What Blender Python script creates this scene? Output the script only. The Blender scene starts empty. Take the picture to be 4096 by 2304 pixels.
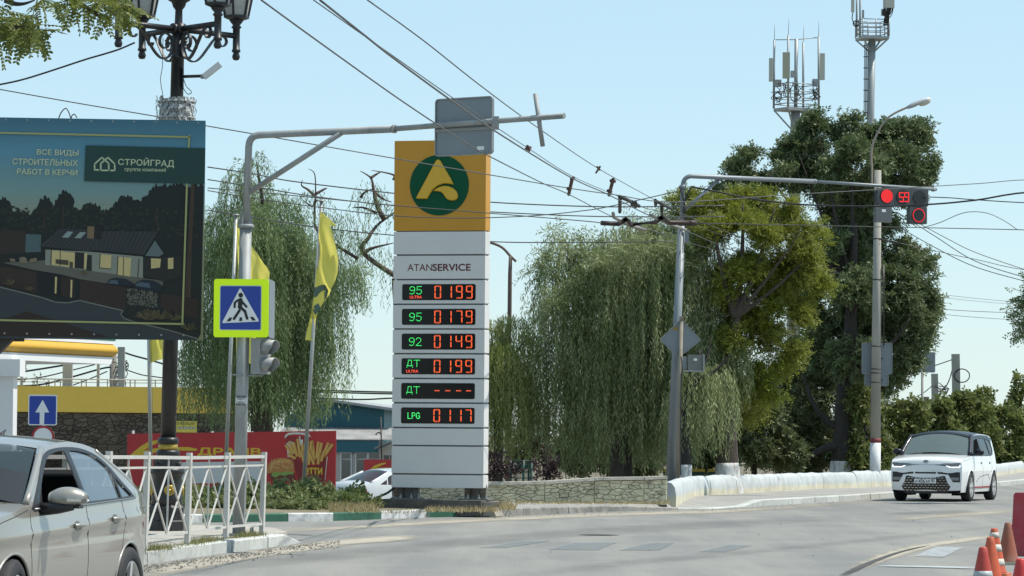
import bpy, bmesh, math, random
import numpy as np
from mathutils import Vector, Matrix
from mathutils.geometry import delaunay_2d_cdt
random.seed(7); RNG = np.random.default_rng(7)
scene = bpy.context.scene
C = scene.collection
R = math.radians

# ------------------------------------------------------------------ camera
W, H, FPX = 4096.0, 2304.0, 13650.0          # photograph size, focal length in its pixels
CAM = Vector((0, 0, 1.5)); PITCH = math.atan2(584.5, FPX); ROLL = 0.008
_F = Vector((0, math.cos(PITCH), math.sin(PITCH)))
_R0 = Vector((1, 0, 0)); _U0 = Vector((0, -math.sin(PITCH), math.cos(PITCH)))
_R = _R0 * math.cos(ROLL) + _U0 * math.sin(ROLL)
_U = -_R0 * math.sin(ROLL) + _U0 * math.cos(ROLL)
cam = bpy.data.cameras.new('camera'); cam.sensor_width = 36; cam.lens = 36 * FPX / W
cam.clip_start = 0.5; cam.clip_end = 6000
co = bpy.data.objects.new('camera', cam); C.objects.link(co)
m = Matrix.Identity(4)
for i in range(3):
    m[i][0], m[i][1], m[i][2], m[i][3] = _R[i], _U[i], -_F[i], CAM[i]
co.matrix_world = m
scene.camera = co

# ------------------------------------------------------------------ sky, sun, exposure
SUN_EL, SUN_AZ = R(60), R(84)                 # azimuth from +Y (view direction) towards +X (right)
world = bpy.data.worlds.new('World'); scene.world = world; world.use_nodes = True
nt = world.node_tree; nt.nodes.clear()
sky = nt.nodes.new('ShaderNodeTexSky'); sky.sky_type = 'NISHITA'; sky.sun_disc = False
sky.sun_elevation = SUN_EL; sky.sun_rotation = SUN_AZ
sky.altitude = 0; sky.air_density = 1.0; sky.dust_density = 0.15; sky.ozone_density = 3.0
bg = nt.nodes.new('ShaderNodeBackground'); bg.inputs[1].default_value = 0.14
wo = nt.nodes.new('ShaderNodeOutputWorld')
hzm = nt.nodes.new('ShaderNodeMix'); hzm.data_type = 'RGBA'; hzm.inputs[0].default_value = 0.62      # thin even summer haze over the whole sky
hzm.inputs[7].default_value = (2.95, 4.25, 4.85, 1); nt.links.new(sky.outputs[0], hzm.inputs[6]); nt.links.new(hzm.outputs[2], bg.inputs[0]); nt.links.new(bg.outputs[0], wo.inputs[0])
sl = bpy.data.lights.new('sun', 'SUN'); sl.energy = 4.4; sl.angle = R(0.53); sl.color = (1.0, 0.95, 0.87)
so = bpy.data.objects.new('sun', sl); C.objects.link(so)
sd = Vector((math.sin(SUN_AZ) * math.cos(SUN_EL), math.cos(SUN_AZ) * math.cos(SUN_EL), math.sin(SUN_EL)))
so.rotation_euler = (-sd).to_track_quat('-Z', 'Y').to_euler(); so.location = (30, 20, 60)
vs = scene.view_settings; vs.view_transform = 'Standard'; vs.look = 'None'; vs.gamma = 1; vs.exposure = 0.34
vs.use_curve_mapping = False
scene.render.film_transparent = False
scene.cycles.max_bounces = 6; scene.cycles.transparent_max_bounces = 8
scene.cycles.use_denoising = True

# ------------------------------------------------------------------ pixels to places
def ray(px, py):
    return (_F + _R * ((px - W / 2) / FPX) + _U * ((H / 2 - py) / FPX))
def at(px, py, d):
    r = ray(px, py); return CAM + r * (d / r.y)
def gp(px, py, z=0.0):
    r = ray(px, py); return CAM + r * ((z - CAM.z) / r.z)
def hz(px): return 1736.5 + ROLL * (px - 2048)
class VP:
    """vertical plane through two points; u runs along it, v is height"""
    def __init__(s, a, b):
        s.o = Vector(a); s.ux = Vector((b[0] - a[0], b[1] - a[1], 0)); s.len = s.ux.length; s.ux.normalize()
        s.n = Vector((s.ux.y, -s.ux.x, 0))        # towards the camera when a is left of b
    def uv(s, px, py):
        r = ray(px, py); t = (s.o - CAM).dot(s.n) / r.dot(s.n); p = CAM + r * t
        return ((p - s.o).dot(s.ux), p.z)
    def pt(s, u, v, off=0.0):
        return Vector((s.o.x, s.o.y, 0)) + s.ux * u + s.n * off + Vector((0, 0, v))
    def P(s, px, py, off=0.0):
        u, v = s.uv(px, py); return s.pt(u, v, off)
    def box(s, x0, y0, x1, y1):
        """pixel rectangle -> u0,v0,u1,v1 (upright rectangle in the plane)"""
        a, b, c, d = s.uv(x0, y0), s.uv(x1, y0), s.uv(x1, y1), s.uv(x0, y1)
        return ((a[0] + d[0]) / 2, (c[1] + d[1]) / 2, (b[0] + c[0]) / 2, (a[1] + b[1]) / 2)

# ------------------------------------------------------------------ materials
MATS = {}
def mat(name, col, rough=0.6, metal=0.0, var=0.0, vscale=3.0, bump=0.0, bscale=40.0, dirt=None, dscale=1.2, dth=0.55,
        emit=None, estr=0.0, coat=0.0, spec=0.5, stretch=(1, 1, 1), island=0.0, trans=0.0, dsoft=0.12, space='Object'):
    if name in MATS: return MATS[name]
    mt = bpy.data.materials.new(name); mt.use_nodes = True; t = mt.node_tree; b = t.nodes['Principled BSDF']
    N, L = t.nodes.new, t.links.new
    b.inputs['Base Color'].default_value = (*col, 1); b.inputs['Roughness'].default_value = rough
    b.inputs['Metallic'].default_value = metal; b.inputs['Specular IOR Level'].default_value = spec
    b.inputs['Coat Weight'].default_value = coat; b.inputs['Coat Roughness'].default_value = 0.04
    if emit: b.inputs['Emission Color'].default_value = (*emit, 1); b.inputs['Emission Strength'].default_value = estr
    if var or bump or dirt or island:
        tc = N('ShaderNodeTexCoord'); mp = N('ShaderNodeMapping'); mp.inputs['Scale'].default_value = stretch
        if space == 'World':
            ge = N('ShaderNodeNewGeometry'); L(ge.outputs['Position'], mp.inputs[0])
        else: L(tc.outputs['Object'], mp.inputs[0])
        cur = None
        rgb = N('ShaderNodeRGB'); rgb.outputs[0].default_value = (*col, 1); cur = rgb.outputs[0]
        if var:
            n = N('ShaderNodeTexNoise'); n.inputs['Scale'].default_value = vscale; n.inputs['Detail'].default_value = 6
            n.inputs['Roughness'].default_value = 0.65; L(mp.outputs[0], n.inputs['Vector'])
            mr = N('ShaderNodeMapRange'); mr.inputs[1].default_value = 0.25; mr.inputs[2].default_value = 0.75
            mr.inputs[3].default_value = 1 - var; mr.inputs[4].default_value = 1 + var; L(n.outputs[0], mr.inputs[0])
            mx = N('ShaderNodeMix'); mx.data_type = 'RGBA'; mx.blend_type = 'MULTIPLY'; mx.inputs[0].default_value = 1
            L(cur, mx.inputs[6]); L(mr.outputs[0], mx.inputs[7]); cur = mx.outputs[2]
        if island:
            ge2 = N('ShaderNodeNewGeometry'); mr = N('ShaderNodeMapRange')
            mr.inputs[3].default_value = 1 - island; mr.inputs[4].default_value = 1 + island
            oi = N('ShaderNodeObjectInfo')
            L(ge2.outputs['Random Per Island'] if island > 0.0 and space == 'Island' else oi.outputs['Random'], mr.inputs[0])
            mx = N('ShaderNodeMix'); mx.data_type = 'RGBA'; mx.blend_type = 'MULTIPLY'; mx.inputs[0].default_value = 1
            L(cur, mx.inputs[6]); L(mr.outputs[0], mx.inputs[7]); cur = mx.outputs[2]
        if dirt:
            n = N('ShaderNodeTexNoise'); n.inputs['Scale'].default_value = dscale; n.inputs['Detail'].default_value = 8
            n.inputs['Roughness'].default_value = 0.7; L(mp.outputs[0], n.inputs['Vector'])
            mr = N('ShaderNodeMapRange'); mr.inputs[1].default_value = dth - dsoft; mr.inputs[2].default_value = dth + dsoft
            L(n.outputs[0], mr.inputs[0])
            mx = N('ShaderNodeMix'); mx.data_type = 'RGBA'; mx.inputs[7].default_value = (*dirt, 1)
            L(mr.outputs[0], mx.inputs[0]); L(cur, mx.inputs[6]); cur = mx.outputs[2]
        L(cur, b.inputs['Base Color'])
        if bump:
            n = N('ShaderNodeTexNoise'); n.inputs['Scale'].default_value = bscale; n.inputs['Detail'].default_value = 5
            L(mp.outputs[0], n.inputs['Vector'])
            bp = N('ShaderNodeBump'); bp.inputs['Strength'].default_value = bump; bp.inputs['Distance'].default_value = 0.02
            L(n.outputs[0], bp.inputs['Height']); L(bp.outputs[0], b.inputs['Normal'])
    MATS[name] = mt; return mt
def leafmat(name, c1, c2, c3, trans=0.35, rough=0.55, nscale=0.9):
    """per-leaf colour from c1..c2, clumps drifting to c3; light shines through"""
    if name in MATS: return MATS[name]
    mt = bpy.data.materials.new(name); mt.use_nodes = True; t = mt.node_tree; t.nodes.clear(); N, L = t.nodes.new, t.links.new
    ge = N('ShaderNodeNewGeometry'); mx = N('ShaderNodeMix'); mx.data_type = 'RGBA'
    mx.inputs[6].default_value = (*c1, 1); mx.inputs[7].default_value = (*c2, 1); L(ge.outputs['Random Per Island'], mx.inputs[0])
    n = N('ShaderNodeTexNoise'); n.inputs['Scale'].default_value = nscale; n.inputs['Detail'].default_value = 3; L(ge.outputs['Position'], n.inputs['Vector'])
    mr = N('ShaderNodeMapRange'); mr.inputs[1].default_value = 0.42; mr.inputs[2].default_value = 0.68; L(n.outputs[0], mr.inputs[0])
    m2 = N('ShaderNodeMix'); m2.data_type = 'RGBA'; m2.inputs[7].default_value = (*c3, 1); L(mr.outputs[0], m2.inputs[0]); L(mx.outputs[2], m2.inputs[6])
    b = N('ShaderNodeBsdfPrincipled'); b.inputs['Roughness'].default_value = rough; L(m2.outputs[2], b.inputs['Base Color'])
    b.inputs['Specular IOR Level'].default_value = 0.4
    tr = N('ShaderNodeBsdfTranslucent'); L(m2.outputs[2], tr.inputs[0])
    ms = N('ShaderNodeMixShader'); ms.inputs[0].default_value = trans; L(b.outputs[0], ms.inputs[1]); L(tr.outputs[0], ms.inputs[2])
    o = N('ShaderNodeOutputMaterial'); L(ms.outputs[0], o.inputs[0]); MATS[name] = mt; return mt
def glassmat(name, col=(0.02, 0.025, 0.03), rough=0.03, alpha=1.0):
    """dark car or window glass: glossy over a see-through tint when alpha < 1"""
    if name in MATS: return MATS[name]
    mt = mat(name, col, rough, 0, spec=0.9, coat=0.6)
    mt.node_tree.nodes['Principled BSDF'].inputs['Alpha'].default_value = alpha
    return mt

# ------------------------------------------------------------------ mesh helpers
def link(name, me, parent=None, loc=(0, 0, 0), smooth=None):
    o = bpy.data.objects.new(name, me); C.objects.link(o); o.location = loc
    if parent is not None: o.parent = parent
    return o
def thing(name, label, cat, loc=(0, 0, 0), rotz=0.0, group=None):
    o = bpy.data.objects.new(name, None); C.objects.link(o); o.location = loc; o.rotation_euler = (0, 0, rotz)
    o.empty_display_size = 0.1
    tag(o, label, cat, group); return o
def tag(o, label, cat, group=None, kind=None):
    if label: o['label'] = label
    if cat: o['category'] = cat
    if group: o['group'] = group
    if kind: o['kind'] = kind
    return o
def struct(o): o['kind'] = 'structure'; return o
def stuff(o): o['kind'] = 'stuff'; return o
class MB:
    def __init__(s): s.v = []; s.f = []; s.sm = []
    def add(s, vs, fs, smooth=False):
        k = len(s.v); s.v += [tuple(v) for v in vs]
        for f in fs: s.f.append(tuple(i + k for i in f)); s.sm.append(smooth)
        return s
    def quad(s, a, b, c, d): return s.add([a, b, c, d], [(0, 1, 2, 3)])
    def hexa(s, p):   # 8 points: bottom ring 0-3, top ring 4-7
        return s.add(p, [(3, 2, 1, 0), (4, 5, 6, 7), (0, 1, 5, 4), (1, 2, 6, 5), (2, 3, 7, 6), (3, 0, 4, 7)])
    def box(s, c, size, ux=(1, 0, 0), uy=None, uz=(0, 0, 1)):
        ux = Vector(ux).normalized(); uz = Vector(uz).normalized(); uy = Vector(uy).normalized() if uy is not None else uz.cross(ux).normalized()
        c = Vector(c); a, b, h = size[0] / 2, size[1] / 2, size[2] / 2
        p = [c + ux * x * a + uy * y * b + uz * z * h for z in (-1, 1) for x, y in ((-1, -1), (1, -1), (1, 1), (-1, 1))]
        return s.hexa(p)
    def bar(s, a, b, w, h=None, up=(0, 0, 1)):
        a, b = Vector(a), Vector(b); d = (b - a); up = Vector(up)
        if abs(d.normalized().dot(up)) > 0.98: up = Vector((0, 1, 0))
        side = d.cross(up).normalized(); u2 = side.cross(d).normalized(); h = h or w
        return s.box((a + b) / 2, (d.length, w, h), d, side, u2)
    def tube(s, pts, r, n=8, caps=True, smooth=True):
        pts = [Vector(p) for p in pts]; k = len(pts); rs = r if isinstance(r, (list, tuple)) else [r] * k
        vs, fs = [], []; prev = None
        for i, p in enumerate(pts):
            d = (pts[min(i + 1, k - 1)] - pts[max(i - 1, 0)]).normalized()
            if prev is None:
                a = Vector((0, 0, 1)) if abs(d.z) < 0.9 else Vector((1, 0, 0)); x = d.cross(a).normalized()
            else:
                x = (prev - d * prev.dot(d)).normalized()
            prev = x; y = d.cross(x)
            for j in range(n):
                t = 2 * math.pi * j / n; vs.append(p + (x * math.cos(t) + y * math.sin(t)) * rs[i])
        for i in range(k - 1):
            for j in range(n):
                a, b = i * n + j, i * n + (j + 1) % n; fs.append((a, b, b + n, a + n))
        s.add(vs, fs, smooth)
        if caps:
            q = len(s.v) - len(vs)
            s.f.append(tuple(q + j for j in reversed(range(n)))); s.sm.append(False)
            s.f.append(tuple(q + (k - 1) * n + j for j in range(n))); s.sm.append(False)
        return s
    def lathe(s, prof, o=(0, 0, 0), n=20, ax=(0, 0, 1), smooth=True, rot=0.0, caps=True):
        """prof: list of (radius, height along ax)"""
        o = Vector(o); ax = Vector(ax).normalized(); a = Vector((1, 0, 0)) if abs(ax.x) < 0.9 else Vector((0, 1, 0))
        x = (a - ax * a.dot(ax)).normalized(); y = ax.cross(x); vs, fs = [], []
        for r, h in prof:
            for j in range(n):
                t = 2 * math.pi * j / n + rot; vs.append(o + ax * h + (x * math.cos(t) + y * math.sin(t)) * r)
        for i in range(len(prof) - 1):
            for j in range(n):
                p, q = i * n + j, i * n + (j + 1) % n; fs.append((p, q, q + n, p + n))
        if caps: fs.append(tuple(reversed(range(n)))); fs.append(tuple((len(prof) - 1) * n + j for j in range(n)))
        return s.add(vs, fs, smooth)
    def prism(s, poly, fr, t, off=0.0):
        """poly: list of (u,v); fr(u,v,off)->point; from off (back) to off+t (front)"""
        n = len(poly); A = [fr(u, v, off) for u, v in poly]; B = [fr(u, v, off + t) for u, v in poly]
        fs = [tuple(n + i for i in range(n)), tuple(reversed(range(n)))] + [(i, (i + 1) % n, n + (i + 1) % n, n + i) for i in range(n)]
        return s.add(A + B, fs)
    def sphere(s, c, r, n=12, m=8, sc=(1, 1, 1)):
        c = Vector(c); vs, fs = [], []
        for i in range(m + 1):
            p = math.pi * i / m
            for j in range(n):
                t = 2 * math.pi * j / n; vs.append(c + Vector((r * sc[0] * math.sin(p) * math.cos(t), r * sc[1] * math.sin(p) * math.sin(t), r * sc[2] * math.cos(p))))
        for i in range(m):
            for j in range(n):
                a, b = i * n + j, i * n + (j + 1) % n; fs.append((a, a + n, b + n, b))
        return s.add(vs, fs, True)
    def mesh(s, name, mt, org=(0, 0, 0)):
        me = bpy.data.meshes.new(name); o = Vector(org)
        me.from_pydata([(v[0] - o.x, v[1] - o.y, v[2] - o.z) for v in s.v], [], s.f)
        me.polygons.foreach_set('use_smooth', s.sm)
        if mt: me.materials.append(mt)
        me.update(); return me
    def build(s, name, mt, parent=None, org=None):
        """world-space points; under a parent (unrotated) they are stored relative to it"""
        if parent is not None:
            o = Vector(parent.location)
            if parent.parent is not None: o = o + Vector(parent.parent.location)
            return link(name, s.mesh(name, mt, o if org is None else org), parent)
        o = Vector(org) if org is not None else Vector((0, 0, 0))
        return link(name, s.mesh(name, mt, o), None, o)
    def local(s, name, mt, parent):      # points already in the parent's own space
        return link(name, s.mesh(name, mt), parent)
def rrect(u0, v0, u1, v1, r, n=4):
    out = []
    for cx, cy, a0 in ((u1 - r, v1 - r, 0), (u0 + r, v1 - r, 90), (u0 + r, v0 + r, 180), (u1 - r, v0 + r, 270)):
        for i in range(n + 1):
            t = R(a0 + 90 * i / n); out.append((cx + r * math.cos(t), cy + r * math.sin(t)))
    return out
def circ(cx, cy, r, n=32, ry=None): return [(cx + r * math.cos(2 * math.pi * i / n), cy + (ry or r) * math.sin(2 * math.pi * i / n)) for i in range(n)]
def raw_mesh(name, verts, nper, mt, smooth=False):
    """many disjoint polygons of nper corners each, from an (N*nper,3) array"""
    verts = np.ascontiguousarray(verts, dtype=np.float32).reshape(-1, 3); nv = len(verts); nf = nv // nper
    me = bpy.data.meshes.new(name); me.vertices.add(nv); me.vertices.foreach_set('co', verts.ravel())
    me.loops.add(nv); me.loops.foreach_set('vertex_index', np.arange(nv, dtype=np.int32))
    me.polygons.add(nf); me.polygons.foreach_set('loop_start', np.arange(0, nv, nper, dtype=np.int32))
    me.polygons.foreach_set('loop_total', np.full(nf, nper, dtype=np.int32))
    me.materials.append(mt); me.update(calc_edges=True); return me
# flat shapes with holes: triangulated, kept where the winding says inside
def winding(loops, px, py, evenodd=False):
    wn = np.zeros(len(px), dtype=int)
    for lp in loops:
        a = np.asarray(lp); b = np.roll(a, -1, axis=0)
        for (x0, y0), (x1, y1) in zip(a, b):
            cr = (x1 - x0) * (py - y0) - (px - x0) * (y1 - y0)
            wn += ((y0 <= py) & (y1 > py) & (cr > 0)).astype(int) - ((y0 > py) & (y1 <= py) & (cr < 0)).astype(int)
    return (wn % 2 != 0) if evenodd else (wn != 0)
def cdt(loops, grid=None, evenodd=False):
    vs, es = [], []
    for lp in loops:
        k = len(vs); n = len(lp); vs += [Vector(p) for p in lp]; es += [(k + i, k + (i + 1) % n) for i in range(n)]
    if grid:
        a = np.array([tuple(v) for v in vs]); x0, y0 = a.min(0); x1, y1 = a.max(0); g = grid if isinstance(grid, tuple) else (grid, grid)
        nx = max(2, int((x1 - x0) / g[0])); ny = max(2, int((y1 - y0) / g[1]))
        X, Y = np.meshgrid(np.linspace(x0, x1, nx + 1)[1:-1], np.linspace(y0, y1, ny + 1)[1:-1]); X, Y = X.ravel(), Y.ravel()
        k = winding(loops, X, Y, evenodd)
        vs += [Vector((float(x), float(y))) for x, y in zip(X[k], Y[k])]
    r = delaunay_2d_cdt(vs, es, [], 0, 1e-6)
    V = [(v.x, v.y) for v in r[0]]; T = [t for t in r[2] if len(t) == 3]
    if not T: return V, []
    a = np.array(V); c = np.array([[a[i] for i in t] for t in T]).mean(1)
    k = winding(loops, c[:, 0], c[:, 1], evenodd)
    T = [t for t, q in zip(T, k) if q]
    return V, T
def patch(loops, fn, grid=None, evenodd=True, smooth=True, mb=None):
    mb = mb or MB(); V, T = cdt(loops, grid, evenodd)
    used = sorted({i for t in T for i in t}); mp = {i: j for j, i in enumerate(used)}
    mb.add([fn(*V[i]) for i in used], [tuple(mp[i] for i in t) for t in T], smooth); return mb
_TXT = {}
def text_loops(s, bold=0.0):
    """outlines of a line of text, cap height about 0.7, starting at 0,0"""
    key = (s, bold)
    if key in _TXT: return _TXT[key]
    c = bpy.data.curves.new('txt', 'FONT'); c.body = s; c.size = 1.0; c.resolution_u = 3
    o = bpy.data.objects.new('txt', c); C.objects.link(o); dg = bpy.context.evaluated_depsgraph_get()
    cc = o.evaluated_get(dg).to_curve(dg); loops = []
    for sp in cc.splines:
        pts = []
        bz = sp.bezier_points; n = len(bz)
        for i in range(n):
            a, b = bz[i], bz[(i + 1) % n]
            p0, p1, p2, p3 = a.co, a.handle_right, b.handle_left, b.co
            straight = (p1 - p0).cross(p3 - p0).length < 1e-5 and (p2 - p0).cross(p3 - p0).length < 1e-5
            for t in ((0.0,) if straight else (0, 0.25, 0.5, 0.75)):
                q = p0 * (1 - t) ** 3 + p1 * 3 * t * (1 - t) ** 2 + p2 * 3 * t * t * (1 - t) + p3 * t ** 3; pts.append((q.x, q.y))
        if len(pts) > 2: loops.append(pts)
    o.to_curve_clear() if hasattr(o, 'to_curve_clear') else None
    bpy.data.objects.remove(o); bpy.data.curves.remove(c)
    if bold:
        L0 = loops; loops = []
        for dx, dy in ((0, 0), (bold, 0), (-bold, 0), (0, bold), (0, -bold), (bold * .7, bold * .7), (-bold * .7, bold * .7), (bold * .7, -bold * .7), (-bold * .7, -bold * .7)):
            loops += [[(x + dx, y + dy) for x, y in lp] for lp in L0]
    _TXT[key] = loops; return loops
def text_mb(s, fr, u0, v0, u1, v1, off=0.004, bold=0.0, mb=None):
    """line of text fitted into the rectangle u0..u1, v0..v1 of the plane fr"""
    mb = mb or MB(); lp = text_loops(s, 0.0)
    a = np.array([p for l in lp for p in l]); x0, y0 = a.min(0); x1, y1 = a.max(0)
    sx, sy = (u1 - u0) / (x1 - x0), (v1 - v0) / (y1 - y0)
    f = lambda x, y: fr(u0 + (x - x0) * sx, v0 + (y - y0) * sy, off)
    if bold:
        # each shifted copy has holes of its own: unite shapes copy by copy, per winding
        tot = []
        V, T = cdt_union(lp, bold); 
        used = sorted({i for t in T for i in t}); mp = {i: j for j, i in enumerate(used)}
        mb.add([f(*V[i]) for i in used], [tuple(mp[i] for i in t) for t in T]); return mb
    V, T = cdt(lp); used = sorted({i for t in T for i in t}); mp = {i: j for j, i in enumerate(used)}
    mb.add([f(*V[i]) for i in used], [tuple(mp[i] for i in t) for t in T]); return mb
def cdt_union(lp, d):
    offs = [(0, 0)] + [(d * math.cos(a), d * math.sin(a)) for a in (0, 1.571, 3.1416, 4.712)]
    sets = [[[(x + a, y + b) for x, y in l] for l in lp] for a, b in offs]
    vs, es = [], []
    for st in sets:
        for l in st:
            k = len(vs); n = len(l); vs += [Vector(p) for p in l]; es += [(k + i, k + (i + 1) % n) for i in range(n)]
    r = delaunay_2d_cdt(vs, es, [], 0, 1e-6); V = [(v.x, v.y) for v in r[0]]; T = [t for t in r[2] if len(t) == 3]
    a = np.array(V); c = np.array([[a[i] for i in t] for t in T]).mean(1); k = np.zeros(len(T), bool)
    for st in sets: k |= winding(st, c[:, 0], c[:, 1])
    return V, [t for t, q in zip(T, k) if q]
def spline(pts, n=8):
    """smooth curve through the points"""
    P = [Vector(p) for p in pts]; out = []
    for i in range(len(P) - 1):
        a, b, c, d = P[max(i - 1, 0)], P[i], P[i + 1], P[min(i + 2, len(P) - 1)]
        for k in range(n):
            t = k / n; out.append(0.5 * ((2 * b) + (c - a) * t + (2 * a - 5 * b + 4 * c - d) * t * t + (3 * b - a - 3 * c + d) * t ** 3))
    out.append(P[-1]); return out
def vor_cells(u0, v0, u1, v1, n, asp=1.7, relax=2, seed=1):
    """irregular stone cells filling a rectangle"""
    rg = np.random.default_rng(seed); w, h = u1 - u0, (v1 - v0) * asp
    P = np.stack([rg.uniform(0, w, n), rg.uniform(0, h, n)], 1)
    def cells(P):
        out = []
        for i, p in enumerate(P):
            poly = [np.array(q) for q in ((0, 0), (w, 0), (w, h), (0, h))]
            dd = ((P - p) ** 2).sum(1); od = np.argsort(dd)[1:26]
            for j in od:
                nrm = P[j] - p; mid = (P[j] + p) / 2; new = []
                for a, b in zip(poly, poly[1:] + poly[:1]):
                    da, db = (a - mid) @ nrm, (b - mid) @ nrm
                    if da <= 0: new.append(a)
                    if da * db < 0: new.append(a + (b - a) * (da / (da - db)))
                poly = new
                if len(poly) < 3: break
            out.append(poly)
        return out
    for _ in range(relax):
        P = np.array([np.mean(c, 0) if len(c) > 2 else p for c, p in zip(cells(P), P)])
    return [[(u0 + q[0], v0 + q[1] / asp) for q in c] for c in cells(P) if len(c) > 2]
def shrink(poly, g):
    c = np.mean(poly, 0); out = []
    for p in poly:
        d = np.array(p) - c; L = np.linalg.norm(d); out.append(tuple(c + d * max(0.3, (L - g) / max(L, 1e-6))))
    return out
def stone(mb, poly, fr, depth, rg):
    """one stone: outline at the joint, a smaller, uneven face in front"""
    n = len(poly); c = np.mean(poly, 0)
    face = [tuple(c + (np.array(p) - c) * 0.86) for p in poly]
    A = [fr(u, v, -0.01) for u, v in poly]; B = [fr(u, v, depth * rg.uniform(0.55, 0.8)) for u, v in poly]
    D = [fr(u, v, depth * rg.uniform(0.85, 1.1)) for u, v in face]
    fs = [(i, (i + 1) % n, n + (i + 1) % n, n + i) for i in range(n)] + [(n + i, n + (i + 1) % n, 2 * n + (i + 1) % n, 2 * n + i) for i in range(n)] + [tuple(2 * n + i for i in range(n))]
    mb.add(A + B + D, fs); return mb
# ================================================================== ground, road, kerbs, walls
def asphalt_mat():
    mt = bpy.data.materials.new('asphalt'); mt.use_nodes = True; t = mt.node_tree; b = t.nodes['Principled BSDF']; N, L = t.nodes.new, t.links.new
    ge = N('ShaderNodeNewGeometry')
    def noise(sc, det=6, rough=0.6, rot=0.0):
        mp = N('ShaderNodeMapping'); mp.inputs['Scale'].default_value = sc if isinstance(sc, tuple) else (sc,) * 3; mp.inputs['Rotation'].default_value = (0, 0, rot)
        L(ge.outputs['Position'], mp.inputs[0]); n = N('ShaderNodeTexNoise'); n.inputs['Scale'].default_value = 1; n.inputs['Detail'].default_value = det
        n.inputs['Roughness'].default_value = rough; L(mp.outputs[0], n.inputs['Vector']); return n.outputs[0]
    def mixc(fac, a, c, mode='MIX'):
        mx = N('ShaderNodeMix'); mx.data_type = 'RGBA'; mx.blend_type = mode
        if isinstance(fac, float): mx.inputs[0].default_value = fac
        else: L(fac, mx.inputs[0])
        for i, q in ((6, a), (7, c)):
            if isinstance(q, tuple): mx.inputs[i].default_value = (*q, 1)
            else: L(q, mx.inputs[i])
        return mx.outputs[2]
    def rng(s, a, c, lo=0.0, hi=1.0):
        mr = N('ShaderNodeMapRange'); mr.inputs[1].default_value = a; mr.inputs[2].default_value = c; mr.inputs[3].default_value = lo; mr.inputs[4].default_value = hi
        L(s, mr.inputs[0]); return mr.outputs[0]
    base = mixc(rng(noise(0.35), 0.35, 0.65), (0.165, 0.166, 0.158), (0.215, 0.211, 0.194))
    base = mixc(rng(noise((0.9, 0.07, 1), 4, rot=0.35), 0.44, 0.66, 0, 0.7), base, (0.265, 0.252, 0.222))      # pale dusty wheel lanes
    base = mixc(rng(noise((0.55, 0.1, 1), 5, rot=0.35), 0.55, 0.72, 0, 0.5), base, (0.14, 0.145, 0.145))      # dark wear
    base = mixc(rng(noise(26.0, 3), 0.3, 0.7, 0.82, 1.18), base, base) if False else base
    sp = rng(noise(38.0, 2, 0.7), 0.3, 0.7, 0.72, 1.28); mx = N('ShaderNodeMix'); mx.data_type = 'RGBA'; mx.blend_type = 'MULTIPLY'; mx.inputs[0].default_value = 1
    L(base, mx.inputs[6]); L(sp, mx.inputs[7]); L(mx.outputs[2], b.inputs['Base Color']); b.inputs['Roughness'].default_value = 0.82
    b.inputs['Specular IOR Level'].default_value = 0.35
    bp = N('ShaderNodeBump'); bp.inputs['Strength'].default_value = 0.35; bp.inputs['Distance'].default_value = 0.01; L(noise(60.0, 3), bp.inputs['Height']); L(bp.outputs[0], b.inputs['Normal'])
    return mt
M_asph = asphalt_mat()
M_soil = mat('dry soil', (0.17, 0.14, 0.1), 0.95, var=0.3, vscale=1.5, bump=0.5, dirt=(0.1, 0.1, 0.05), dscale=0.6, space='World')
M_pave = mat('pavement asphalt', (0.3, 0.29, 0.265), 0.9, var=0.18, vscale=0.8, bump=0.3, bscale=50, dirt=(0.22, 0.215, 0.2), dscale=0.7, space='World')
M_kerbL = mat('pale kerb concrete', (0.45, 0.46, 0.43), 0.85, var=0.14, vscale=6, bump=0.3, bscale=60, island=0.1, dirt=(0.3, 0.29, 0.25), dscale=2.2, dth=0.62)
M_kerbG = mat('grey kerb concrete', (0.2, 0.195, 0.18), 0.9, var=0.3, vscale=5, bump=0.5, bscale=30, island=0.2, dirt=(0.34, 0.32, 0.28), dscale=3)
M_green = mat('green kerb paint', (0.022, 0.1, 0.062), 0.7, var=0.2, vscale=8, dirt=(0.2, 0.21, 0.19), dscale=6, dth=0.69)
M_kwhite = mat('worn white kerb paint', (0.55, 0.56, 0.55), 0.75, var=0.14, vscale=8, dirt=(0.22, 0.21, 0.19), dscale=7, dth=0.6)

g = MB(); g.quad((-2500, -200, -0.96), (2500, -200, -0.96), (2500, 4500, -0.96), (-2500, 4500, -0.96))
ground = struct(g.build('ground', M_soil))

KP = [(640, 2093), (980, 2088), (1152, 2086), (1333, 2084), (1526, 2077), (1707, 2070), (1905, 2067), (2095, 2062), (2274, 2054), (2440, 2046), (2584, 2043), (2711, 2040),
      (2835, 2038), (2970, 2029), (3046, 2025), (3209, 2015), (3407, 2003), (3586, 1989), (4000, 1945), (4096, 1935)]
KW = [gp(x, y, 0) for x, y in KP]
dirn = (KW[-1] - KW[-3]).normalized(); KW.append(KW[-1] + dirn * 90)
KW.insert(0, KW[0] + (KW[0] - KW[1]).normalized() * 40)
g = MB(); pol = [(-70, -30), (120, -30), (130, 210)] + [(p.x, p.y) for p in reversed(KW)] + [(-70, KW[0].y + 3)]
patch([pol], lambda x, y: (x, y, 0), 12, mb=g, smooth=False)
road = struct(g.build('road', M_asph))

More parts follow.
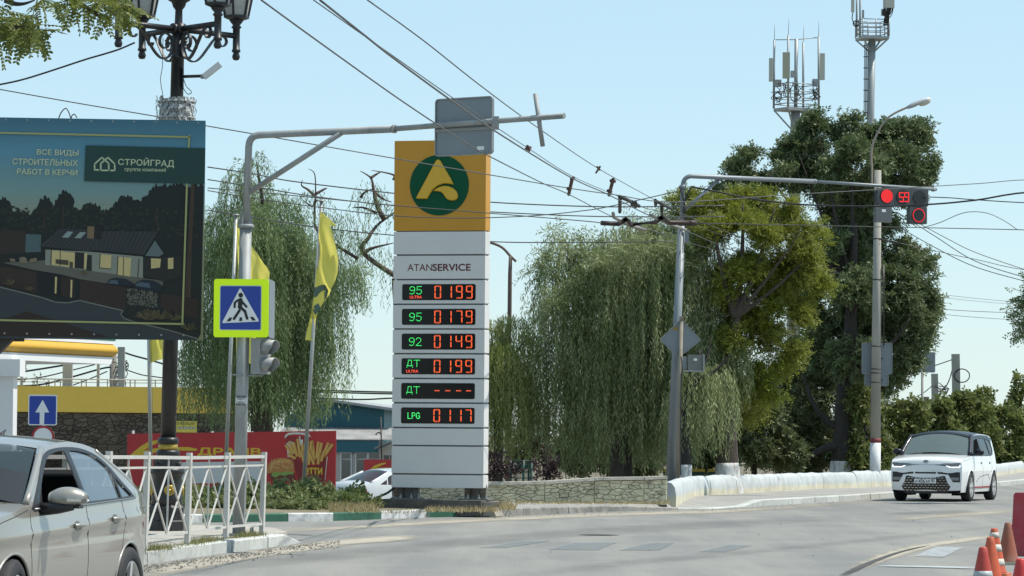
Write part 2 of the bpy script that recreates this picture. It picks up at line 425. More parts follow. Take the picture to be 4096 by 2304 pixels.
# kerb along the far side, stone by stone
def perp(a, b):
    d = (b - a); d.z = 0; d.normalize(); return Vector((-d.y, d.x, 0))
KH = {}     # kerb top height at each KW index
for i in range(len(KW)):
    px = 0 if i == 0 else (9999 if i > len(KP) else KP[i - 1][0])
    KH[i] = 0.14 if px < 2100 else 0.13 if px < 2300 else 0.11 if px < 2450 else 0.085 if px < 2600 else 0.05 if px < 2720 else 0.03 if px < 2980 else 0.14
kerb = struct(bpy.data.objects.new('kerb', None)); C.objects.link(kerb)
krg = random.Random(3)
def kerb_stone(a, b, ha, hb, w, mt, parent, gap=0.012):
    d = (b - a).normalized(); n = perp(a, b); a2, b2 = a + d * gap / 2, b - d * gap / 2
    j = krg.uniform(-0.008, 0.008); up = Vector((0, 0, 1)); c = 0.018
    A, B = a2 + n * j, b2 + n * j
    prof = [(0, -0.06), (0, -c), (c, 0), (w, 0), (w, -0.25)]
    vs, fs = [], []; k = len(prof)
    for p, h in ((A, ha), (B, hb)):
        for (o, z) in prof: vs.append(p + n * o + up * ((h + z) if z > -0.05 else (-0.05 if z > -0.1 else h - 0.2)))
    fs = [(i, i + k, i + k + 1, i + 1) for i in range(k - 1)] + [tuple(range(k)), tuple(k + i for i in reversed(range(k)))]
    m = MB().add(vs, fs); o = m.build('kerb_stone', mt, parent); return o
for i in range(len(KW) - 1):
    a, b = KW[i], KW[i + 1]; L = (b - a).length
    n = 1 if 2 <= i <= 10 else max(1, round(L / (1.15 if i < 18 else 4)))
    if i == 0: n = 12
    for q in range(n):
        t0, t1 = q / n, (q + 1) / n
        pa, pb = a.lerp(b, t0), a.lerp(b, t1); ha, hb = KH[i] + (KH[i + 1] - KH[i]) * t0, KH[i] + (KH[i + 1] - KH[i]) * t1
        if i <= 6: mt = M_green if (i % 2 == 0) else M_kwhite
        elif i <= 11: mt = M_kerbG
        else: mt = M_kerbL
        if i == 1: mt = M_green if q % 2 else M_kwhite
        if i == 2: mt = M_green
        if i == 3: mt = M_kwhite
        if i == 4: mt = M_green
        if i == 5: mt = M_kwhite
        if i == 6: mt = M_green
        kerb_stone(pa, pb, ha, hb, 0.18, mt, kerb)

# base line of the two low walls (pixels on the pavement, z = 0.14)
_wy = lambda x: (x, hz(x) + 1.36 * FPX / (67.8 + (x - 1600) * .0007))
WB = [_wy(x) for x in (1600, 1940, 2178, 2377, 2575, 2668)] + [(2700, 2008), (2791, 1983), (3018, 1971), (3137, 1963), (3284, 1955), (3415, 1952), (3586, 1943), (3996, 1903), (4096, 1887)]
WW = [gp(x, y, 0.14) for x, y in WB]; WW.append(WW[-1] + (WW[-1] - WW[-2]).normalized() * 70)
# pavement between kerb and wall
def interp(pl, t):   # along by fraction of index
    i = min(int(t), len(pl) - 2); return pl[i].lerp(pl[i + 1], t - i)
ks = []
for i in range(7, len(KW)):
    n = perp(KW[max(i - 1, 0)], KW[i]); p = KW[i] + n * 0.17; p.z = KH[i] - 0.012; ks.append(p)
pm = MB(); NS = 60
kk, ww = [], []
klen = np.cumsum([0] + [(b - a).length for a, b in zip(ks, ks[1:])]); wl = WW[1:]; wlen = np.cumsum([0] + [(b - a).length for a, b in zip(wl, wl[1:])])
# match by distance from the camera so the strip does not twist
def by_y(pl, y):
    for a, b in zip(pl, pl[1:]):
        if min(a.y, b.y) <= y <= max(a.y, b.y) and abs(b.y - a.y) > 1e-6: return a.lerp(b, (y - a.y) / (b.y - a.y))
    return pl[0] if y < pl[0].y else pl[-1]
rows = []
for x in list(range(1905, 2680, 60)):
    i = next(j for j in range(len(KP) - 1) if KP[j][0] <= x <= KP[j + 1][0]); t = (x - KP[i][0]) / (KP[i + 1][0] - KP[i][0])
    a = ks[i + 1 - 7].lerp(ks[i + 2 - 7], t) if i + 1 >= 7 else ks[0]
    j = next(j for j in range(len(WB) - 1) if WB[j][0] <= x <= WB[j + 1][0]); t = (x - WB[j][0]) / (WB[j + 1][0] - WB[j][0]); b = WW[j].lerp(WW[j + 1], t)
    rows.append((a, b))
for q in range(0, 41):
    t = q / 40; i0 = 11 - 7
    pa = ks[i0:]; pb = WW[5:]
    la = np.cumsum([0] + [(b - a).length for a, b in zip(pa, pa[1:])]); lb = np.cumsum([0] + [(b - a).length for a, b in zip(pb, pb[1:])])
    def cut(pl, ln, s):
        i = min(int(np.searchsorted(ln, s, 'right')) - 1, len(pl) - 2); return pl[i].lerp(pl[i + 1], (s - ln[i]) / (ln[i + 1] - ln[i]))
    rows.append((cut(pa, la, la[-1] * t ** 1.3), cut(pb, lb, lb[-1] * t ** 1.3 * 0.9999)))
for (a, b), (c, d) in zip(rows, rows[1:]):
    b2, d2 = b + Vector((-0.1, 0.18, 0)), d + Vector((-0.1, 0.18, 0))
    pm.quad(a, c, d2, b2)
pavement = struct(pm.build('pavement', M_pave))

# planted bed behind the painted kerb, up to the banner
bm_ = MB()
kb = [KW[i] + perp(KW[max(i - 1, 0)], KW[max(i, 1)]) * 0.17 for i in range(0, 8)]
kb = [Vector((p.x, p.y, 0.134)) for p in kb]
back = [Vector((p.x if i else p.x - 4, 67.3, 0.2)) for i, p in enumerate(kb)]; back[-1] = Vector((-0.25, 66.9, 0.15)); back[-2].x = min(back[-2].x, -1.4)
low = [Vector((p.x, p.y + 0.4, -0.97)) for p in back]
for i in range(len(kb) - 1):
    bm_.quad(kb[i], kb[i + 1], back[i + 1], back[i]); bm_.quad(back[i], back[i + 1], low[i + 1], low[i])
bed = struct(bm_.build('planting_bed', mat('bed soil', (0.2, 0.165, 0.11), 0.95, var=0.3, vscale=3, bump=0.6, dirt=(0.09, 0.09, 0.045), dscale=1.5, space='World')))

# ------------------------------------------------------------------ traffic island on the left
IK = [gp(380, 2283, 0), gp(588, 2255, 0), gp(928, 2209, 0), gp(1138, 2182, 0)]
tip = gp(1205, 2172, 0)
isl = struct(bpy.data.objects.new('traffic_island', None)); C.objects.link(isl)
edge = []
for a, b in zip(IK, IK[1:]):
    n = max(1, round((b - a).length / 1.0))
    for q in range(n): kerb_stone(a.lerp(b, q / n), a.lerp(b, (q + 1) / n), 0.15, 0.15, 0.17, M_kerbL, isl)
kerb_stone(IK[-1], tip, 0.15, 0.02, 0.17, M_kerbL, isl)
top = MB(); o_ = [p + perp(IK[0], IK[1]) * 0.16 for p in IK]
ipol = [(p.x, p.y) for p in o_] + [(tip.x - 0.2, tip.y + 0.1), (-3.35, 48.6), (-4.2, 49.6), (-9, 50.5), (-9, o_[0].y)]
patch([ipol], lambda x, y: (x, y, 0.146 if y > 0 else 0), 1.2, mb=top, smooth=False)
sk = [(p[0], p[1]) for p in ipol[3:]]
for (x0, y0), (x1, y1) in zip(sk, sk[1:]): top.quad((x0, y0, -0.02), (x1, y1, -0.02), (x1, y1, 0.146), (x0, y0, 0.146))
top.build('paving', mat('island paving', (0.33, 0.31, 0.27), 0.92, var=0.2, vscale=2, bump=0.4, bscale=45, dirt=(0.4, 0.37, 0.31), dscale=1.5, space='World'), isl)

# ------------------------------------------------------------------ marks and dust lying on the road
def decal_mat(name, col, rough=0.85, edge=0.5, nscale=4.0, speck=0.0, amount=1.0, stretch=(1, 1, 1)):
    mt = bpy.data.materials.new(name); mt.use_nodes = True; t = mt.node_tree; b = t.nodes['Principled BSDF']; N, L = t.nodes.new, t.links.new
    at_ = N('ShaderNodeAttribute'); at_.attribute_name = 'fade'; ge = N('ShaderNodeNewGeometry')
    mp = N('ShaderNodeMapping'); mp.inputs['Scale'].default_value = stretch; L(ge.outputs['Position'], mp.inputs[0])
    n = N('ShaderNodeTexNoise'); n.inputs['Scale'].default_value = nscale; n.inputs['Detail'].default_value = 8; n.inputs['Roughness'].default_value = 0.72; L(mp.outputs[0], n.inputs['Vector'])
    ad = N('ShaderNodeMath'); ad.operation = 'ADD'; L(at_.outputs['Fac'], ad.inputs[0]); L(n.outputs[0], ad.inputs[1])
    mr = N('ShaderNodeMapRange'); mr.inputs[1].default_value = 1.0 - edge * 0.5; mr.inputs[2].default_value = 1.0 + edge * 0.5; mr.inputs[4].default_value = amount; L(ad.outputs[0], mr.inputs[0])
    L(mr.outputs[0], b.inputs['Alpha']); b.inputs['Roughness'].default_value = rough; b.inputs['Specular IOR Level'].default_value = 0.25
    n2 = N('ShaderNodeTexNoise'); n2.inputs['Scale'].default_value = 30; n2.inputs['Detail'].default_value = 4; L(ge.outputs['Position'], n2.inputs['Vector'])
    m2 = N('ShaderNodeMapRange'); m2.inputs[1].default_value = 0.3; m2.inputs[2].default_value = 0.7; m2.inputs[3].default_value = 0.78; m2.inputs[4].default_value = 1.2; L(n2.outputs[0], m2.inputs[0])
    mx = N('ShaderNodeMix'); mx.data_type = 'RGBA'; mx.blend_type = 'MULTIPLY'; mx.inputs[0].default_value = 1; mx.inputs[6].default_value = (*col, 1); L(m2.outputs[0], mx.inputs[7]); L(mx.outputs[2], b.inputs['Base Color'])
    return mt
def strip(name, A, B, z, mt, core=1.0, ends=0.4, sub=10):
    """strip between two pixel polylines on the ground; fade is 0 at its edges"""
    PA = spline([gp(*p, z) for p in A], sub); PB = spline([gp(*p, z) for p in B], sub); vs, fs, fd = [], [], []
    K = 6; n = len(PA)
    for i, (a, b) in enumerate(zip(PA, PB)):
        e = min(1, min(i, n - 1 - i) / max(1, (n * 0.22)))
        for k in range(K + 1):
            t = k / K; p = a.lerp(b, t); p.z = z; vs.append(p); fd.append(core * (1 - abs(2 * t - 1) ** 2.2) * (ends + (1 - ends) * e) if core < 9 else 1.0)
    for i in range(n - 1):
        for k in range(K): q = i * (K + 1) + k; fs.append((q, q + 1, q + K + 2, q + K + 1))
    me = MB().add(vs, fs).mesh(name, mt); at_ = me.attributes.new('fade', 'FLOAT', 'POINT'); at_.data.foreach_set('value', fd)
    return struct(link(name, me))
Msand = decal_mat('road sand', (0.37, 0.335, 0.27), edge=0.55, nscale=1.6)
strip('sand_drift', [(560, 2262), (900, 2215), (1200, 2172), (1500, 2140)], [(560, 2330), (900, 2262), (1250, 2205), (1560, 2160)], 0.004, Msand, 0.95)
strip('sand_drift', [(1180, 2178), (1400, 2152), (1640, 2134)], [(1230, 2190), (1420, 2180), (1700, 2160)], 0.006, Msand, 0.9)
strip('sand_drift', [(900, 2120), (1400, 2098), (1900, 2070), (2500, 2046), (2960, 2031), (3580, 1992)], [(900, 2150), (1400, 2120), (1900, 2092), (2500, 2066), (2960, 2052), (3580, 2004)], 0.004, Msand, 0.72)
strip('sand_drift', [(3400, 2255), (3560, 2196), (3760, 2160), (4050, 2125)], [(3400, 2302), (3640, 2222), (3800, 2180), (4050, 2150)], 0.004, Msand, 0.85)
strip('sand_drift', [(3560, 2070), (3800, 2050), (4090, 2030)], [(3560, 2090), (3800, 2072), (4090, 2056)], 0.004, Msand, 0.65)
Mdark = decal_mat('tyre darkening', (0.13, 0.135, 0.135), edge=0.7, nscale=0.8, amount=0.3)
strip('dark_lane', [(700, 2250), (1500, 2178), (2300, 2110), (3400, 2052)], [(700, 2315), (1500, 2232), (2300, 2155), (3400, 2086)], 0.007, Mdark, 0.62)
strip('dark_lane', [(2000, 2290), (2600, 2225), (3300, 2165), (4050, 2090)], [(2000, 2330), (2600, 2262), (3300, 2190), (4050, 2110)], 0.007, Mdark, 0.5)
strip('asphalt_patch', [(3530, 2052), (3700, 2040), (3900, 2038)], [(3530, 2058), (3700, 2062), (3900, 2056)], 0.008, Mdark, 0.7)
Mblue = decal_mat('worn crossing paint', (0.215, 0.24, 0.245), edge=0.25, nscale=3, amount=0.5)
def quad_decal(name, q, z, mt, fade=1.0):
    a, b, c, d = [gp(*p, z) for p in q]; vs, fs, fd = [], [], []; n = 8
    for i in range(n + 1):
        for k in range(n + 1):
            p = a.lerp(b, i / n).lerp(d.lerp(c, i / n), k / n); p.z = z; vs.append(p); fd.append(fade * (1 if 0 < i < n and 0 < k < n else 0.75))
    for i in range(n):
        for k in range(n): w_ = i * (n + 1) + k; fs.append((w_, w_ + 1, w_ + n + 2, w_ + n + 1))
    me = MB().add(vs, fs).mesh(name, mt); at_ = me.attributes.new('fade', 'FLOAT', 'POINT'); at_.data.foreach_set('value', fd); return struct(link(name, me))
for q in ([(2190, 2197), (2392, 2200), (2470, 2168), (2300, 2168)], [(1915, 2190), (2030, 2190), (2200, 2162), (2090, 2162)], [(2470, 2200), (2640, 2200), (2700, 2168), (2600, 2170)],
          [(2790, 2206), (2900, 2207), (3010, 2180), (2920, 2176)]):
    quad_decal('crossing_marking', q, 0.009, Mblue, 0.75)
Mwp = decal_mat('worn white road paint', (0.42, 0.45, 0.46), edge=0.5, nscale=6, amount=0.85)
quad_decal('road_marking', [(3656, 2225), (3778, 2228), (3855, 2189), (3742, 2186)], 0.010, Mwp, 0.62)
strip('road_marking', [(3510, 2259), (3700, 2262), (3920, 2266)], [(3510, 2266), (3700, 2270), (3920, 2277)], 0.010, Mwp, 0.85)
Mtr = decal_mat('trench tar', (0.07, 0.07, 0.068), edge=0.5, nscale=5)
strip('road_trench', [(3340, 2300), (3470, 2245), (3600, 2203), (3720, 2178)], [(3400, 2302), (3500, 2251), (3615, 2207), (3725, 2180)], 0.011, Mtr, 1.0)
strip('road_crack', [(2310, 2136), (2400, 2136), (2490, 2139)], [(2310, 2139), (2400, 2141), (2490, 2140)], 0.011, Mtr, 0.95)
strip('road_crack', [(1110, 2132), (1190, 2136), (1262, 2140)], [(1110, 2134), (1190, 2138), (1262, 2142)], 0.011, Mtr, 1.0)
# loose gravel on the sand by the island kerb
rg = np.random.default_rng(5); gv = []
for k in range(650):
    t = rg.uniform(0, 1); x = 560 + t * 800; y = 2268 - t * 105 + abs(rg.normal(0, 14)); p = gp(x, y, 0); s = rg.uniform(0.006, 0.02)
    a = rg.uniform(0, 6.28); q = [Vector((math.cos(a + i * 2.09) * s * rg.uniform(.7, 1.4), math.sin(a + i * 2.09) * s, 0)) for i in range(3)]; tp = Vector((0, 0, s * 1.1))
    for tri in ((q[0], q[1], tp), (q[1], q[2], tp), (q[2], q[0], tp)): gv += [p + v + Vector((0, 0, 0.004)) for v in tri]
for k in range(200):
    x = rg.uniform(1900, 3900); y = rg.uniform(2060, 2230) if rg.random() < .12 else np.interp(x, [p[0] for p in KP], [p[1] for p in KP]) + abs(rg.normal(3, 6)); p = gp(x, y, 0); s = rg.uniform(0.008, 0.02)
    a = rg.uniform(0, 6.28); q = [Vector((math.cos(a + i * 2.09) * s, math.sin(a + i * 2.09) * s, 0)) for i in range(3)]; tp = Vector((0, 0, s))
    for tri in ((q[0], q[1], tp), (q[1], q[2], tp), (q[2], q[0], tp)): gv += [p + v + Vector((0, 0, 0.004)) for v in tri]
grv = stuff(link('gravel', raw_mesh('gravel', np.array([tuple(v) for v in gv]), 3, mat('gravel stone', (0.19, 0.175, 0.15), 0.9))))
tag(grv, 'small dark gravel scattered over the road edge', 'gravel')

# ------------------------------------------------------------------ low rubble wall with coping, and the whitewashed wall
Mrub = mat('cream painted rubble', (0.56, 0.52, 0.37), 0.9, var=0.2, vscale=7, bump=0.6, bscale=25, island=0.14, dirt=(0.12, 0.105, 0.08), dscale=5, dth=0.64)
Mmort = mat('dark wall mortar', (0.12, 0.11, 0.09), 0.95, var=0.3, vscale=9)
Mcop = mat('coping concrete', (0.42, 0.4, 0.34), 0.9, var=0.2, vscale=5, bump=0.5, bscale=30, island=0.12, dirt=(0.18, 0.165, 0.14), dscale=4, dth=0.62)
wall = thing('rubble_wall', 'low cream rubble stone wall with concrete coping behind the fuel price sign', 'wall', (WW[2].x, WW[2].y, 0.1))
srg = random.Random(11); frg = np.random.default_rng(3)
topz = {0: 0.5, 1: 0.5, 2: 0.53, 3: 0.6, 4: 0.62, 5: 0.64}
core = MB(); plaster_u = None; cid = 0
for i in range(5):
    a, b = WW[i], WW[i + 1]; pl = VP(a, b); L = pl.len; za, zb = topz[i], topz[i + 1]
    fr0 = lambda u, v, o, pl=pl: pl.pt(u, v, o)
    core.hexa([pl.pt(0, 0.02, -0.35), pl.pt(L, 0.02, -0.35), pl.pt(L, 0.02, 0), pl.pt(0, 0.02, 0), pl.pt(0, za - 0.02, -0.35), pl.pt(L, zb - 0.02, -0.35), pl.pt(L, zb - 0.02, 0), pl.pt(0, za - 0.02, 0)])
    cells = vor_cells(0, 0.1, L, 0.98, max(6, int(L * 0.45 / 0.0115)), 1.35, 0, 20 + i)
    for c in cells:
        hv = lambda u: (za + (zb - za) * u / L) - 0.025
        c2 = [(u, 0.1 + (v - 0.1) * (hv(u) - 0.1) / 0.88) for u, v in c]
        stone(MB(), shrink(c2, 0.006), fr0, 0.03, srg).build('stone', Mrub, wall)
    n = max(1, round(L / 0.95))
    for q in range(n):
        u0, u1 = L * q / n + 0.006, L * (q + 1) / n - 0.006; z0, z1 = za + (zb - za) * q / n, za + (zb - za) * (q + 1) / n; dz = srg.uniform(-0.006, 0.006)
        MB().hexa([pl.pt(u0, z0 - 0.02 + dz, -0.4), pl.pt(u1, z1 - 0.02 + dz, -0.4), pl.pt(u1, z1 - 0.02 + dz, 0.07), pl.pt(u0, z0 - 0.02 + dz, 0.07),
                   pl.pt(u0, z0 + 0.04 + dz, -0.4), pl.pt(u1, z1 + 0.04 + dz, -0.4), pl.pt(u1, z1 + 0.04 + dz, 0.06), pl.pt(u0, z0 + 0.04 + dz, 0.06)]).build('coping_stone', Mcop, wall)
core.build('core', Mmort, wall)
# whitewashed wall: one rounded profile per block with shallow joints
def whitewash():
    mt = bpy.data.materials.new('whitewash'); mt.use_nodes = True; t = mt.node_tree; b = t.nodes['Principled BSDF']; N, L = t.nodes.new, t.links.new
    ge = N('ShaderNodeNewGeometry'); sx = N('ShaderNodeSeparateXYZ'); L(ge.outputs['Position'], sx.inputs[0])
    mp = N('ShaderNodeMapping'); mp.inputs['Scale'].default_value = (7, 7, 1.6); L(ge.outputs['Position'], mp.inputs[0])
    n = N('ShaderNodeTexNoise'); n.inputs['Scale'].default_value = 1.6; n.inputs['Detail'].default_value = 6; L(mp.outputs[0], n.inputs['Vector'])
    ma = N('ShaderNodeMath'); ma.operation = 'MULTIPLY_ADD'; ma.inputs[1].default_value = 0.34; L(n.outputs[0], ma.inputs[0]); ma.inputs[2].default_value = 0.11
    lt = N('ShaderNodeMath'); lt.operation = 'SUBTRACT'; L(ma.outputs[0], lt.inputs[0]); L(sx.outputs['Z'], lt.inputs[1])
    mr = N('ShaderNodeMapRange'); mr.inputs[1].default_value = 0.0; mr.inputs[2].default_value = 0.025; L(lt.outputs[0], mr.inputs[0])
    n3 = N('ShaderNodeTexNoise'); n3.inputs['Scale'].default_value = 3; n3.inputs['Detail'].default_value = 8; L(ge.outputs['Position'], n3.inputs['Vector'])
    m3 = N('ShaderNodeMapRange'); m3.inputs[1].default_value = 0.3; m3.inputs[2].default_value = 0.7; m3.inputs[3].default_value = 0.8; m3.inputs[4].default_value = 1.12; L(n3.outputs[0], m3.inputs[0])
    mx = N('ShaderNodeMix'); mx.data_type = 'RGBA'; mx.inputs[6].default_value = (0.43, 0.46, 0.46, 1); mx.inputs[7].default_value = (0.52, 0.49, 0.37, 1); L(mr.outputs[0], mx.inputs[0])
    m2 = N('ShaderNodeMix'); m2.data_type = 'RGBA'; m2.blend_type = 'MULTIPLY'; m2.inputs[0].default_value = 1; L(mx.outputs[2], m2.inputs[6]); L(m3.outputs[0], m2.inputs[7]); L(m2.outputs[2], b.inputs['Base Color'])
    b.inputs['Roughness'].default_value = 0.85
    bp = N('ShaderNodeBump'); bp.inputs['Strength'].default_value = 0.5; bp.inputs['Distance'].default_value = 0.02; L(n3.outputs[0], bp.inputs['Height']); L(bp.outputs[0], b.inputs['Normal'])
    return mt
Mww = whitewash()
ww_ = thing('whitewashed_wall', 'low rounded whitewashed wall with flaking cream base along the pavement', 'wall', (WW[6].x, WW[6].y, 0.1))
path = [gp(2708, 2010, .14)] + WW[7:]; ln = np.cumsum([0] + [(b - a).length for a, b in zip(path, path[1:])])
s = 0.0
while s < ln[-1] - 1:
    st = 2.3 if s < 60 else 6.0; e = min(s + st, ln[-1]); blk = MB(); vs, fs = [], []; n = 8
    hh = 0.58 - 0.05 * (s / ln[-1]) + srg.uniform(-0.015, 0.015); w_ = 0.34 + srg.uniform(-0.02, 0.02)
    prof = [(0.0, 0.02), (0.0, 0.3), (-0.03, hh - 0.1), (-0.08, hh - 0.02), (-0.16, hh), (-0.23, hh - 0.02), (-0.28, hh - 0.1), (-0.3, -0.5)]
    for i in range(n + 1):
        q = s + 0.012 + (e - s - 0.024) * i / n; p = cut(path, ln, q); p2 = cut(path, ln, min(q + 0.3, ln[-1])); p1 = cut(path, ln, max(q - 0.3, 0)); d = (p2 - p1).normalized(); nn = Vector((d.y, -d.x, 0)).normalized()
        ee = -0.02 if i in (0, n) else 0.0
        for o, z in prof: vs.append(Vector((p.x, p.y, 0)) + nn * (o + ee + srg.uniform(-.008, .008)) + Vector((0, 0, z + ee + srg.uniform(-.008, .008))))
    k = len(prof)
    for i in range(n):
        for j in range(k - 1): a = i * k + j; fs.append((a, a + k, a + k + 1, a + 1))
    blk.add(vs, fs, True); blk.add([vs[j] for j in range(k)], [tuple(range(k))]); blk.add([vs[n * k + j] for j in range(k)], [tuple(reversed(range(k)))])
    blk.build('wall_block', Mww, ww_); s = e
# ================================================================== fuel price pylon
Mmetal = mat('galvanised steel', (0.33, 0.36, 0.36), 0.5, 0.35, var=0.16, vscale=4, dirt=(0.24, 0.26, 0.26), dscale=3, dth=0.6)
Mwhite = mat('white cabinet panel', (0.61, 0.6, 0.58), 0.35, var=0.04, vscale=1.5)
Mblack = mat('black plastic', (0.012, 0.012, 0.013), 0.35)
pa, pb = at(1570, 1952, 62.25), at(1940, 1952, 61.85); pp = VP(pa, pb); fr = pp.pt
U0, _, U1, _ = pp.box(1572, 562, 1939, 1951)
pyl = thing('price_sign', 'tall white and yellow fuel price pylon with glowing digits on concrete slab', 'sign', pp.pt((U0 + U1) / 2, 0.25))
rowsY = [561.5, 923.5, 1019.7, 1118, 1217, 1316, 1415, 1514, 1612, 1711, 1783, 1897, 1951]
Vz = [pp.uv(1757, y)[1] for y in rowsY]; T = 0.36; gp_ = 0.028
Myel = mat('yellow sign sheet', (0.52, 0.245, 0.012), 0.4, var=0.05, vscale=2)
Mscr = mat('led screen black', (0.005, 0.005, 0.006), 0.15, spec=0.25)
Mled_o = mat('led orange', (0.3, 0.04, 0.01), 0.4, emit=(1.0, 0.13, 0.035), estr=1.35)
Mled_g = mat('led green', (0.02, 0.3, 0.06), 0.4, emit=(0.06, 1.0, 0.2), estr=1.0)
Mled_r = mat('led red', (0.3, 0.02, 0.01), 0.4, emit=(1.0, 0.1, 0.05), estr=1.1)
def dots(mb, pts, r, off):
    for u, v in pts: mb.add([fr(u + r * math.cos(a), v + r * math.sin(a), off) for a in (0.39, 1.18, 1.96, 2.75, 3.53, 4.32, 5.1, 5.89)], [tuple(range(8))])
def seg_dots(ch, u, v, w, h, two=True):
    """dots of one seven-segment figure in the box u..u+w, v..v+h"""
    S = {'a': ((.12, 1), (.88, 1)), 'b': ((1, .93), (1, .57)), 'c': ((1, .43), (1, .07)), 'd': ((.12, 0), (.88, 0)), 'e': ((0, .43), (0, .07)), 'f': ((0, .93), (0, .57)), 'g': ((.16, .5), (.84, .5))}
    on = {'0': 'abcdef', '1': 'bc', '4': 'bcfg', '7': 'abc', '9': 'abcdfg', '-': 'g', '5': 'afgcd', '2': 'abged'}[ch]; out = []
    for k in on:
        (x0, y0), (x1, y1) = S[k]; hor = y0 == y1; n = 7 if not hor else 5
        for i in range(n):
            t = i / (n - 1); px, py = u + w * (x0 + (x1 - x0) * t), v + h * (y0 + (y1 - y0) * t)
            sx, sy = (0, h * 0.055) if hor else (w * 0.1, 0)
            cx = (u + w / 2 - px); cy = (v + h / 2 - py)
            out.append((px, py)); out.append((px + (sx if cx > 0 else -sx) + (w * .03 if hor else 0), py + (sy if cy >= 0 else -sy) + (h * 0.02 if not hor else 0)))
    return out
STROKE = {'9': [[(.95, .62), (.75, .48), (.4, .45), (.1, .58), (.05, .78), (.3, .98), (.7, .98), (.95, .8), (.95, .4), (.8, .1), (.45, 0), (.1, .08)]],
          '5': [[(.9, 1), (.15, 1), (.1, .55), (.5, .62), (.9, .5), (.95, .25), (.7, .02), (.35, 0), (.05, .12)]],
          '2': [[(.05, .78), (.25, .97), (.65, .99), (.93, .8), (.85, .55), (.4, .25), (.05, 0), (.98, 0)]],
          'Д': [[(0, -.12), (0, .12), (1, .12), (1, -.12)], [(.12, .12), (.28, 1), (.82, 1), (.82, .12)]], 'Т': [[(.02, 1), (1, 1)], [(.52, 1), (.52, 0)]],
          'L': [[(.1, 1), (.1, 0), (.85, 0)]], 'P': [[(.1, 0), (.1, 1), (.7, 1), (.92, .85), (.9, .6), (.65, .48), (.1, .48)]],
          'G': [[(.9, .82), (.65, 1), (.3, .97), (.05, .7), (.05, .3), (.3, .03), (.65, 0), (.95, .15), (.95, .45), (.6, .45)]]}
def stroke_dots(ch, u, v, w, h, step):
    out = []
    for pl in STROKE[ch]:
        for (x0, y0), (x1, y1) in zip(pl, pl[1:]):
            a, b = (u + w * x0, v + h * y0), (u + w * x1, v + h * y1); L = math.dist(a, b); n = max(1, round(L / step))
            for i in range(n): t = i / n; out.append((a[0] + (b[0] - a[0]) * t, a[1] + (b[1] - a[1]) * t))
        out.append((u + w * pl[-1][0], v + h * pl[-1][1]))
    return out
disp = {3: ('95', 'ULTRA', '0199'), 4: ('95', '', '0179'), 5: ('92', '', '0149'), 6: ('ДТ', 'ULTRA', '0199'), 7: ('ДТ', '', '----'), 8: ('LPG', '', '0117')}
k5 = (U1 - U0) / (925 - 143) * 1.0      # metres per zoom pixel in the display drawing
Mfold = mat('panel return', (0.7, 0.71, 0.71), 0.4)
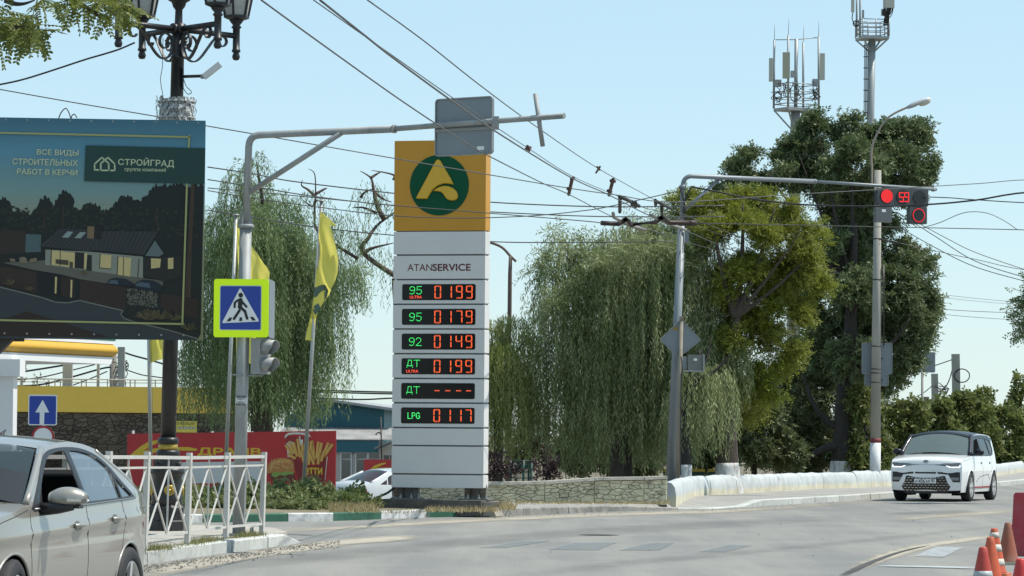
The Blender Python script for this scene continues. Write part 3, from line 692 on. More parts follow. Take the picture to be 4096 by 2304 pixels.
for i in range(12):
    v1, v0 = Vz[i] - (gp_ / 2 if i else 0), Vz[i + 1] + (gp_ / 2 if i < 11 else 0)
    if i == 0: v0 -= gp_ * 0.4
    mt = Myel if i == 0 else Mwhite
    pm_ = MB().prism(rrect(U0, v0, U1, v1, 0.012, 2), fr, T, -T)
    p_ = pm_.build('logo_panel' if i == 0 else 'panel', mt, pyl)
    if i in disp:
        a, b, c = disp[i]; s0 = U0 + (U1 - U0) * (223 - 148) / 755; s1 = U0 + (U1 - U0) * (827 - 148) / 755
        w0, w1 = v0 + (v1 - v0) * 0.145, v1 - (v1 - v0) * 0.165
        MB().prism(rrect(s0, w0, s1, w1, 0.03, 4), fr, 0.006, 0).build('display', Mscr, p_)
        kx = (s1 - s0) / 604; ky = (w1 - w0) / 140
        ex = lambda x: s0 + (x - 223) * kx
        ey = lambda y: w1 - (y - 175) * ky
        for ch, x in zip(c, (488, 573 + 4, 665, 747)):
            do = MB(); dots(do, seg_dots(ch, ex(x + 4), ey(299), 50 * kx, 108 * ky), 0.0056, 0.009); stuff(do.build('price_digit', Mled_o, p_))
        h0, h1 = (262, 196) if b else (280, 212)
        if a == 'LPG': cs = [(278, 26), (312, 28), (348, 30)]; h0, h1 = 272, 222
        elif a == 'ДТ': cs = [(268, 46), (326, 46)]; h0, h1 = (247, 192) if b else (265, 208)
        else: cs = [(284, 44), (341, 44)]
        for ch, (x, w_) in zip(a, cs): dg_ = MB(); dots(dg_, stroke_dots(ch, ex(x), ey(h0), w_ * kx, (h0 - h1) * ky, 0.019 if a != 'LPG' else 0.015), 0.0074, 0.009); stuff(dg_.build('grade_digit', Mled_g, p_))
        if b: text_mb(b, fr, ex(286 if a == '95' else 263), ey(300), ex(386 if a == '95' else 362), ey(276), 0.009).build('grade_text', Mled_r, p_)
    if i == 2:
        M_mar = mat('maroon lettering', (0.1, 0.012, 0.02), 0.5)
        u0, w0, u1, w1 = pp.box(1630, 1056, 1882, 1083); us = u0 + (u1 - u0) * (1730 - 1630) / 252
        tm = text_mb('ATAN', fr, u0, w0, us - 0.004, w1, 0.004); text_mb('SERVICE', fr, us + 0.006, w0, u1, w1, 0.004, 0.022, tm); tm.build('lettering', M_mar, p_)
    if i == 0:
        cu, cv = pp.uv(1757.4, 740.6); rr = 122 / FPX * 62
        Mgd = mat('green emblem disc', (0.003, 0.075, 0.034), 0.5, spec=.15)
        d_ = MB().prism(circ(cu, cv, rr, 48), fr, 0.012, 0).build('emblem_disc', Mgd, p_)
        hb = MB(); st = rr / 8.2
        for yy in range(-10, 11):
            for xx in range(-10, 11):
                x, y = (xx + 0.5 * (yy % 2)) * st * 1.08, yy * st * 0.92
                if math.hypot(x, y) < rr - st * 0.6:
                    n = 6; r1, r2 = st * 0.52, st * 0.22
                    vs = [fr(cu + x + r1 * math.cos(k * 1.047 + .52), cv + y + r1 * math.sin(k * 1.047 + .52), 0.0122) for k in range(6)] + [fr(cu + x + r2 * math.cos(k * 1.047 + .52), cv + y + r2 * math.sin(k * 1.047 + .52), 0.024) for k in range(6)]
                    hb.add(vs, [(k, (k + 1) % 6, 6 + (k + 1) % 6, 6 + k) for k in range(6)] + [tuple(range(6, 12))])
        hb.build('honeycomb_relief', mat('green emblem relief', (0.006, 0.12, 0.055), 0.3, spec=.4), d_)
        Mya = mat('yellow emblem letter', (0.62, 0.36, 0.015), 0.3)
        q1 = lambda x, y: pp.uv(900 + x / 1.809, 300 + y / 1.809)
        def bevel(poly, nm):
            n = len(poly); c = np.mean(poly, 0); ins = []
            for a, b, d in zip(poly[-1:] + poly[:-1], poly, poly[1:] + poly[:1]):
                e1 = np.array(b) - np.array(a); e2 = np.array(d) - np.array(b); n1 = np.array((-e1[1], e1[0])) / max(np.linalg.norm(e1), 1e-6); n2 = np.array((-e2[1], e2[0])) / max(np.linalg.norm(e2), 1e-6)
                nn = n1 + n2; nn = nn / max(np.linalg.norm(nn), 1e-6); ins.append(tuple(np.array(b) + nn * 0.014))
            A = [fr(u, v, 0.012) for u, v in poly]; B = [fr(u, v, 0.05) for u, v in poly]; D = [fr(u, v, 0.065) for u, v in ins]; mb = MB()
            mb.add(A + B + D, [(k, (k + 1) % n, n + (k + 1) % n, n + k) for k in range(n)] + [(n + k, n + (k + 1) % n, 2 * n + (k + 1) % n, 2 * n + k) for k in range(n)])
            patch([ins], lambda u, v: fr(u, v, 0.065), mb=mb, smooth=False); mb.build(nm, Mya, p_)
        A_ = [(1548, 611), (1530, 622), (1388, 888), (1394, 897), (1466, 897), (1486, 862), (1510, 828), (1545, 800), (1590, 786), (1630, 788), (1658, 795), (1640, 755), (1562, 622)]
        D_ = [(1512, 842), (1540, 841), (1568, 848), (1586, 864), (1598, 885), (1615, 902), (1640, 910), (1668, 907), (1686, 893), (1689, 868), (1678, 843), (1655, 820), (1622, 806), (1588, 803), (1552, 812), (1525, 828)]
        bevel([q1(x, y) for x, y in A_], 'emblem_letter'); bevel([q1(x, y) for x, y in D_], 'emblem_drop')
# inner frame seen in the gaps, legs, feet, bolts, slab
MB().prism(rrect(U0 + 0.05, Vz[12] + 0.03, U1 - 0.02, Vz[0] - 0.04, 0.01, 1), fr, T - 0.09, -T + 0.045).build('inner_frame', mat('grey inner frame', (0.16, 0.165, 0.17), 0.6, var=0.1), pyl)
slab_top = 0.30
Mleg = mat('dull steel leg', (0.2, 0.2, 0.19), 0.6, 0.3, var=0.25, vscale=6, dirt=(0.12, 0.085, 0.06), dscale=4)
for uc in (U0 + 0.26, U1 - 0.2):
    lg = MB()
    for du in (-0.15, 0.15): lg.prism([(uc + du - 0.05, slab_top + 0.02), (uc + du + 0.05, slab_top + 0.02), (uc + du + 0.05, Vz[12] + 0.05), (uc + du - 0.05, Vz[12] + 0.05)], fr, 0.1, -0.3)
    lg.prism([(uc - 0.13, slab_top + 0.02), (uc + 0.13, slab_top + 0.02), (uc + 0.13, Vz[12] + 0.02), (uc - 0.13, Vz[12] + 0.02)], fr, 0.03, -0.29)
    l_ = lg.build('leg', Mleg, pyl)
    fp = MB().prism([(uc - 0.28, slab_top - 0.003), (uc + 0.28, slab_top - 0.003), (uc + 0.28, slab_top + 0.025), (uc - 0.28, slab_top + 0.025)], fr, 0.34, -0.35).build('foot_plate', Mleg, pyl)
    for du in (-0.24, -0.1, 0.1, 0.24):
        MB().lathe([(0.028, 0.02), (0.028, 0.05), (0.014, 0.05), (0.014, 0.1)], pp.pt(uc + du, slab_top, -0.06), 8, smooth=False).build('bolt', mat('bolt steel', (0.35, 0.34, 0.32), 0.5, 0.5), fp)
sl_ = thing('concrete_slab', 'dark weathered concrete footing slab under the fuel price sign', 'slab', pp.pt((U0 + U1) / 2, 0.1))
ub0, _, ub1, _ = pp.box(1515, 2003, 1945, 2045)
MB().prism([(ub0, 0.02), (ub1, 0.02), (ub1, slab_top), (ub0 + 0.02, slab_top)], fr, 1.0, -0.6).build('footing', mat('old footing concrete', (0.085, 0.08, 0.07), 0.95, var=0.35, vscale=4, bump=0.8, bscale=18, dirt=(0.2, 0.18, 0.15), dscale=2.5, dth=0.66), sl_)
sb = MB(); vs = []
ub2 = pp.uv(2000, 2020)[0]
MB().prism([(ub1 + 0.01, 0.02), (ub2, 0.02), (ub2 - 0.08, 0.2), (ub1 + 0.25, 0.28), (ub1 + 0.01, 0.27)], fr, 0.6, -0.3).build('broken_block', mat('broken concrete', (0.3, 0.27, 0.22), 0.95, var=0.3, vscale=4, bump=0.8, bscale=15), sl_)
# black cable looping from the slab to the ground
cb = MB().tube(spline([pp.pt(U0 + 0.06, 0.56, -0.2), pp.pt(U0 - 0.05, 0.42, 0.05), pp.pt(ub0 - 0.02, 0.3, 0.2), pp.pt(ub0 - 0.12, 0.12, 0.35)], 5), 0.022, 6)
tag(cb.build('power_cable', Mblack), 'black cable running down from the price sign into the shrubs', 'cable')
# ================================================================== things on the traffic island
Mgalv = mat('galvanised pole', (0.29, 0.3, 0.295), 0.6, 0.15, var=0.2, vscale=2.5, dirt=(0.2, 0.21, 0.205), dscale=2, dth=0.58, stretch=(1, 1, 0.4))
Msignback = mat('sign back aluminium', (0.2, 0.23, 0.25), 0.55, 0.2, var=0.08, vscale=2)
Mretw = mat('reflective white', (0.72, 0.73, 0.72), 0.45)
Mblue_s = mat('sign blue', (0.012, 0.045, 0.3), 0.4)
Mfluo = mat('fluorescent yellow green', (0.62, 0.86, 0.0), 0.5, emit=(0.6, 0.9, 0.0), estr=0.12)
Mink = mat('sign black', (0.008, 0.008, 0.009), 0.5)
def pole(mb, pts, r, n=14): mb.tube(pts, r, n); return mb
def arc(a, b, c, n=6):   # quadratic bend
    a, b, c = Vector(a), Vector(b), Vector(c); return [a * (1 - t) ** 2 + b * 2 * t * (1 - t) + c * t * t for t in [i / n for i in range(n + 1)]]
def capsule(a, b, w, n=5):
    a, b = np.array(a, float), np.array(b, float); d = (b - a) / np.linalg.norm(b - a); ang = math.atan2(d[1], d[0]); out = []
    for i in range(n + 1): t = ang - math.pi / 2 + math.pi * i / n; out.append((b[0] + w / 2 * math.cos(t), b[1] + w / 2 * math.sin(t)))
    for i in range(n + 1): t = ang + math.pi / 2 + math.pi * i / n; out.append((a[0] + w / 2 * math.cos(t), a[1] + w / 2 * math.sin(t)))
    return out
# ---- mast with pedestrian sign
dm = 44.8
md = lambda px: dm - 2.7 * max(0, px - 1000) / 1257
base = at(955, 2139, dm); base.z = 0.146
mast = thing('mast_arm_pole', 'grey tubular mast with long bare arm reaching over the road beside railing', 'pole', base)
mb = MB(); pole(mb, [base, at(983, 910, dm)], [0.085, 0.08]); mb.build('lower_tube', Mgalv, mast)
MB().lathe([(0.11, -0.02), (0.11, 0.02), (0.085, 0.03)], at(983, 906, dm), 14).build('flange', Mgalv, mast)
cn = MB()
for a in range(6):
    t = a * math.pi / 3; d = Vector((math.cos(t), math.sin(t), 0)); p = at(983, 905, dm); cn.add([p + d * 0.05, p + d * 0.1, p + d * 0.055 + Vector((0, 0, 0.25))], [(0, 1, 2)])
cn.build('gusset', Mgalv, mast)
mb = MB(); pole(mb, [at(983, 908, dm), at(995, 585, dm)] + arc(at(996, 580, dm), at(999, 542, dm), at(1040, 540, dm)) + [at(1574, 516, md(1574))], 0.047); mb.build('upper_tube', Mgalv, mast)
MB().tube([at(1572, 516, md(1572)), at(1582, 515.6, md(1582))], 0.055, 14).build('reducer_ring', Mgalv, mast)
MB().tube([at(1560, 516.5, md(1560)), at(2257, 463, md(2257))], 0.036, 12).build('arm_tube', Mgalv, mast)
MB().tube([at(1000, 768, dm), at(1365, 532, md(1365))], 0.036, 12).build('brace', Mgalv, mast)
MB().tube([at(2141, 375, md(2141)), at(2171, 585, md(2171))], 0.029, 12).build('cross_tube', Mgalv, mast)
fl = MB(); fl.box(base + Vector((0, 0, 0.012)), (0.42, 0.42, 0.024))
fpl = fl.build('base_plate', Mgalv, mast)
for sx in (-1, 1):
    for sy in (-1, 1): MB().lathe([(0.022, 0), (0.022, 0.03), (0.012, 0.03), (0.012, 0.09)], base + Vector((sx * .17, sy * .17, 0.02)), 8, smooth=False).build('bolt', Mgalv, fpl)
cl = MB(); cl.lathe([(0.1, 0), (0.1, 0.02)], at(960, 1502, dm), 12); cl.build('clamp', Mgalv, mast)
# paper notice wrapped on the mast
sp0, sp1 = at(967, 1625, dm), at(968, 1580, dm); hh = (sp1 - sp0).length
def stick(u, v, off=0.0):
    t = -math.pi / 2 + u; c = sp0.lerp(sp1, v); return c + Vector((math.cos(t), math.sin(t), 0)) * (0.0865 + off)
nm = thing('paper_notice', 'torn white paper notice with black print pasted on the mast', 'notice', sp0)
patch([[(-1.3, 0), (1.0, 0), (1.15, .5), (1.05, 1), (-1.3, 1)]], lambda u, v: stick(u, v), (0.2, 0.5)).build('paper', mat('notice paper', (0.6, 0.6, 0.57), 0.8, var=0.1, vscale=20), nm)
tm = text_mb('ПОМОЩЬ', lambda u, v, o: stick(u, v, o), -1.2, 0.76, 0.9, 0.93, 0.002, 0.02)
for k in range(6): tm.add([stick(u, 0.68 - k * 0.062 + dv, 0.002) for u, dv in ((-1.1, 0), (0.8 - 0.1 * (k % 3), 0), (0.8 - 0.1 * (k % 3), -.026), (-1.1, -.026))], [(0, 1, 2, 3)])
text_mb('978 907-72-77', lambda u, v, o: stick(u, v, o), -1.15, 0.07, 0.85, 0.2, 0.002, 0.02, tm)
tm.build('print', Mink, nm)
# ---- gantry sign seen from behind
ps = VP(at(1737, 500, md(1737) + 0.06), at(1975, 500, md(1975) + 0.06))
gs = thing('road_sign', 'grey back of a square road sign hung on the mast arm', 'sign', ps.P(1856, 505))
b_ = ps.box(1741, 390, 1971, 621)
MB().prism(rrect(*b_, 0.05), ps.pt, 0.025, -0.03).build('plate', Msignback, gs)
rim = rrect(*b_, 0.05); ri = rrect(b_[0] + .014, b_[1] + .014, b_[2] - .014, b_[3] - .014, 0.04)
rm = MB(); n = len(rim); rm.add([ps.pt(u, v, -0.005) for u, v in rim] + [ps.pt(u, v, 0.012) for u, v in rim] + [ps.pt(u, v, 0.012) for u, v in ri] + [ps.pt(u, v, -0.004) for u, v in ri],
      [(i, (i + 1) % n, n + (i + 1) % n, n + i) for i in range(n)] + [(n + i, n + (i + 1) % n, 2 * n + (i + 1) % n, 2 * n + i) for i in range(n)] + [(2 * n + i, 2 * n + (i + 1) % n, 3 * n + (i + 1) % n, 3 * n + i) for i in range(n)])
rm.build('rim', Mgalv, gs)
u0, v0, u1, v1 = ps.box(1741, 512, 1971, 524); MB().prism([(u0, v0), (u1 + .03, v0), (u1 + .03, v1), (u0, v1)], ps.pt, 0.02, -0.006).build('rail', Mgalv, gs)
c_ = MB(); c_.box(at(1985, 492, md(1985)), (0.07, 0.12, 0.16)); c_.build('clamp', Mgalv, gs)
u0, v0, u1, v1 = ps.box(1908, 585, 1936, 600); MB().prism([(u0, v0), (u1, v0), (u1, v1), (u0, v1)], ps.pt, 0.001, -0.003).build('maker_label', Mretw, gs)
# ---- pedestrian crossing sign
pq = VP(at(855, 1230, dm - 0.14), at(1075, 1230, dm - 0.2))
cs_ = thing('crossing_sign', 'blue pedestrian crossing sign on fluorescent yellow green board on the mast', 'sign', pq.P(960, 1350))
Bx = pq.box(855, 1116, 1074, 1349)
MB().prism(rrect(*Bx, 0.035), pq.pt, 0.02, -0.02).build('board', Mfluo, cs_)
b_ = pq.box(879, 1142, 1046, 1321); MB().prism(rrect(*b_, 0.02), pq.pt, 0.004, 0).build('white_border', mat('grey white border', (0.5, 0.53, 0.55), 0.4), cs_)
b_ = pq.box(882, 1145, 1043, 1318); MB().prism(rrect(*b_, 0.018), pq.pt, 0.003, 0.004).build('blue_field', Mblue_s, cs_)
Q = lambda x, y: pq.uv(900 + x / 2.516, 1000 + y / 2.516)
tri = [Q(-22, 725), Q(335, 713), Q(343, 722), Q(340, 728), Q(163, 392), Q(155, 384), Q(148, 392), Q(-27, 735)]
tri = [Q(-24, 736), Q(341, 720), Q(338, 700), Q(164, 393), Q(155, 385), Q(147, 393), Q(-24, 722)]
patch([tri], lambda u, v: pq.pt(u, v, 0.010), smooth=False).build('white_triangle', Mretw, cs_)
ZP = 1 / 2.516
loops = [circ(*Q(160, 455), 24 * ZP / FPX * dm, 16)]
def cap(a, b, w): loops.append(capsule(Q(*a), Q(*b), w * ZP / FPX * dm))
cap((158, 505), (152, 575), 44); cap((135, 503), (100, 530), 22); cap((100, 530), (98, 575), 22); cap((172, 520), (218, 572), 22); cap((155, 575), (203, 618), 28); cap((203, 618), (224, 690), 26); cap((148, 608), (92, 693), 26)
pic = MB(); patch(loops, lambda u, v: pq.pt(u, v, 0.014), evenodd=False, smooth=False, mb=pic); pic.build('walking_figure', Mink, cs_)
for q in ([(45, 682), (74, 679), (59, 716), (16, 720)], [(148, 678), (173, 677), (174, 715), (144, 716)], [(254, 673), (284, 673), (312, 709), (277, 711)]): MB().add([pq.pt(*Q(*p), 0.014) for p in reversed(q)], [(0, 1, 2, 3)]).build('zebra_bar', Mink, cs_)
# second plate on the same mast, nearly edge-on
e0, e1 = at(1077, 1230, dm - 0.16), at(1099, 1230, dm + 0.6); pe = VP(e0, e1)
es = thing('crossing_sign', 'grey back of second crossing plate set square to the yellow green one', 'sign', at(1088, 1350, dm))
u1_ = pe.len; v0_, v1_ = pe.uv(1077, 1349)[1], pe.uv(1077, 1116)[1]
MB().prism(rrect(0, v0_, u1_, v1_, 0.05), pe.pt, 0.025, -0.025).build('plate', Msignback, es)
MB().tube([at(968, 1240, dm), at(1085, 1240, dm + .1)], 0.018, 8).build('bracket', Mgalv, es)
# ---- pedestrian signal under it, facing right
hc = at(1053, 1425, dm - 0.05); ped = thing('pedestrian_signal', 'two lens pedestrian signal with hoods under the crossing sign', 'traffic light', hc - Vector((0, 0, .24)))
Mpl = mat('grey signal plastic', (0.25, 0.255, 0.25), 0.5, var=0.06)
ax = Vector((0.86, -0.5, 0)).normalized(); ay = Vector((0.5, 0.86, 0))
MB().box(hc - ax * 0.04, (0.13, 0.27, 0.47), ax, ay).build('housing', Mpl, ped)
for dz in (0.115, -0.115):
    c0 = hc + ax * 0.028 + Vector((0, 0, dz)); vs, fs = [], []; n = 14
    for i in range(n + 1):
        t = R(-60) + R(300) * i / n; r = 0.1; o = ay * math.cos(t) * r + Vector((0, 0, math.sin(t) * r)); ln_ = 0.17 if math.sin(t) > 0 else 0.17 + math.sin(t) * 0.1
        vs += [c0 + o, c0 + o * 0.97 + ax * ln_, c0 + o * 0.92, c0 + o * 0.9 + ax * (ln_ - .002)]
    for i in range(n): k = i * 4; fs += [(k, k + 4, k + 5, k + 1), (k + 2, k + 3, k + 7, k + 6), (k + 1, k + 5, k + 7, k + 3)]
    h_ = MB().add(vs, fs, True).build('hood', Mpl, ped)
    MB().lathe([(0.09, 0), (0.085, 0.01), (0.05, 0.02)], c0, 16, ax).build('lens', mat('dark signal lens', (0.02, 0.02, 0.022), 0.2), ped)
MB().tube([at(965, 1502, dm), at(1050, 1502, dm - .05)], 0.014, 6).tube([at(1045, 1502, dm - .05), hc - Vector((0, 0, .24))], 0.014, 6).build('bracket', Mgalv, ped)
# ---- ornate lamp post
dl = 46.7; PM = FPX / dl
Lb = at(664, 2120, dl); Lb.z = 0.146
Mcast = mat('black cast iron', (0.016, 0.0165, 0.018), 0.42, 0.1, var=0.25, vscale=6, bump=0.15, bscale=60)
Mgold = mat('gold paint', (0.42, 0.3, 0.06), 0.4, 0.5, var=0.2, vscale=20)
lamp = thing('ornate_street_lamp', 'black cast iron street lamp with scroll arms and lanterns on the island', 'street lamp', Lb)
axis = lambda y: at(664 + (2120 - y) * 0.0248, y, dl)
def lz(lst, n=24, rot=0.0, smooth=True):
    """lathe along the leaning axis from (radius px, y px)"""
    vs, fs = [], []
    for r, y in lst:
        c = axis(y)
        for j in range(n): t = 2 * math.pi * j / n + rot; vs.append(c + Vector((math.cos(t), math.sin(t), 0)) * (r / PM))
    for i in range(len(lst) - 1):
        for j in range(n): a, b = i * n + j, i * n + (j + 1) % n; fs.append((a, b, b + n, a + n))
    fs += [tuple(reversed(range(n))), tuple((len(lst) - 1) * n + j for j in range(n))]; return MB().add(vs, fs, smooth)
lz([(77, 2122), (77, 2085), (71, 2080), (71, 2050), (74, 2046), (74, 2030), (64, 2018)], 8, 0.39, False).build('plinth', Mcast, lamp)
lz([(64, 2020), (62, 1990), (59, 1945), (57, 1912), (62, 1900), (68, 1893), (69, 1882), (64, 1872)], 24).build('pedestal', Mcast, lamp)
lz([(56, 1874), (57, 1848), (56, 1836), (46, 1830), (44, 1826)], 8, 0.39, False).build('neck', Mcast, lamp)
lz([(42, 1828), (47, 1818), (48, 1810), (45, 1803), (38, 1799)], 24).build('lower_ring', Mcast, lamp)
lz([(38, 1800), (39, 1790), (38, 1776)], 24).build('gold_band', Mgold, lamp)
lz([(38, 1777), (43, 1769), (43, 1760), (39, 1752), (31, 1748)], 24).build('upper_ring', Mcast, lamp)
lz([(31, 1750), (30, 1300), (27, 480), (25.5, 235), (29, 233), (29, 226), (25, 224), (24, 120), (17, 116), (15, 100)], 20).build('shaft', Mcast, lamp)
lz([(19, 118), (20, 104), (16, 98), (14.5, 40), (24, 28), (30, 10), (44, 2), (50, -12)], 16).build('top_stem', Mcast, lamp)
for a in range(4):      # gold rosettes and leaf relief
    t = R(-75 + 90 * a); d = Vector((math.cos(t), math.sin(t), 0)); c = axis(1960) + d * (60.5 / PM)
    ro = MB().lathe([(0.075, -0.01), (0.072, 0.014), (0.06, 0.02), (0.052, 0.012), (0.02, 0.012), (0.016, 0.026), (0.0, 0.028)], c, 20, d)
    sd_ = Vector((-d.y, d.x, 0))
    for k in range(12):
        tt = k * math.pi / 6; q = sd_ * math.cos(tt) + Vector((0, 0, math.sin(tt))); ro.tube([c + q * 0.02 + d * .016, c + q * 0.058 + d * .018], 0.007, 5)
    ro.build('rosette', Mgold, lamp)
    t2 = R(-30 + 90 * a); d2 = Vector((math.cos(t2), math.sin(t2), 0)); c2 = axis(1855) + d2 * (54 / PM); s2 = Vector((-d2.y, d2.x, 0)); lf = MB()
    for k in range(-3, 4): lf.tube([c2 - Vector((0, 0, .05)), c2 + s2 * (k * 0.016) + Vector((0, 0, .035 - abs(k) * 0.008)) + d2 * .012], [0.012, 0.007], 5)
    lf.build('leaf_relief', Mcast, lamp)
ctr = axis(117)
Mlant = mat('frosted lantern pane', (0.42, 0.43, 0.4), 0.35, var=0.12, vscale=3, dirt=(0.25, 0.25, 0.22), dscale=4, dth=0.62)
for k, (ex_, ey_) in enumerate(((-0.735, -0.75), (0.735, 0.75), (0.6, -0.68), (-0.57, 0.68))):
    dv = Vector((ex_, ey_, 0)); L = dv.length; dn = dv.normalized(); sdv = Vector((-dn.y, dn.x, 0)); up = Vector((0, 0, 1))
    arm = MB().tube([ctr + dn * 0.05, ctr + dv], 0.04, 12).build('arm', Mcast, lamp)
    MB().lathe([(0.075, 0), (0.078, 0.03), (0.075, 0.06)], ctr + dn * 0.05, 14, dn).build('collar', Mcast, arm)
    e = ctr + dv
    st = MB().lathe([(0.0, -0.345), (0.04, -0.335), (0.057, -0.295), (0.045, -0.25), (0.035, -0.235), (0.06, -0.228), (0.06, -0.19), (0.05, -0.185), (0.05, 0.1), (0.075, 0.12), (0.05, 0.15), (0.09, 0.2), (0.1, 0.22)], e, 16).build('lamp_stem', Mcast, lamp)
    S = lambda s, z: ctr + dn * (s * L) + up * z
    sc = MB(); line = spline([S(.70, -.13), S(.74, -.17), S(.80, -.15), S(.83, -.09), S(.79, -.035), S(.70, -.03), S(.6, -.1), S(.5, -.22), S(.38, -.36), S(.27, -.425), S(.16, -.39), S(.1, -.27), S(.13, -.12), S(.22, -.075), S(.3, -.13), S(.31, -.22), S(.25, -.28), S(.18, -.26), S(.17, -.2), S(.21, -.17)], 4)
    for i in range(len(line) - 1): 
        a, b = line[i], line[i + 1]; d = (b - a).normalized(); nn = d.cross(sdv).normalized() * 0.009; ww2 = sdv * 0.024
        sc.hexa([a - ww2 - nn, a + ww2 - nn, a + ww2 + nn, a - ww2 + nn, b - ww2 - nn, b + ww2 - nn, b + ww2 + nn, b - ww2 + nn])
    sc.build('scroll', Mcast, lamp)
    lb_ = e + up * 0.22; n = 6; r0, r1, hl = 0.17, 0.27, 0.55; ro_ = R(20)
    ring = lambda r, z: [lb_ + Vector((math.cos(ro_ + 2 * math.pi * j / n) * r, math.sin(ro_ + 2 * math.pi * j / n) * r, z)) for j in range(n)]
    lan = MB().add(ring(r0 * .6, 0) + ring(r0 + .015, 0.03) + ring(r0 + .015, 0.06) + ring(r0 - .01, 0.065), [(i + j, i + (j + 1) % n, i + n + (j + 1) % n, i + n + j) for i in (0, n, 2 * n) for j in range(n)] + [tuple(reversed(range(n)))])
    A_, B_ = ring(r0, 0.06), ring(r1, hl)
    for j in range(n): lan.bar(A_[j], B_[j], 0.026)
    for j in range(n): lan.bar(B_[j], B_[(j + 1) % n], 0.035)
    lan.add(ring(r1 + .03, hl) + ring(r1 * .75, hl + .15) + ring(0.07, hl + .26) + ring(0.03, hl + .36), [(i + j, i + (j + 1) % n, i + n + (j + 1) % n, i + n + j) for i in (0, n, 2 * n) for j in range(n)] + [tuple(range(3 * n, 4 * n))])
    lo_ = lan.build('lantern', Mcast, lamp)
    A2, B2 = ring(r0 - .012, 0.065), ring(r1 - .015, hl)
    for j in range(n): MB().quad(A2[j], A2[(j + 1) % n], B2[(j + 1) % n], B2[j]).build('pane', Mlant, lo_)
# plastic anti-climb collar of wavy strips
col = MB(); rg = random.Random(4); cc0 = axis(440)
for j in range(34):
    t = 2 * math.pi * j / 34; r = 0.27 + rg.uniform(-.03, .012); d = Vector((math.cos(t), math.sin(t), 0)); s_ = Vector((-d.y, d.x, 0)); ph = rg.uniform(0, 6)
    pts = [cc0 + d * (r + 0.012 * math.sin(ph + z * 14)) + s_ * 0.014 * math.sin(ph + z * 22) + Vector((0, 0, -0.17 + 0.34 * z + (rg.uniform(-.03, .02) if z > .9 else 0))) for z in [q / 12 for q in range(13)]]
    for a, b in zip(pts, pts[1:]):
        wd = 0.017 + 0.008 * math.sin(ph + (a.z - cc0.z) * 60); col.quad(a - s_ * wd, a + s_ * wd, b + s_ * wd, b - s_ * wd)
col.lathe([(0.262, -0.12), (0.262, -0.1)], cc0, 24); col.lathe([(0.262, 0.1), (0.262, 0.12)], cc0, 24); col.lathe([(0.22, -.16), (0.225, .14)], cc0, 24)
cw = thing('plastic_collar', 'ragged pale plastic collar wrapped round the ornate lamp post', 'collar', cc0 - Vector((0, 0, .17)))
stuff(col.build('strips', mat('milky plastic', (0.45, 0.46, 0.45), 0.25, var=0.4, vscale=18, dirt=(0.12, 0.115, 0.1), dscale=14, dth=0.56), cw)); cw.children[0]['kind'] = 'stuff'
# small flood light on the lamp post
fb = axis(308); fl_ = thing('flood_light', 'small white box flood light on a short bracket below the lantern arms', 'lamp', fb)
arm_e = at(806, 304, dl - 0.35)
MB().tube([fb + Vector((.05, -.05, 0)), arm_e], 0.022, 10).build('bracket', Mcast, fl_)
MB().box(fb + Vector((0.085, -0.06, -0.03)), (0.02, 0.06, 0.28)).build('mounting_plate', Mcast, fl_)
c0, c1 = at(822, 303, dl - .4), at(874, 262, dl - .4); dd = (c1 - c0).normalized()
MB().box((c0 + c1) / 2, ((c1 - c0).length + .06, 0.13, 0.075), dd, Vector((0, 1, 0)), dd.cross(Vector((0, 1, 0)))).build('housing', mat('white lamp housing', (0.6, 0.6, 0.58), 0.4), fl_)
MB().box(at(812, 306, dl - .37), (0.06, 0.05, 0.06)).build('joint', Mgalv, fl_)
MB().tube(spline([fb + Vector((.09, -.06, -.02)), at(745, 345, dl - .1), at(766, 368, dl - .15), at(750, 376, dl - .1), at(733, 352, dl - .1)], 6), 0.006, 5).build('loop_cable', Mblack, fl_)
MB().tube(spline([at(652, 150, dl - .1), at(650, 260, dl - .15), at(642, 320, dl - .15), at(652, 385, dl - .2), at(646, 400, dl - .2)], 6), 0.005, 5).build('hanging_cable', Mblack, fl_)

# ================================================================== pedestrian railing
Mfen = mat('railing paint', (0.48, 0.465, 0.43), 0.5, var=0.1, vscale=8, dirt=(0.3, 0.27, 0.22), dscale=9, dth=0.68)
FP = []
for px, py, d, tx, ty in ((425, 2222, 36.6, 437, 1805), (577, 2201, 38.7, 590, 1807), (749, 2175, 41.0, 758, 1811), (903, 2151, 43.4, 912, 1810), (1047, 2143, 45.0, 1057, 1808)):
    b = at(px, py, d); t = at(tx, ty, d); FP.append((b, t))
b0, t0 = FP[0]; b1, t1 = FP[1]
for k in range(1, 4): FP.insert(0, (b0 + (b0 - b1) * k, t0 + (t0 - t1) * k))
rail = thing('pedestrian_railing', 'white painted steel pedestrian railing with crossed bars along the island kerb', 'railing', (FP[5][0].x, FP[5][0].y, 0.146))
for b, t in FP:
    b = Vector((b.x, b.y, 0.13)); mb = MB().bar(b, t, 0.06, 0.06, up=(0.3, 1, 0)); mb.build('post', Mfen, rail)
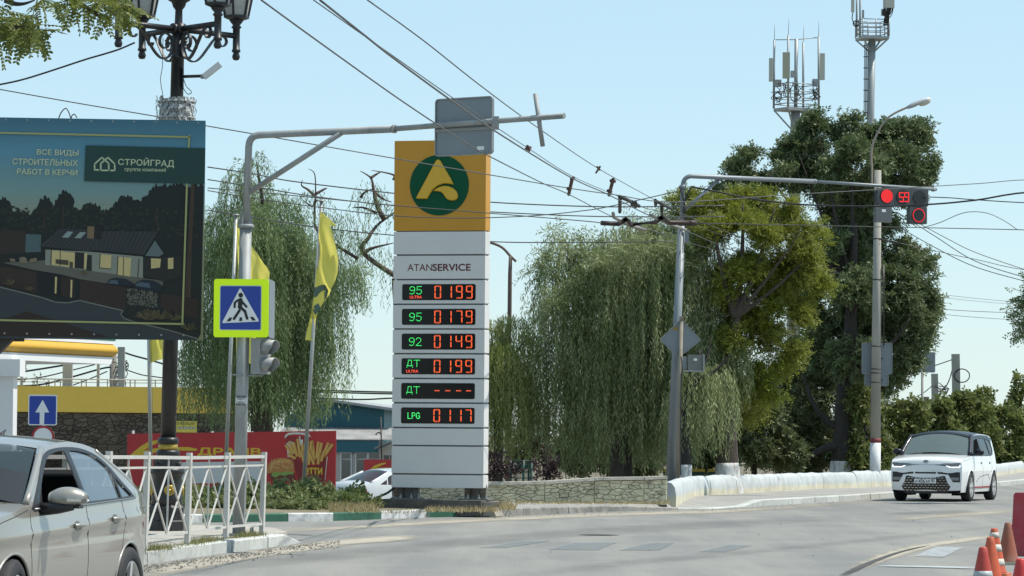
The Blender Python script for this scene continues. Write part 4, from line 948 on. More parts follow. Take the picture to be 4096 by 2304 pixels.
for (b, t), (c, e) in zip(FP, FP[1:]):
    def g_(s, z): 
        lo = b.lerp(c, s); hi = t.lerp(e, s); lo.z = 0.146; return lo.lerp(hi, z)
    w = 0.018
    for z, ww2 in ((0.945, 0.04), (0.84, 0.025), (0.135, 0.03)): MB().bar(g_(0.02, z), g_(0.98, z), ww2, ww2).build('rail', Mfen, rail)
    MB().bar(g_(0.5, 0.135), g_(0.5, 0.93), 0.02, 0.02, up=(1, 0, 0)).build('middle_bar', Mfen, rail)
    for a, d in ((0.02, 0.5), (0.5, 0.98)):
        MB().bar(g_(a, 0.84), g_(d, 0.135), w, w).build('cross_bar', Mfen, rail); MB().bar(g_(a, 0.135), g_(d, 0.84), w, w * .9).build('cross_bar', Mfen, rail)
# grass along the kerb
gv = []; rg = np.random.default_rng(8)
for k in range(2600):
    t = rg.uniform(0, 1) ** 0.9; a = FP[4][0].lerp(FP[5][0], 0) if False else None
    s = rg.uniform(0, 3.0); i = int(s); q = [FP[4][0], FP[5][0], FP[6][0], FP[7][0]]; p = q[i].lerp(q[min(i + 1, 3)], s - i); dens = 0.5 + 0.5 * math.sin(s * 5.2 + 1.0)
    if rg.random() > dens + .15: continue
    x = p.x + abs(rg.normal(0.06, 0.09)) * 0.8 - 0.03; y = p.y + rg.normal(0, .1); h = rg.uniform(0.02, 0.09) * (0.6 + dens * .6); an = rg.uniform(0, 6.28); w = rg.uniform(.003, .006); l = rg.normal(0, .03, 2)
    gv += [(x - w * math.cos(an), y - w * math.sin(an), .145), (x + w * math.cos(an), y + w * math.sin(an), .145), (x + l[0], y + l[1], .145 + h)]
gr = stuff(link('grass', raw_mesh('grass', np.array(gv), 3, leafmat('kerb grass', (0.1, 0.13, 0.03), (0.28, 0.25, 0.1), (0.2, 0.19, 0.08), 0.3))))
tag(gr, 'thin dry grass growing along the island kerb under the railing', 'grass')
# ================================================================== billboard
bb = VP(at(-1000, 470, 44.75), at(832, 487, 45.3))
bu0, _, bu1, _ = bb.box(-1000, 487, 816, 1362); bu1 = bb.uv(818, 900)[0]
bv1 = (bb.uv(0, 466)[1] + bb.uv(832, 487)[1]) / 2; bv0 = (bb.uv(0, 1350)[1] + bb.uv(800, 1362)[1]) / 2
colp = bb.pt(bb.uv(-190, 900)[0], 0, -0.35)
bill = thing('billboard', 'large billboard on a steel column printed with a country house at dusk', 'billboard', (colp.x, colp.y, 0))
fb_ = bb.pt
def gradmat():
    mt = bpy.data.materials.new('printed sky vinyl'); mt.use_nodes = True; t = mt.node_tree; b = t.nodes['Principled BSDF']; N, L = t.nodes.new, t.links.new
    ge = N('ShaderNodeNewGeometry'); sx = N('ShaderNodeSeparateXYZ'); L(ge.outputs['Position'], sx.inputs[0]); mr = N('ShaderNodeMapRange'); mr.inputs[1].default_value = bv0; mr.inputs[2].default_value = bv1; L(sx.outputs['Z'], mr.inputs[0])
    cr = N('ShaderNodeValToRGB'); e = cr.color_ramp.elements; e[0].position = 0.0; e[0].color = (0.2, 0.2, 0.12, 1); e[1].position = 1.0; e[1].color = (0.045, 0.135, 0.18, 1)
    for p, c in ((0.52, (0.24, 0.23, 0.14, 1)), (0.66, (0.16, 0.255, 0.24, 1)), (0.85, (0.085, 0.225, 0.3, 1))): q = e.new(p); q.color = c
    L(mr.outputs[0], cr.inputs[0]); L(cr.outputs[0], b.inputs['Base Color']); b.inputs['Roughness'].default_value = 0.42; b.inputs['Specular IOR Level'].default_value = 0.3
    n = N('ShaderNodeTexNoise'); n.inputs['Scale'].default_value = 2.2; n.inputs['Detail'].default_value = 2
    mp = N('ShaderNodeMapping'); mp.inputs['Scale'].default_value = (1, 1, 2.5); mp.inputs['Rotation'].default_value = (0, .5, 0); L(ge.outputs['Position'], mp.inputs[0]); L(mp.outputs[0], n.inputs['Vector'])
    bp = N('ShaderNodeBump'); bp.inputs['Strength'].default_value = 0.35; bp.inputs['Distance'].default_value = 0.03; L(n.outputs[0], bp.inputs['Height']); L(bp.outputs[0], b.inputs['Normal'])
    return mt
Mst = mat('dark frame steel', (0.05, 0.048, 0.045), 0.6, 0.3, var=0.2)
MB().prism([(bu0, bv0), (bu1, bv0), (bu1, bv1), (bu0, bv1)], fb_, 0.02, 0.0).build('vinyl', gradmat(), bill)
MB().prism([(bu0 + .03, bv0 + .03), (bu1 - .005, bv0 + .02), (bu1 - .005, bv1 - .02), (bu0 + .03, bv1 - .03)], fb_, 0.1, -0.102).build('frame', Mst, bill)
cl_ = MB().tube([colp, colp + Vector((0, 0, bv0 + 1.2))], 0.16, 16); cl_.build('column', Mst, bill)
uc_ = bb.uv(-190, 900)[0]
for uu in (bb.uv(40, 1360)[0], bb.uv(-430, 1360)[0]): MB().bar(bb.pt(uc_, bv0 - 0.75, -0.35), bb.pt(uu, bv0 + 0.02, -0.1), 0.09, 0.12).build('brace', Mst, bill)
MB().bar(bb.pt(bu0, bv0 - 0.0, -.16), bb.pt(bb.uv(95, 1350)[0], bv0 - 0.0, -.16), 0.08, 0.08).build('walkway_beam', Mst, bill)
hk = MB()
z1 = lambda x, y: bb.uv(x / 2.516, y / 2.516)
hk.tube(spline([bb.pt(*z1(590, 1188), -.03), bb.pt(*z1(615, 1130), -.03), bb.pt(*z1(660, 1088), -.03), bb.pt(*z1(692, 1130), -.03), bb.pt(*z1(712, 1188), -.03), bb.pt(*z1(725, 1160), -.03), bb.pt(*z1(750, 1148), -.03), bb.pt(*z1(775, 1185), -.03)], 5), 0.008, 6); hk.build('lifting_hook', Mst, bill)
# printed picture: thin layers of ink on the vinyl
z2 = lambda x, y: bb.uv(x / 2.516, 450 + y / 2.516)
z3 = lambda x, y: bb.uv(x / 2.516, 900 + y / 2.516)
inkn = [0]
def ink(name, polys, col, lay, zf, evenodd=False, rough=0.45):
    mt = mat('ink ' + '%.3f %.3f %.3f' % col, col, rough, spec=0.3)
    mb = MB()
    for p in polys:
        if len(polys) < 24: mb = MB()
        patch([[zf(*q) for q in p]], lambda u, v: bb.pt(u, v, 0.0205 + lay * 0.0012), mb=mb, smooth=False)
        if len(polys) < 24: mb.build(name, mt, bill)
    if len(polys) >= 24: stuff(mb.build(name, mt, bill))
def line(pts, w): # polyline strokes -> quads in zoom pixels
    out = []
    for (x0, y0), (x1, y1) in zip(pts, pts[1:]):
        L = math.hypot(x1 - x0, y1 - y0); nx, ny = -(y1 - y0) / L * w / 2, (x1 - x0) / L * w / 2; ex, ey = (x1 - x0) / L * w * .45, (y1 - y0) / L * w * .45
        out.append([(x0 + nx - ex, y0 + ny - ey), (x1 + nx + ex, y1 + ny + ey), (x1 - nx + ex, y1 - ny + ey), (x0 - nx - ex, y0 - ny - ey)])
    return out
rg = random.Random(21)
ext = -2500
skyl = [(ext, 900), (-1800, 860), (-1200, 930), (-600, 880), (-200, 930), (0, 870), (40, 850), (100, 920), (130, 1000), (180, 975), (250, 1010), (300, 1030), (370, 960), (410, 890), (470, 840), (510, 890), (540, 930), (600, 820), (655, 780), (720, 830), (760, 890), (740, 950), (800, 990), (860, 930), (910, 905), (980, 930), (1030, 990), (1100, 960), (1160, 930), (1220, 840), (1300, 840), (1380, 900), (1450, 860), (1520, 770), (1570, 722), (1700, 735), (1800, 722), (1870, 740), (1960, 730), (2052, 735)]
def jag(pl, amp, step):
    out = []
    for (x0, y0), (x1, y1) in zip(pl, pl[1:]):
        n = max(1, int(abs(x1 - x0) / step))
        for i in range(n): t = i / n; out.append((x0 + (x1 - x0) * t + rg.uniform(-amp, amp) * .4, y0 + (y1 - y0) * t + rg.uniform(-amp, amp)))
    return out + [pl[-1]]
E3 = lambda x, y: (x, y + (900 - 450) * 2.516)   # zoom-3 pixel written as zoom-2 pixel
B2 = lambda pl: [E3(*p) for p in pl]
tr = jag(skyl, 24, 11) + [E3(2020, 1100), E3(1990, 1150), E3(ext, 1050)]
ink('printed_forest', [tr], (0.010, 0.0135, 0.011), 1, z2)
cl2 = []
for k in range(260):
    x = rg.uniform(0, 2000); y = rg.uniform(950, 1250); s = rg.uniform(6, 26); cl2.append([(x + s * math.cos(a) * rg.uniform(.5, 1.2), y + s * math.sin(a) * rg.uniform(.4, 1)) for a in (5.2, 4.2, 3.1, 2.1, 1.0, 0)])
ink('printed_foliage', cl2, (0.022, 0.03, 0.02), 2, z2)
ink('printed_trunk', [[(1922, 725), (1962, 725), (1945, 1060), (1925, 1449), (1885, 1449), (1905, 1060)], B2([(1880, 320), (1928, 300), (1920, 730), (1860, 735)])] + line([(640, 950), (630, 1160)], 9) + line([(450, 1000), (445, 1160)], 7) + line([(1600, 1180), (1560, 1040), (1590, 960)], 9), (0.05, 0.032, 0.02), 3, z2)
ink('printed_street', [B2([(ext, 420), (0, 622), (420, 730), (560, 775), (680, 785), (790, 757), (1240, 862), (1205, 905), (1240, 940), (1330, 970), (1985, 1152), (1985, 1160), (ext, 1120)])], (0.03, 0.037, 0.04), 3, z2)
ink('printed_kerb', line(B2([(0, 625), (420, 730), (560, 778), (690, 783), (800, 760), (1240, 862), (1215, 900), (1250, 940), (1340, 972), (1700, 1060), (1990, 1145)]), 12), (0.14, 0.14, 0.12), 4, z2)
ink('printed_fence', [B2([(800, 548), (1270, 622), (1268, 855), (800, 752)]), B2([(612, 520), (760, 540), (760, 745), (612, 705)]), B2([(1620, 690), (2000, 745), (1990, 950), (1618, 835)]), B2([(0, 420), (240, 445), (370, 470), (370, 690), (0, 600)]), B2([(0, 960), (270, 870), (560, 960), (1100, 1130), (0, 1120)])], (0.026, 0.016, 0.012), 5, z2)
sl2 = []
for k in range(9): sl2 += line(B2([(805, 570 + k * 22), (1265, 645 + k * 24)]), 3)
for k in range(7): sl2 += line(B2([(1622, 700 + k * 20), (1990, 765 + k * 24)]), 3)
for k in range(5): sl2 += line(B2([(5, 430 + k * 22), (365, 490 + k * 24)]), 4)
ink('printed_fence_gap', sl2, (0.055, 0.04, 0.03), 6, z2)
ink('printed_gate_pillar', [B2([(370, 470), (610, 500), (600, 705), (370, 690)]), B2([(755, 540), (805, 545), (800, 755), (752, 748)])], (0.008, 0.009, 0.01), 6, z2)
ink('printed_terrace', [B2([(30, 380), (460, 355), (1420, 535), (1640, 560), (1640, 610), (1080, 590), (800, 545), (620, 500), (330, 450)])], (0.1, 0.095, 0.075), 6, z2)
ink('printed_left_house', [B2([(ext, -20), (255, 60), (255, 280), (0, 300), (ext, 380)])], (0.028, 0.02, 0.016), 5, z2)
ink('printed_garden_wall', [B2([(260, 92), (415, 98), (412, 272), (255, 278)])], (0.06, 0.1, 0.105), 6, z2)
ink('printed_house_wall', [B2([(458, 248), (900, 270), (1440, 320), (1440, 535), (900, 460), (455, 402)])], (0.2, 0.21, 0.17), 7, z2)
ink('printed_dark_bay', [B2([(755, 275), (850, 280), (850, 445), (752, 435)]), B2([(1445, 330), (1830, 310), (1830, 520), (1640, 570), (1445, 510)]), B2([(880, 300), (925, 305), (925, 465), (870, 455)])], (0.018, 0.017, 0.015), 8, z2)
ink('printed_lit_window', [B2([(520, 256), (755, 280), (750, 430), (515, 400)]), B2([(850, 285), (880, 287), (865, 445), (845, 443)]), B2([(1010, 296), (1122, 304), (1115, 442), (1005, 430)]), B2([(1188, 320), (1322, 332), (1310, 520), (1180, 502)]), B2([(1520, 335), (1620, 342), (1610, 430), (1520, 440)]), B2([(1690, 335), (1745, 330), (1745, 440), (1690, 445)]), B2([(555, 522), (575, 524), (568, 692), (552, 690)]), B2([(712, 552), (730, 554), (724, 730), (708, 728)])], (0.46, 0.37, 0.17), 9, z2)
ink('printed_window_bar', line(B2([(608, 262), (605, 412)]), 8) + line(B2([(1245, 325), (1240, 510)]), 8) + line(B2([(518, 256), (513, 402)]), 10) + line(B2([(1010, 296), (1003, 432), (1118, 444)]), 8) + line(B2([(1188, 318), (1180, 504)]), 9) + line(B2([(1400, 345), (1385, 535)]), 9) + [B2([(700, 370), (735, 372), (735, 435), (700, 432)]), B2([(560, 345), (690, 355), (690, 408), (560, 390)])], (0.06, 0.05, 0.035), 10, z2)
ink('printed_roof', [B2([(606, 38), (880, 42), (960, 60), (1592, 66), (1450, 302), (950, 255), (880, 265), (392, 215)])], (0.03, 0.034, 0.036), 11, z2)
sm = []
for k in range(11): sm += line(B2([(640 + k * 40, 42), (450 + k * 45, 222 + k * 3)]), 5)
for k in range(12): sm += line(B2([(1040 + k * 46, 55), (985 + k * 38, 262 + k * 3)]), 5)
ink('printed_roof_seam', sm, (0.012, 0.013, 0.014), 12, z2)
ink('printed_skylight', [B2([(680, 66), (738, 70), (690, 130), (624, 126)]), B2([(808, 72), (868, 76), (812, 136), (750, 132)])], (0.2, 0.25, 0.24), 13, z2)
ink('printed_chimney', [B2([(880, 14), (950, 18), (946, 140), (880, 136)])], (0.16, 0.11, 0.06), 13, z2); ink('printed_chimney_shade', [B2([(950, 18), (1020, 22), (1015, 145), (946, 140)])], (0.012, 0.012, 0.012), 13, z2)
ink('printed_gable', [B2([(1462, 312), (1560, 158), (1648, 290), (1600, 320)])], (0.1, 0.13, 0.13), 13, z2)
gb = []
for k in range(360):
    x = rg.uniform(1278, 1585); y = rg.uniform(635 + (x - 1278) * .13, 800 + (x - 1278) * .1); s = rg.uniform(4, 9); gb.append([(x + s * math.cos(a) * rg.uniform(.6, 1.1), y + s * 1.2 * math.sin(a) * rg.uniform(.6, 1.1) + (900 - 450) * 2.516) for a in (5.2, 4.2, 3.1, 2.1, 1.0, 0)])
ink('printed_gabion', gb, (0.13, 0.13, 0.1), 8, z2)
gs2 = []
for cx, cy, n, h in ((1490, 960, 46, 130), (1620, 950, 26, 110), (1760, 960, 20, 80), (850, 500, 14, 50), (1900, 1060, 14, 90), (300, 660, 20, 50), (100, 600, 18, 60)):
    for k in range(n):
        a = rg.uniform(-1.2, 1.2); gs2 += line(B2([(cx + rg.uniform(-20, 20), cy), (cx + math.sin(a) * h * 1.1, cy - math.cos(a) * h * rg.uniform(.6, 1))]), 4)
ink('printed_grasses', gs2, (0.12, 0.1, 0.05), 14, z2)
ink('printed_car', [B2([(1070, 590), (1110, 545), (1170, 530), (1270, 545), (1350, 590), (1340, 615), (1200, 610)]), B2([(1350, 610), (1380, 570), (1440, 552), (1540, 560), (1620, 600), (1625, 670), (1510, 660), (1360, 640)])], (0.012, 0.018, 0.026), 15, z2)
ink('printed_car_glass', [B2([(1085, 588), (1120, 555), (1185, 560), (1190, 600)]), B2([(1365, 605), (1395, 575), (1500, 585), (1515, 635), (1370, 615)])], (0.06, 0.085, 0.11), 16, z2)
ink('printed_furniture', [B2([(195, 330), (245, 320), (275, 345), (270, 385), (200, 380)]), B2([(100, 335), (155, 345), (155, 370), (105, 370)]), B2([(300, 345), (370, 330), (372, 370), (300, 380)])], (0.16, 0.13, 0.09), 16, z2)
gold = (0.3, 0.31, 0.13)
ink('printed_gold_line', line([(ext, 150), (1908, 250)], 19) + line([(1906, 240), (1898, 362)], 19) + line([(1882, 715), E3(1835, 1000)], 19) + line([E3(ext, 905), E3(1842, 998)], 19), gold, 18, z2)
gbx = [(863, 333), (2068, 362), (2052, 722), (848, 692)]
ink('printed_logo_box', [gbx], (0.014, 0.046, 0.04), 19, z2)
cream = (0.42, 0.47, 0.3)
ink('printed_logo', line([(992, 580), (953, 580), (953, 520), (1027, 455), (1095, 515), (1095, 585), (1015, 585), (1015, 515), (1088, 455), (1155, 520), (1155, 586), (1118, 586)], 15), cream, 20, z2)
Mcr = mat('ink cream', cream, 0.45, spec=0.3)
def ptext(s, x0, y0, x1, y1, zf, bold, lay, name, mt=Mcr):
    a, b, c, d = zf(x0, y0), zf(x1, y0), zf(x1, y1), zf(x0, y1)
    def f(u, v, o):   # shear with the printed baseline
        t, q = u, v; p0 = np.array(d) * (1 - t) + np.array(c) * t; p1 = np.array(a) * (1 - t) + np.array(b) * t; p = p0 * (1 - q) + p1 * q; return bb.pt(p[0], p[1], 0.0205 + lay * .0012)
    return text_mb(s, f, 0, 0, 1, 1, 0, bold).build(name, mt, bill)
def ptext4(s, q, zf, bold, lay, name):
    pts = [np.array(zf(*p)) for p in q]   # TL TR BR BL
    def f(u, v, o):
        p0 = pts[3] * (1 - u) + pts[2] * u; p1 = pts[0] * (1 - u) + pts[1] * u; p = p0 * (1 - v) + p1 * v; return bb.pt(p[0], p[1], 0.0205 + lay * .0012)
    return text_mb(s, f, 0, 0, 1, 1, 0, bold).build(name, Mcr, bill)
ptext4('ВСЕ ВИДЫ', [(374, 372), (792, 382), (788, 448), (372, 436)], z2, 0.02, 20, 'printed_slogan')['kind'] = 'stuff'
ptext4('СТРОИТЕЛЬНЫХ', [(130, 464), (785, 480), (781, 542), (128, 524)], z2, 0.02, 20, 'printed_slogan')
ptext4('РАБОТ В КЕРЧИ', [(176, 566), (780, 582), (778, 637), (172, 622)], z2, 0.02, 20, 'printed_slogan')
ptext4('СТРОЙГРАД', [(1192, 452), (1755, 466), (1750, 562), (1190, 540)], z2, 0.014, 20, 'printed_brand')
ptext4('группа компаний', [(1257, 552), (1670, 562), (1667, 608), (1255, 600)], z2, 0.012, 20, 'printed_subtitle')
for k in range(10):
    gm = MB()
    for (x, y) in ((60 + k * 215, 1182 + k * 5.2), ): gm.add([bb.pt(z1(x, y)[0] + .012 * math.cos(a), bv1 - .03 + .012 * math.sin(a), 0.024) for a in [i * .785 for i in range(8)]], [tuple(range(8))])
    gm.build('grommet', Mgalv, bill)
    gm = MB(); gm.add([bb.pt(z3(48 + k * 225, 1100)[0] + .013 * math.cos(a), bv0 + .06 + .013 * math.sin(a), 0.05) for a in [i * .785 for i in range(8)]], [tuple(range(8))]); gm.build('grommet', Mgalv, bill)

# ================================================================== flags
Mflag = leafmat('yellow flag cloth', (0.8, 0.72, 0.16), (0.8, 0.72, 0.16), (0.74, 0.66, 0.14), 0.5, 0.8)
Mfp = mat('flag pole steel', (0.4, 0.41, 0.4), 0.45, 0.4, var=0.1)
def flag(name_label, pole_label, px_top, px_bot, d, poly, fold, prints=()):
    b = at(*px_bot, d); t = at(*px_top, d); p = thing('flag_pole', pole_label, 'flagpole', b, group=None)
    MB().tube([b - Vector((0, 0, .25)), t], [0.04, 0.028], 10).build('shaft', Mfp, p)
    MB().lathe([(0.06, 0), (0.07, 0.015), (0.03, 0.03)], t, 10).build('cap', Mfp, p)
    MB().tube([b + (t - b) * .3 + Vector((.05, -.04, 0)), t + Vector((.03, -.03, 0))], 0.004, 4).build('halyard', Mfp, p)
    pl = VP(at(px_bot[0] - 50, 1500, d - 0.03), at(px_bot[0] + 50, 1500, d - 0.08))
    f = thing('flag', name_label, 'flag', pl.P(*poly[-1]))
    pts = [pl.uv(*q) for q in poly]; ax = np.array(pl.uv(*px_bot)); 
    wav = lambda u, v: 0.07 * math.sin(u * 17 + v * 3.1 + fold) + 0.035 * math.sin(u * 9 - v * 5.3 + fold * 2) + 0.02 * math.sin(v * 11 + u * 25)
    patch([pts], lambda u, v: pl.pt(u, v, wav(u, v)), 0.05).build('cloth', Mflag, f)
    for q in prints: patch([[pl.uv(*w) for w in q]], lambda u, v: pl.pt(u, v, wav(u, v) + 0.008), 0.05).build('printed_emblem', mat('flag print', (0.09, 0.14, 0.11), 0.8), f)
zf = lambda x, y: (900 + x / 2.516, 1000 + y / 2.516)
flag('yellow flag hanging twisted with grey green emblem beside the price sign', 'slim leaning flagpole standing in the shrubs beside the price sign', (1285, 806), (1209, 1990), 62.6,
     [(1284, 846), (1300, 858), (1322, 880), (1340, 898), (1338, 906), (1318, 900), (1324, 920), (1335, 960), (1346, 1005), (1351, 1040), (1349, 1091), (1340, 1125), (1329, 1151), (1312, 1182), (1291, 1210), (1272, 1250), (1260, 1290), (1256, 1330), (1252, 1362), (1220, 1360), (1226, 1325), (1232, 1294), (1250, 1230), (1257, 1190), (1262, 1151), (1266, 1040), (1274, 940)], 0.4,
     [[zf(902, 482), zf(908, 380), zf(960, 352), zf(1002, 346), (zf(1038, 410)), zf(1010, 480), zf(994, 505), zf(992, 400), zf(965, 420), zf(930, 470)], [zf(880, 600), zf(905, 560), zf(942, 536), zf(960, 580), zf(935, 630), zf(912, 655)]])
flag('yellow flag partly hidden behind the pedestrian crossing sign', 'slim flagpole standing behind the grey mast', (944, 862), (897, 1990), 62.8,
     [(945, 890), (975, 925), (1003, 980), (1030, 1020), (1053, 1052), (1072, 1070), (1082, 1090), (1080, 1118), (1068, 1180), (1040, 1290), (1024, 1350), (1018, 1400), (1019, 1450), (1004, 1454), (972, 1452), (942, 1446), (945, 1380), (948, 1250), (950, 1050)], 1.7)
flag('yellow flag showing below the billboard beside the lamp post', 'slim flagpole standing below the billboard', (588, 880), (606, 1985), 63.0,
     [(589, 905), (630, 950), (668, 1040), (690, 1150), (688, 1280), (668, 1370), (652, 1438), (630, 1440), (603, 1452), (598, 1370), (592, 1150)], 3.0)
# ================================================================== filling station behind the bed (its yard lies lower)
GZ = -0.95
yd = MB(); patch([[(-40, 67.5), (-0.4, 67.5), (4, 75), (6, 130), (-60, 130)]], lambda x, y: (x, y, GZ + 0.006), 15, mb=yd, smooth=False)
struct(yd.build('yard', mat('yard asphalt', (0.2, 0.2, 0.19), 0.9, var=0.2, vscale=0.5, space='World')))
# ---- long station building: stone cladding below, yellow band above
ds = 104.0; st_ = VP(at(-500, 1545, ds - 1.0), at(1010, 1545, ds + .6)); sf = st_.pt
su0 = st_.uv(-420, 1545)[0]; su1 = st_.uv(960, 1545)[0]
vy1 = (st_.uv(46, 1545)[1] + st_.uv(890, 1549)[1]) / 2; vy0 = (st_.uv(46, 1648)[1] + st_.uv(890, 1653)[1]) / 2
bld = thing('station_building', 'long flat station building with yellow band over brown stone cladding', 'building', st_.pt((su0 + su1) / 2, GZ))
MB().prism([(su0, GZ - .02), (su1, GZ - .02), (su1, vy0), (su0, vy0)], sf, 6.0, -6.0).build('wall', mat('dark cladding mortar', (0.085, 0.07, 0.052), 0.95, var=0.3, vscale=3), bld)
MB().prism([(su0 - .05, vy0), (su1 + .05, vy0), (su1 + .05, vy1), (su0 - .05, vy1)], sf, 6.2, -6.1).build('yellow_band', mat('yellow fascia', (0.72, 0.47, 0.07), 0.5, var=0.04), bld)
Mcl = mat('brown stone cladding', (0.11, 0.085, 0.06), 0.9, var=0.35, vscale=3, bump=0.6, bscale=12, island=0.35, dirt=(0.055, 0.045, 0.035), dscale=1.5, dth=0.6)
vmid = st_.uv(300, 1775)[1]; cells = vor_cells(st_.uv(20, 1700)[0], vmid, su1 - .02, vy0 - 0.02, 295, 1.9, 0, 7); rg = random.Random(6)
for c in cells: stone(MB(), shrink(c, 0.012), sf, 0.045, rg).build('cladding_stone', Mcl, bld)
lo_ = MB()
for c in vor_cells(st_.uv(20, 1700)[0], -0.8, su1 - .02, vmid - .01, 420, 1.9, 0, 9): stone(lo_, shrink(c, 0.012), sf, 0.045, rg)
stuff(lo_.build('lower_cladding', Mcl, bld))
# ---- railing on its roof
rr_ = thing('roof_railing', 'thin grey pipe railing along the flat roof of the station building', 'railing', sf((su0 + su1) / 2, vy1))
ry = st_.uv(400, 1516)[1]
ux = [st_.uv(x, 1530)[0] for x in (48, 87, 150, 221, 243, 328, 347, 433, 525, 544, 626, 700, 790, 870)]
MB().tube([sf(su0, ry, -1), sf(ux[-1], ry, -1)], 0.022, 6).build('top_rail', Mgalv, rr_)
MB().tube([sf(su0, (ry + vy1) / 2 + .02, -1), sf(ux[-1], (ry + vy1) / 2 + .02, -1)], 0.012, 6).build('middle_rail', Mgalv, rr_)
for u in ux: MB().tube([sf(u, vy1 - .05, -1), sf(u, ry, -1)], 0.02, 6).build('post', Mgalv, rr_)
# ---- warning sign on the wall
wu = st_.box(704, 1684, 787, 1730); ws = thing('warning_sign', 'yellow fire hazard notice reading ОГНЕОПАСНО on the stone wall', 'sign', sf((wu[0] + wu[2]) / 2, wu[1], .08))
MB().prism([(wu[0], wu[1]), (wu[2], wu[1]), (wu[2], wu[3]), (wu[0], wu[3])], sf, 0.02, 0.06).build('plate', mat('warning yellow', (0.62, 0.5, 0.08), 0.5), ws)
text_mb('ОГНЕОПАСНО', sf, wu[0] + .02, wu[1] + (wu[3] - wu[1]) * .66, wu[2] - .08, wu[3] - .04, 0.083, 0.015).build('lettering', Mink, ws)
for k in range(6):
    cx, cy = wu[0] + .04 + (wu[2] - wu[0] - .06) * (k + .4) / 6, wu[1] + (wu[3] - wu[1]) * .4; r = .043
    MB().add([sf(*q, .083) for q in circ(cx, cy, r, 18)], [tuple(range(18))]).build('prohibition_disc', Mretw, ws)
    patch([circ(cx, cy, r, 18), circ(cx, cy, r * .72, 18)], lambda u, v: sf(u, v, .086), smooth=False).add([sf(cx - r * .6, cy + r * .5, .086), sf(cx - r * .5, cy + r * .6, .086), sf(cx + r * .6, cy - r * .5, .086), sf(cx + r * .5, cy - r * .6, .086)], [(0, 1, 2, 3)]).build('prohibition_ring', Mink, ws)
u_ = wu[1] - .14; MB().prism([(wu[0], u_), (wu[2], u_), (wu[2], wu[1] - .02), (wu[0], wu[1] - .02)], sf, 0.02, 0.05).build('lower_plate', Mretw, ws)
# ---- pump canopy and its column
dc = 92.0
cn_ = thing('station_canopy', 'curved yellow and white pump canopy on a white square column', 'canopy', (at(20, 1700, dc).x, dc, GZ))
# eaves run from near left to far right
A = at(-300, 1330, 84.5); Bp = at(452, 1392, 93.5); hv = Vector((Bp.x - A.x, Bp.y - A.y, 0)); L = hv.length; hd = hv.normalized(); hn = Vector((hd.y, -hd.x, 0))
zw0 = at(440, 1458, 93.5).z; zw1 = at(445, 1430, 93.5).z; zy1 = at(455, 1378, 93.5).z; zt = zy1 + .12
zsl = 0
def cxs(s, o, z): return Vector((A.x, A.y, 0)) + hd * s + hn * o + Vector((0, 0, z))
Mcw = mat('canopy white', (0.75, 0.76, 0.76), 0.4); Mcy = mat('canopy yellow', (0.58, 0.33, 0.025), 0.4, var=0.05)
def band(prof, mt, nm, s0=-6, s1=L):
    k = len(prof); vs = [cxs(s, o, z) for s in (s0, s1) for o, z in prof]; m_ = MB().add(vs, [(i, i + 1, i + 1 + k, i + k) for i in range(k - 1)], True); return m_
cyl = [(0.0 + 0.16 * math.sin(math.pi * t) , zw1 + (zy1 - zw1) * t) for t in [i / 8 for i in range(9)]]
yb = band(cyl, Mcy, ''); vs = [cxs(L, o, z) for o, z in cyl] + [cxs(L, -6, zy1), cxs(L, -6, zw1)]; yb.add(vs, [tuple(range(len(vs)))]); yb.add([cxs(-6, 0, zy1), cxs(L, 0, zy1), cxs(L, -6, zy1), cxs(-6, -6, zy1)], [(0, 1, 2, 3)]); yb.build('yellow_fascia', Mcy, cn_)
wb = MB().hexa([cxs(-6, 0.05, zw0), cxs(L - .2, 0.05, zw0), cxs(L - .2, -6, zw0), cxs(-6, -6, zw0), cxs(-6, 0.05, zw1), cxs(L - .08, 0.05, zw1), cxs(L - .08, -6, zw1), cxs(-6, -6, zw1)]); wb.build('white_fascia', Mcw, cn_)
wt = MB().hexa([cxs(-6, 0.03, zy1 + .003), cxs(L + .05, 0.03, zy1 + .003), cxs(L + .05, -6, zy1 + .003), cxs(-6, -6, zy1 + .003), cxs(-6, 0.03, zy1 + .22), cxs(L + .08, 0.03, zy1 + .22), cxs(L + .08, -6, zy1 + .22), cxs(-6, -6, zy1 + .22)]); wt.build('top_trim', Mcw, cn_)
MB().hexa([cxs(-6, 0.04, zy1 + .1), cxs(L + .075, 0.04, zy1 + .1), cxs(L + .075, -.1, zy1 + .1), cxs(-6, -.1, zy1 + .1), cxs(-6, 0.04, zy1 + .15), cxs(L + .075, 0.04, zy1 + .15), cxs(L + .075, -.1, zy1 + .15), cxs(-6, -.1, zy1 + .15)]).build('green_stripe', mat('green stripe', (0.02, 0.14, 0.09), 0.4), cn_)
c0 = at(-20, 1700, 88); cw_ = MB().box((c0.x + .15, c0.y, (GZ + zw0) / 2), (0.72, 0.72, zw0 - GZ)); cw_.build('column', Mcw, cn_)
cap_ = MB().box((c0.x + .2, c0.y, zw0 - .22), (0.98, 0.98, .44)); cap_.build('column_head', Mcw, cn_)
MB().box((c0.x + .15, c0.y - .0, GZ + 1.2), (0.76, 0.76, 1.1)).build('column_sheath', mat('dark sheath', (0.03, 0.028, 0.026), 0.5), cn_)
for px, w in ((87, .08), (271, .3), (393, .09)): MB().box((at(px, 1500, 111.5).x, 111.5, 2.0), (w, w, 8.0)).build('support_post', mat('grey support', (0.42, 0.4, 0.36), 0.7), cn_)
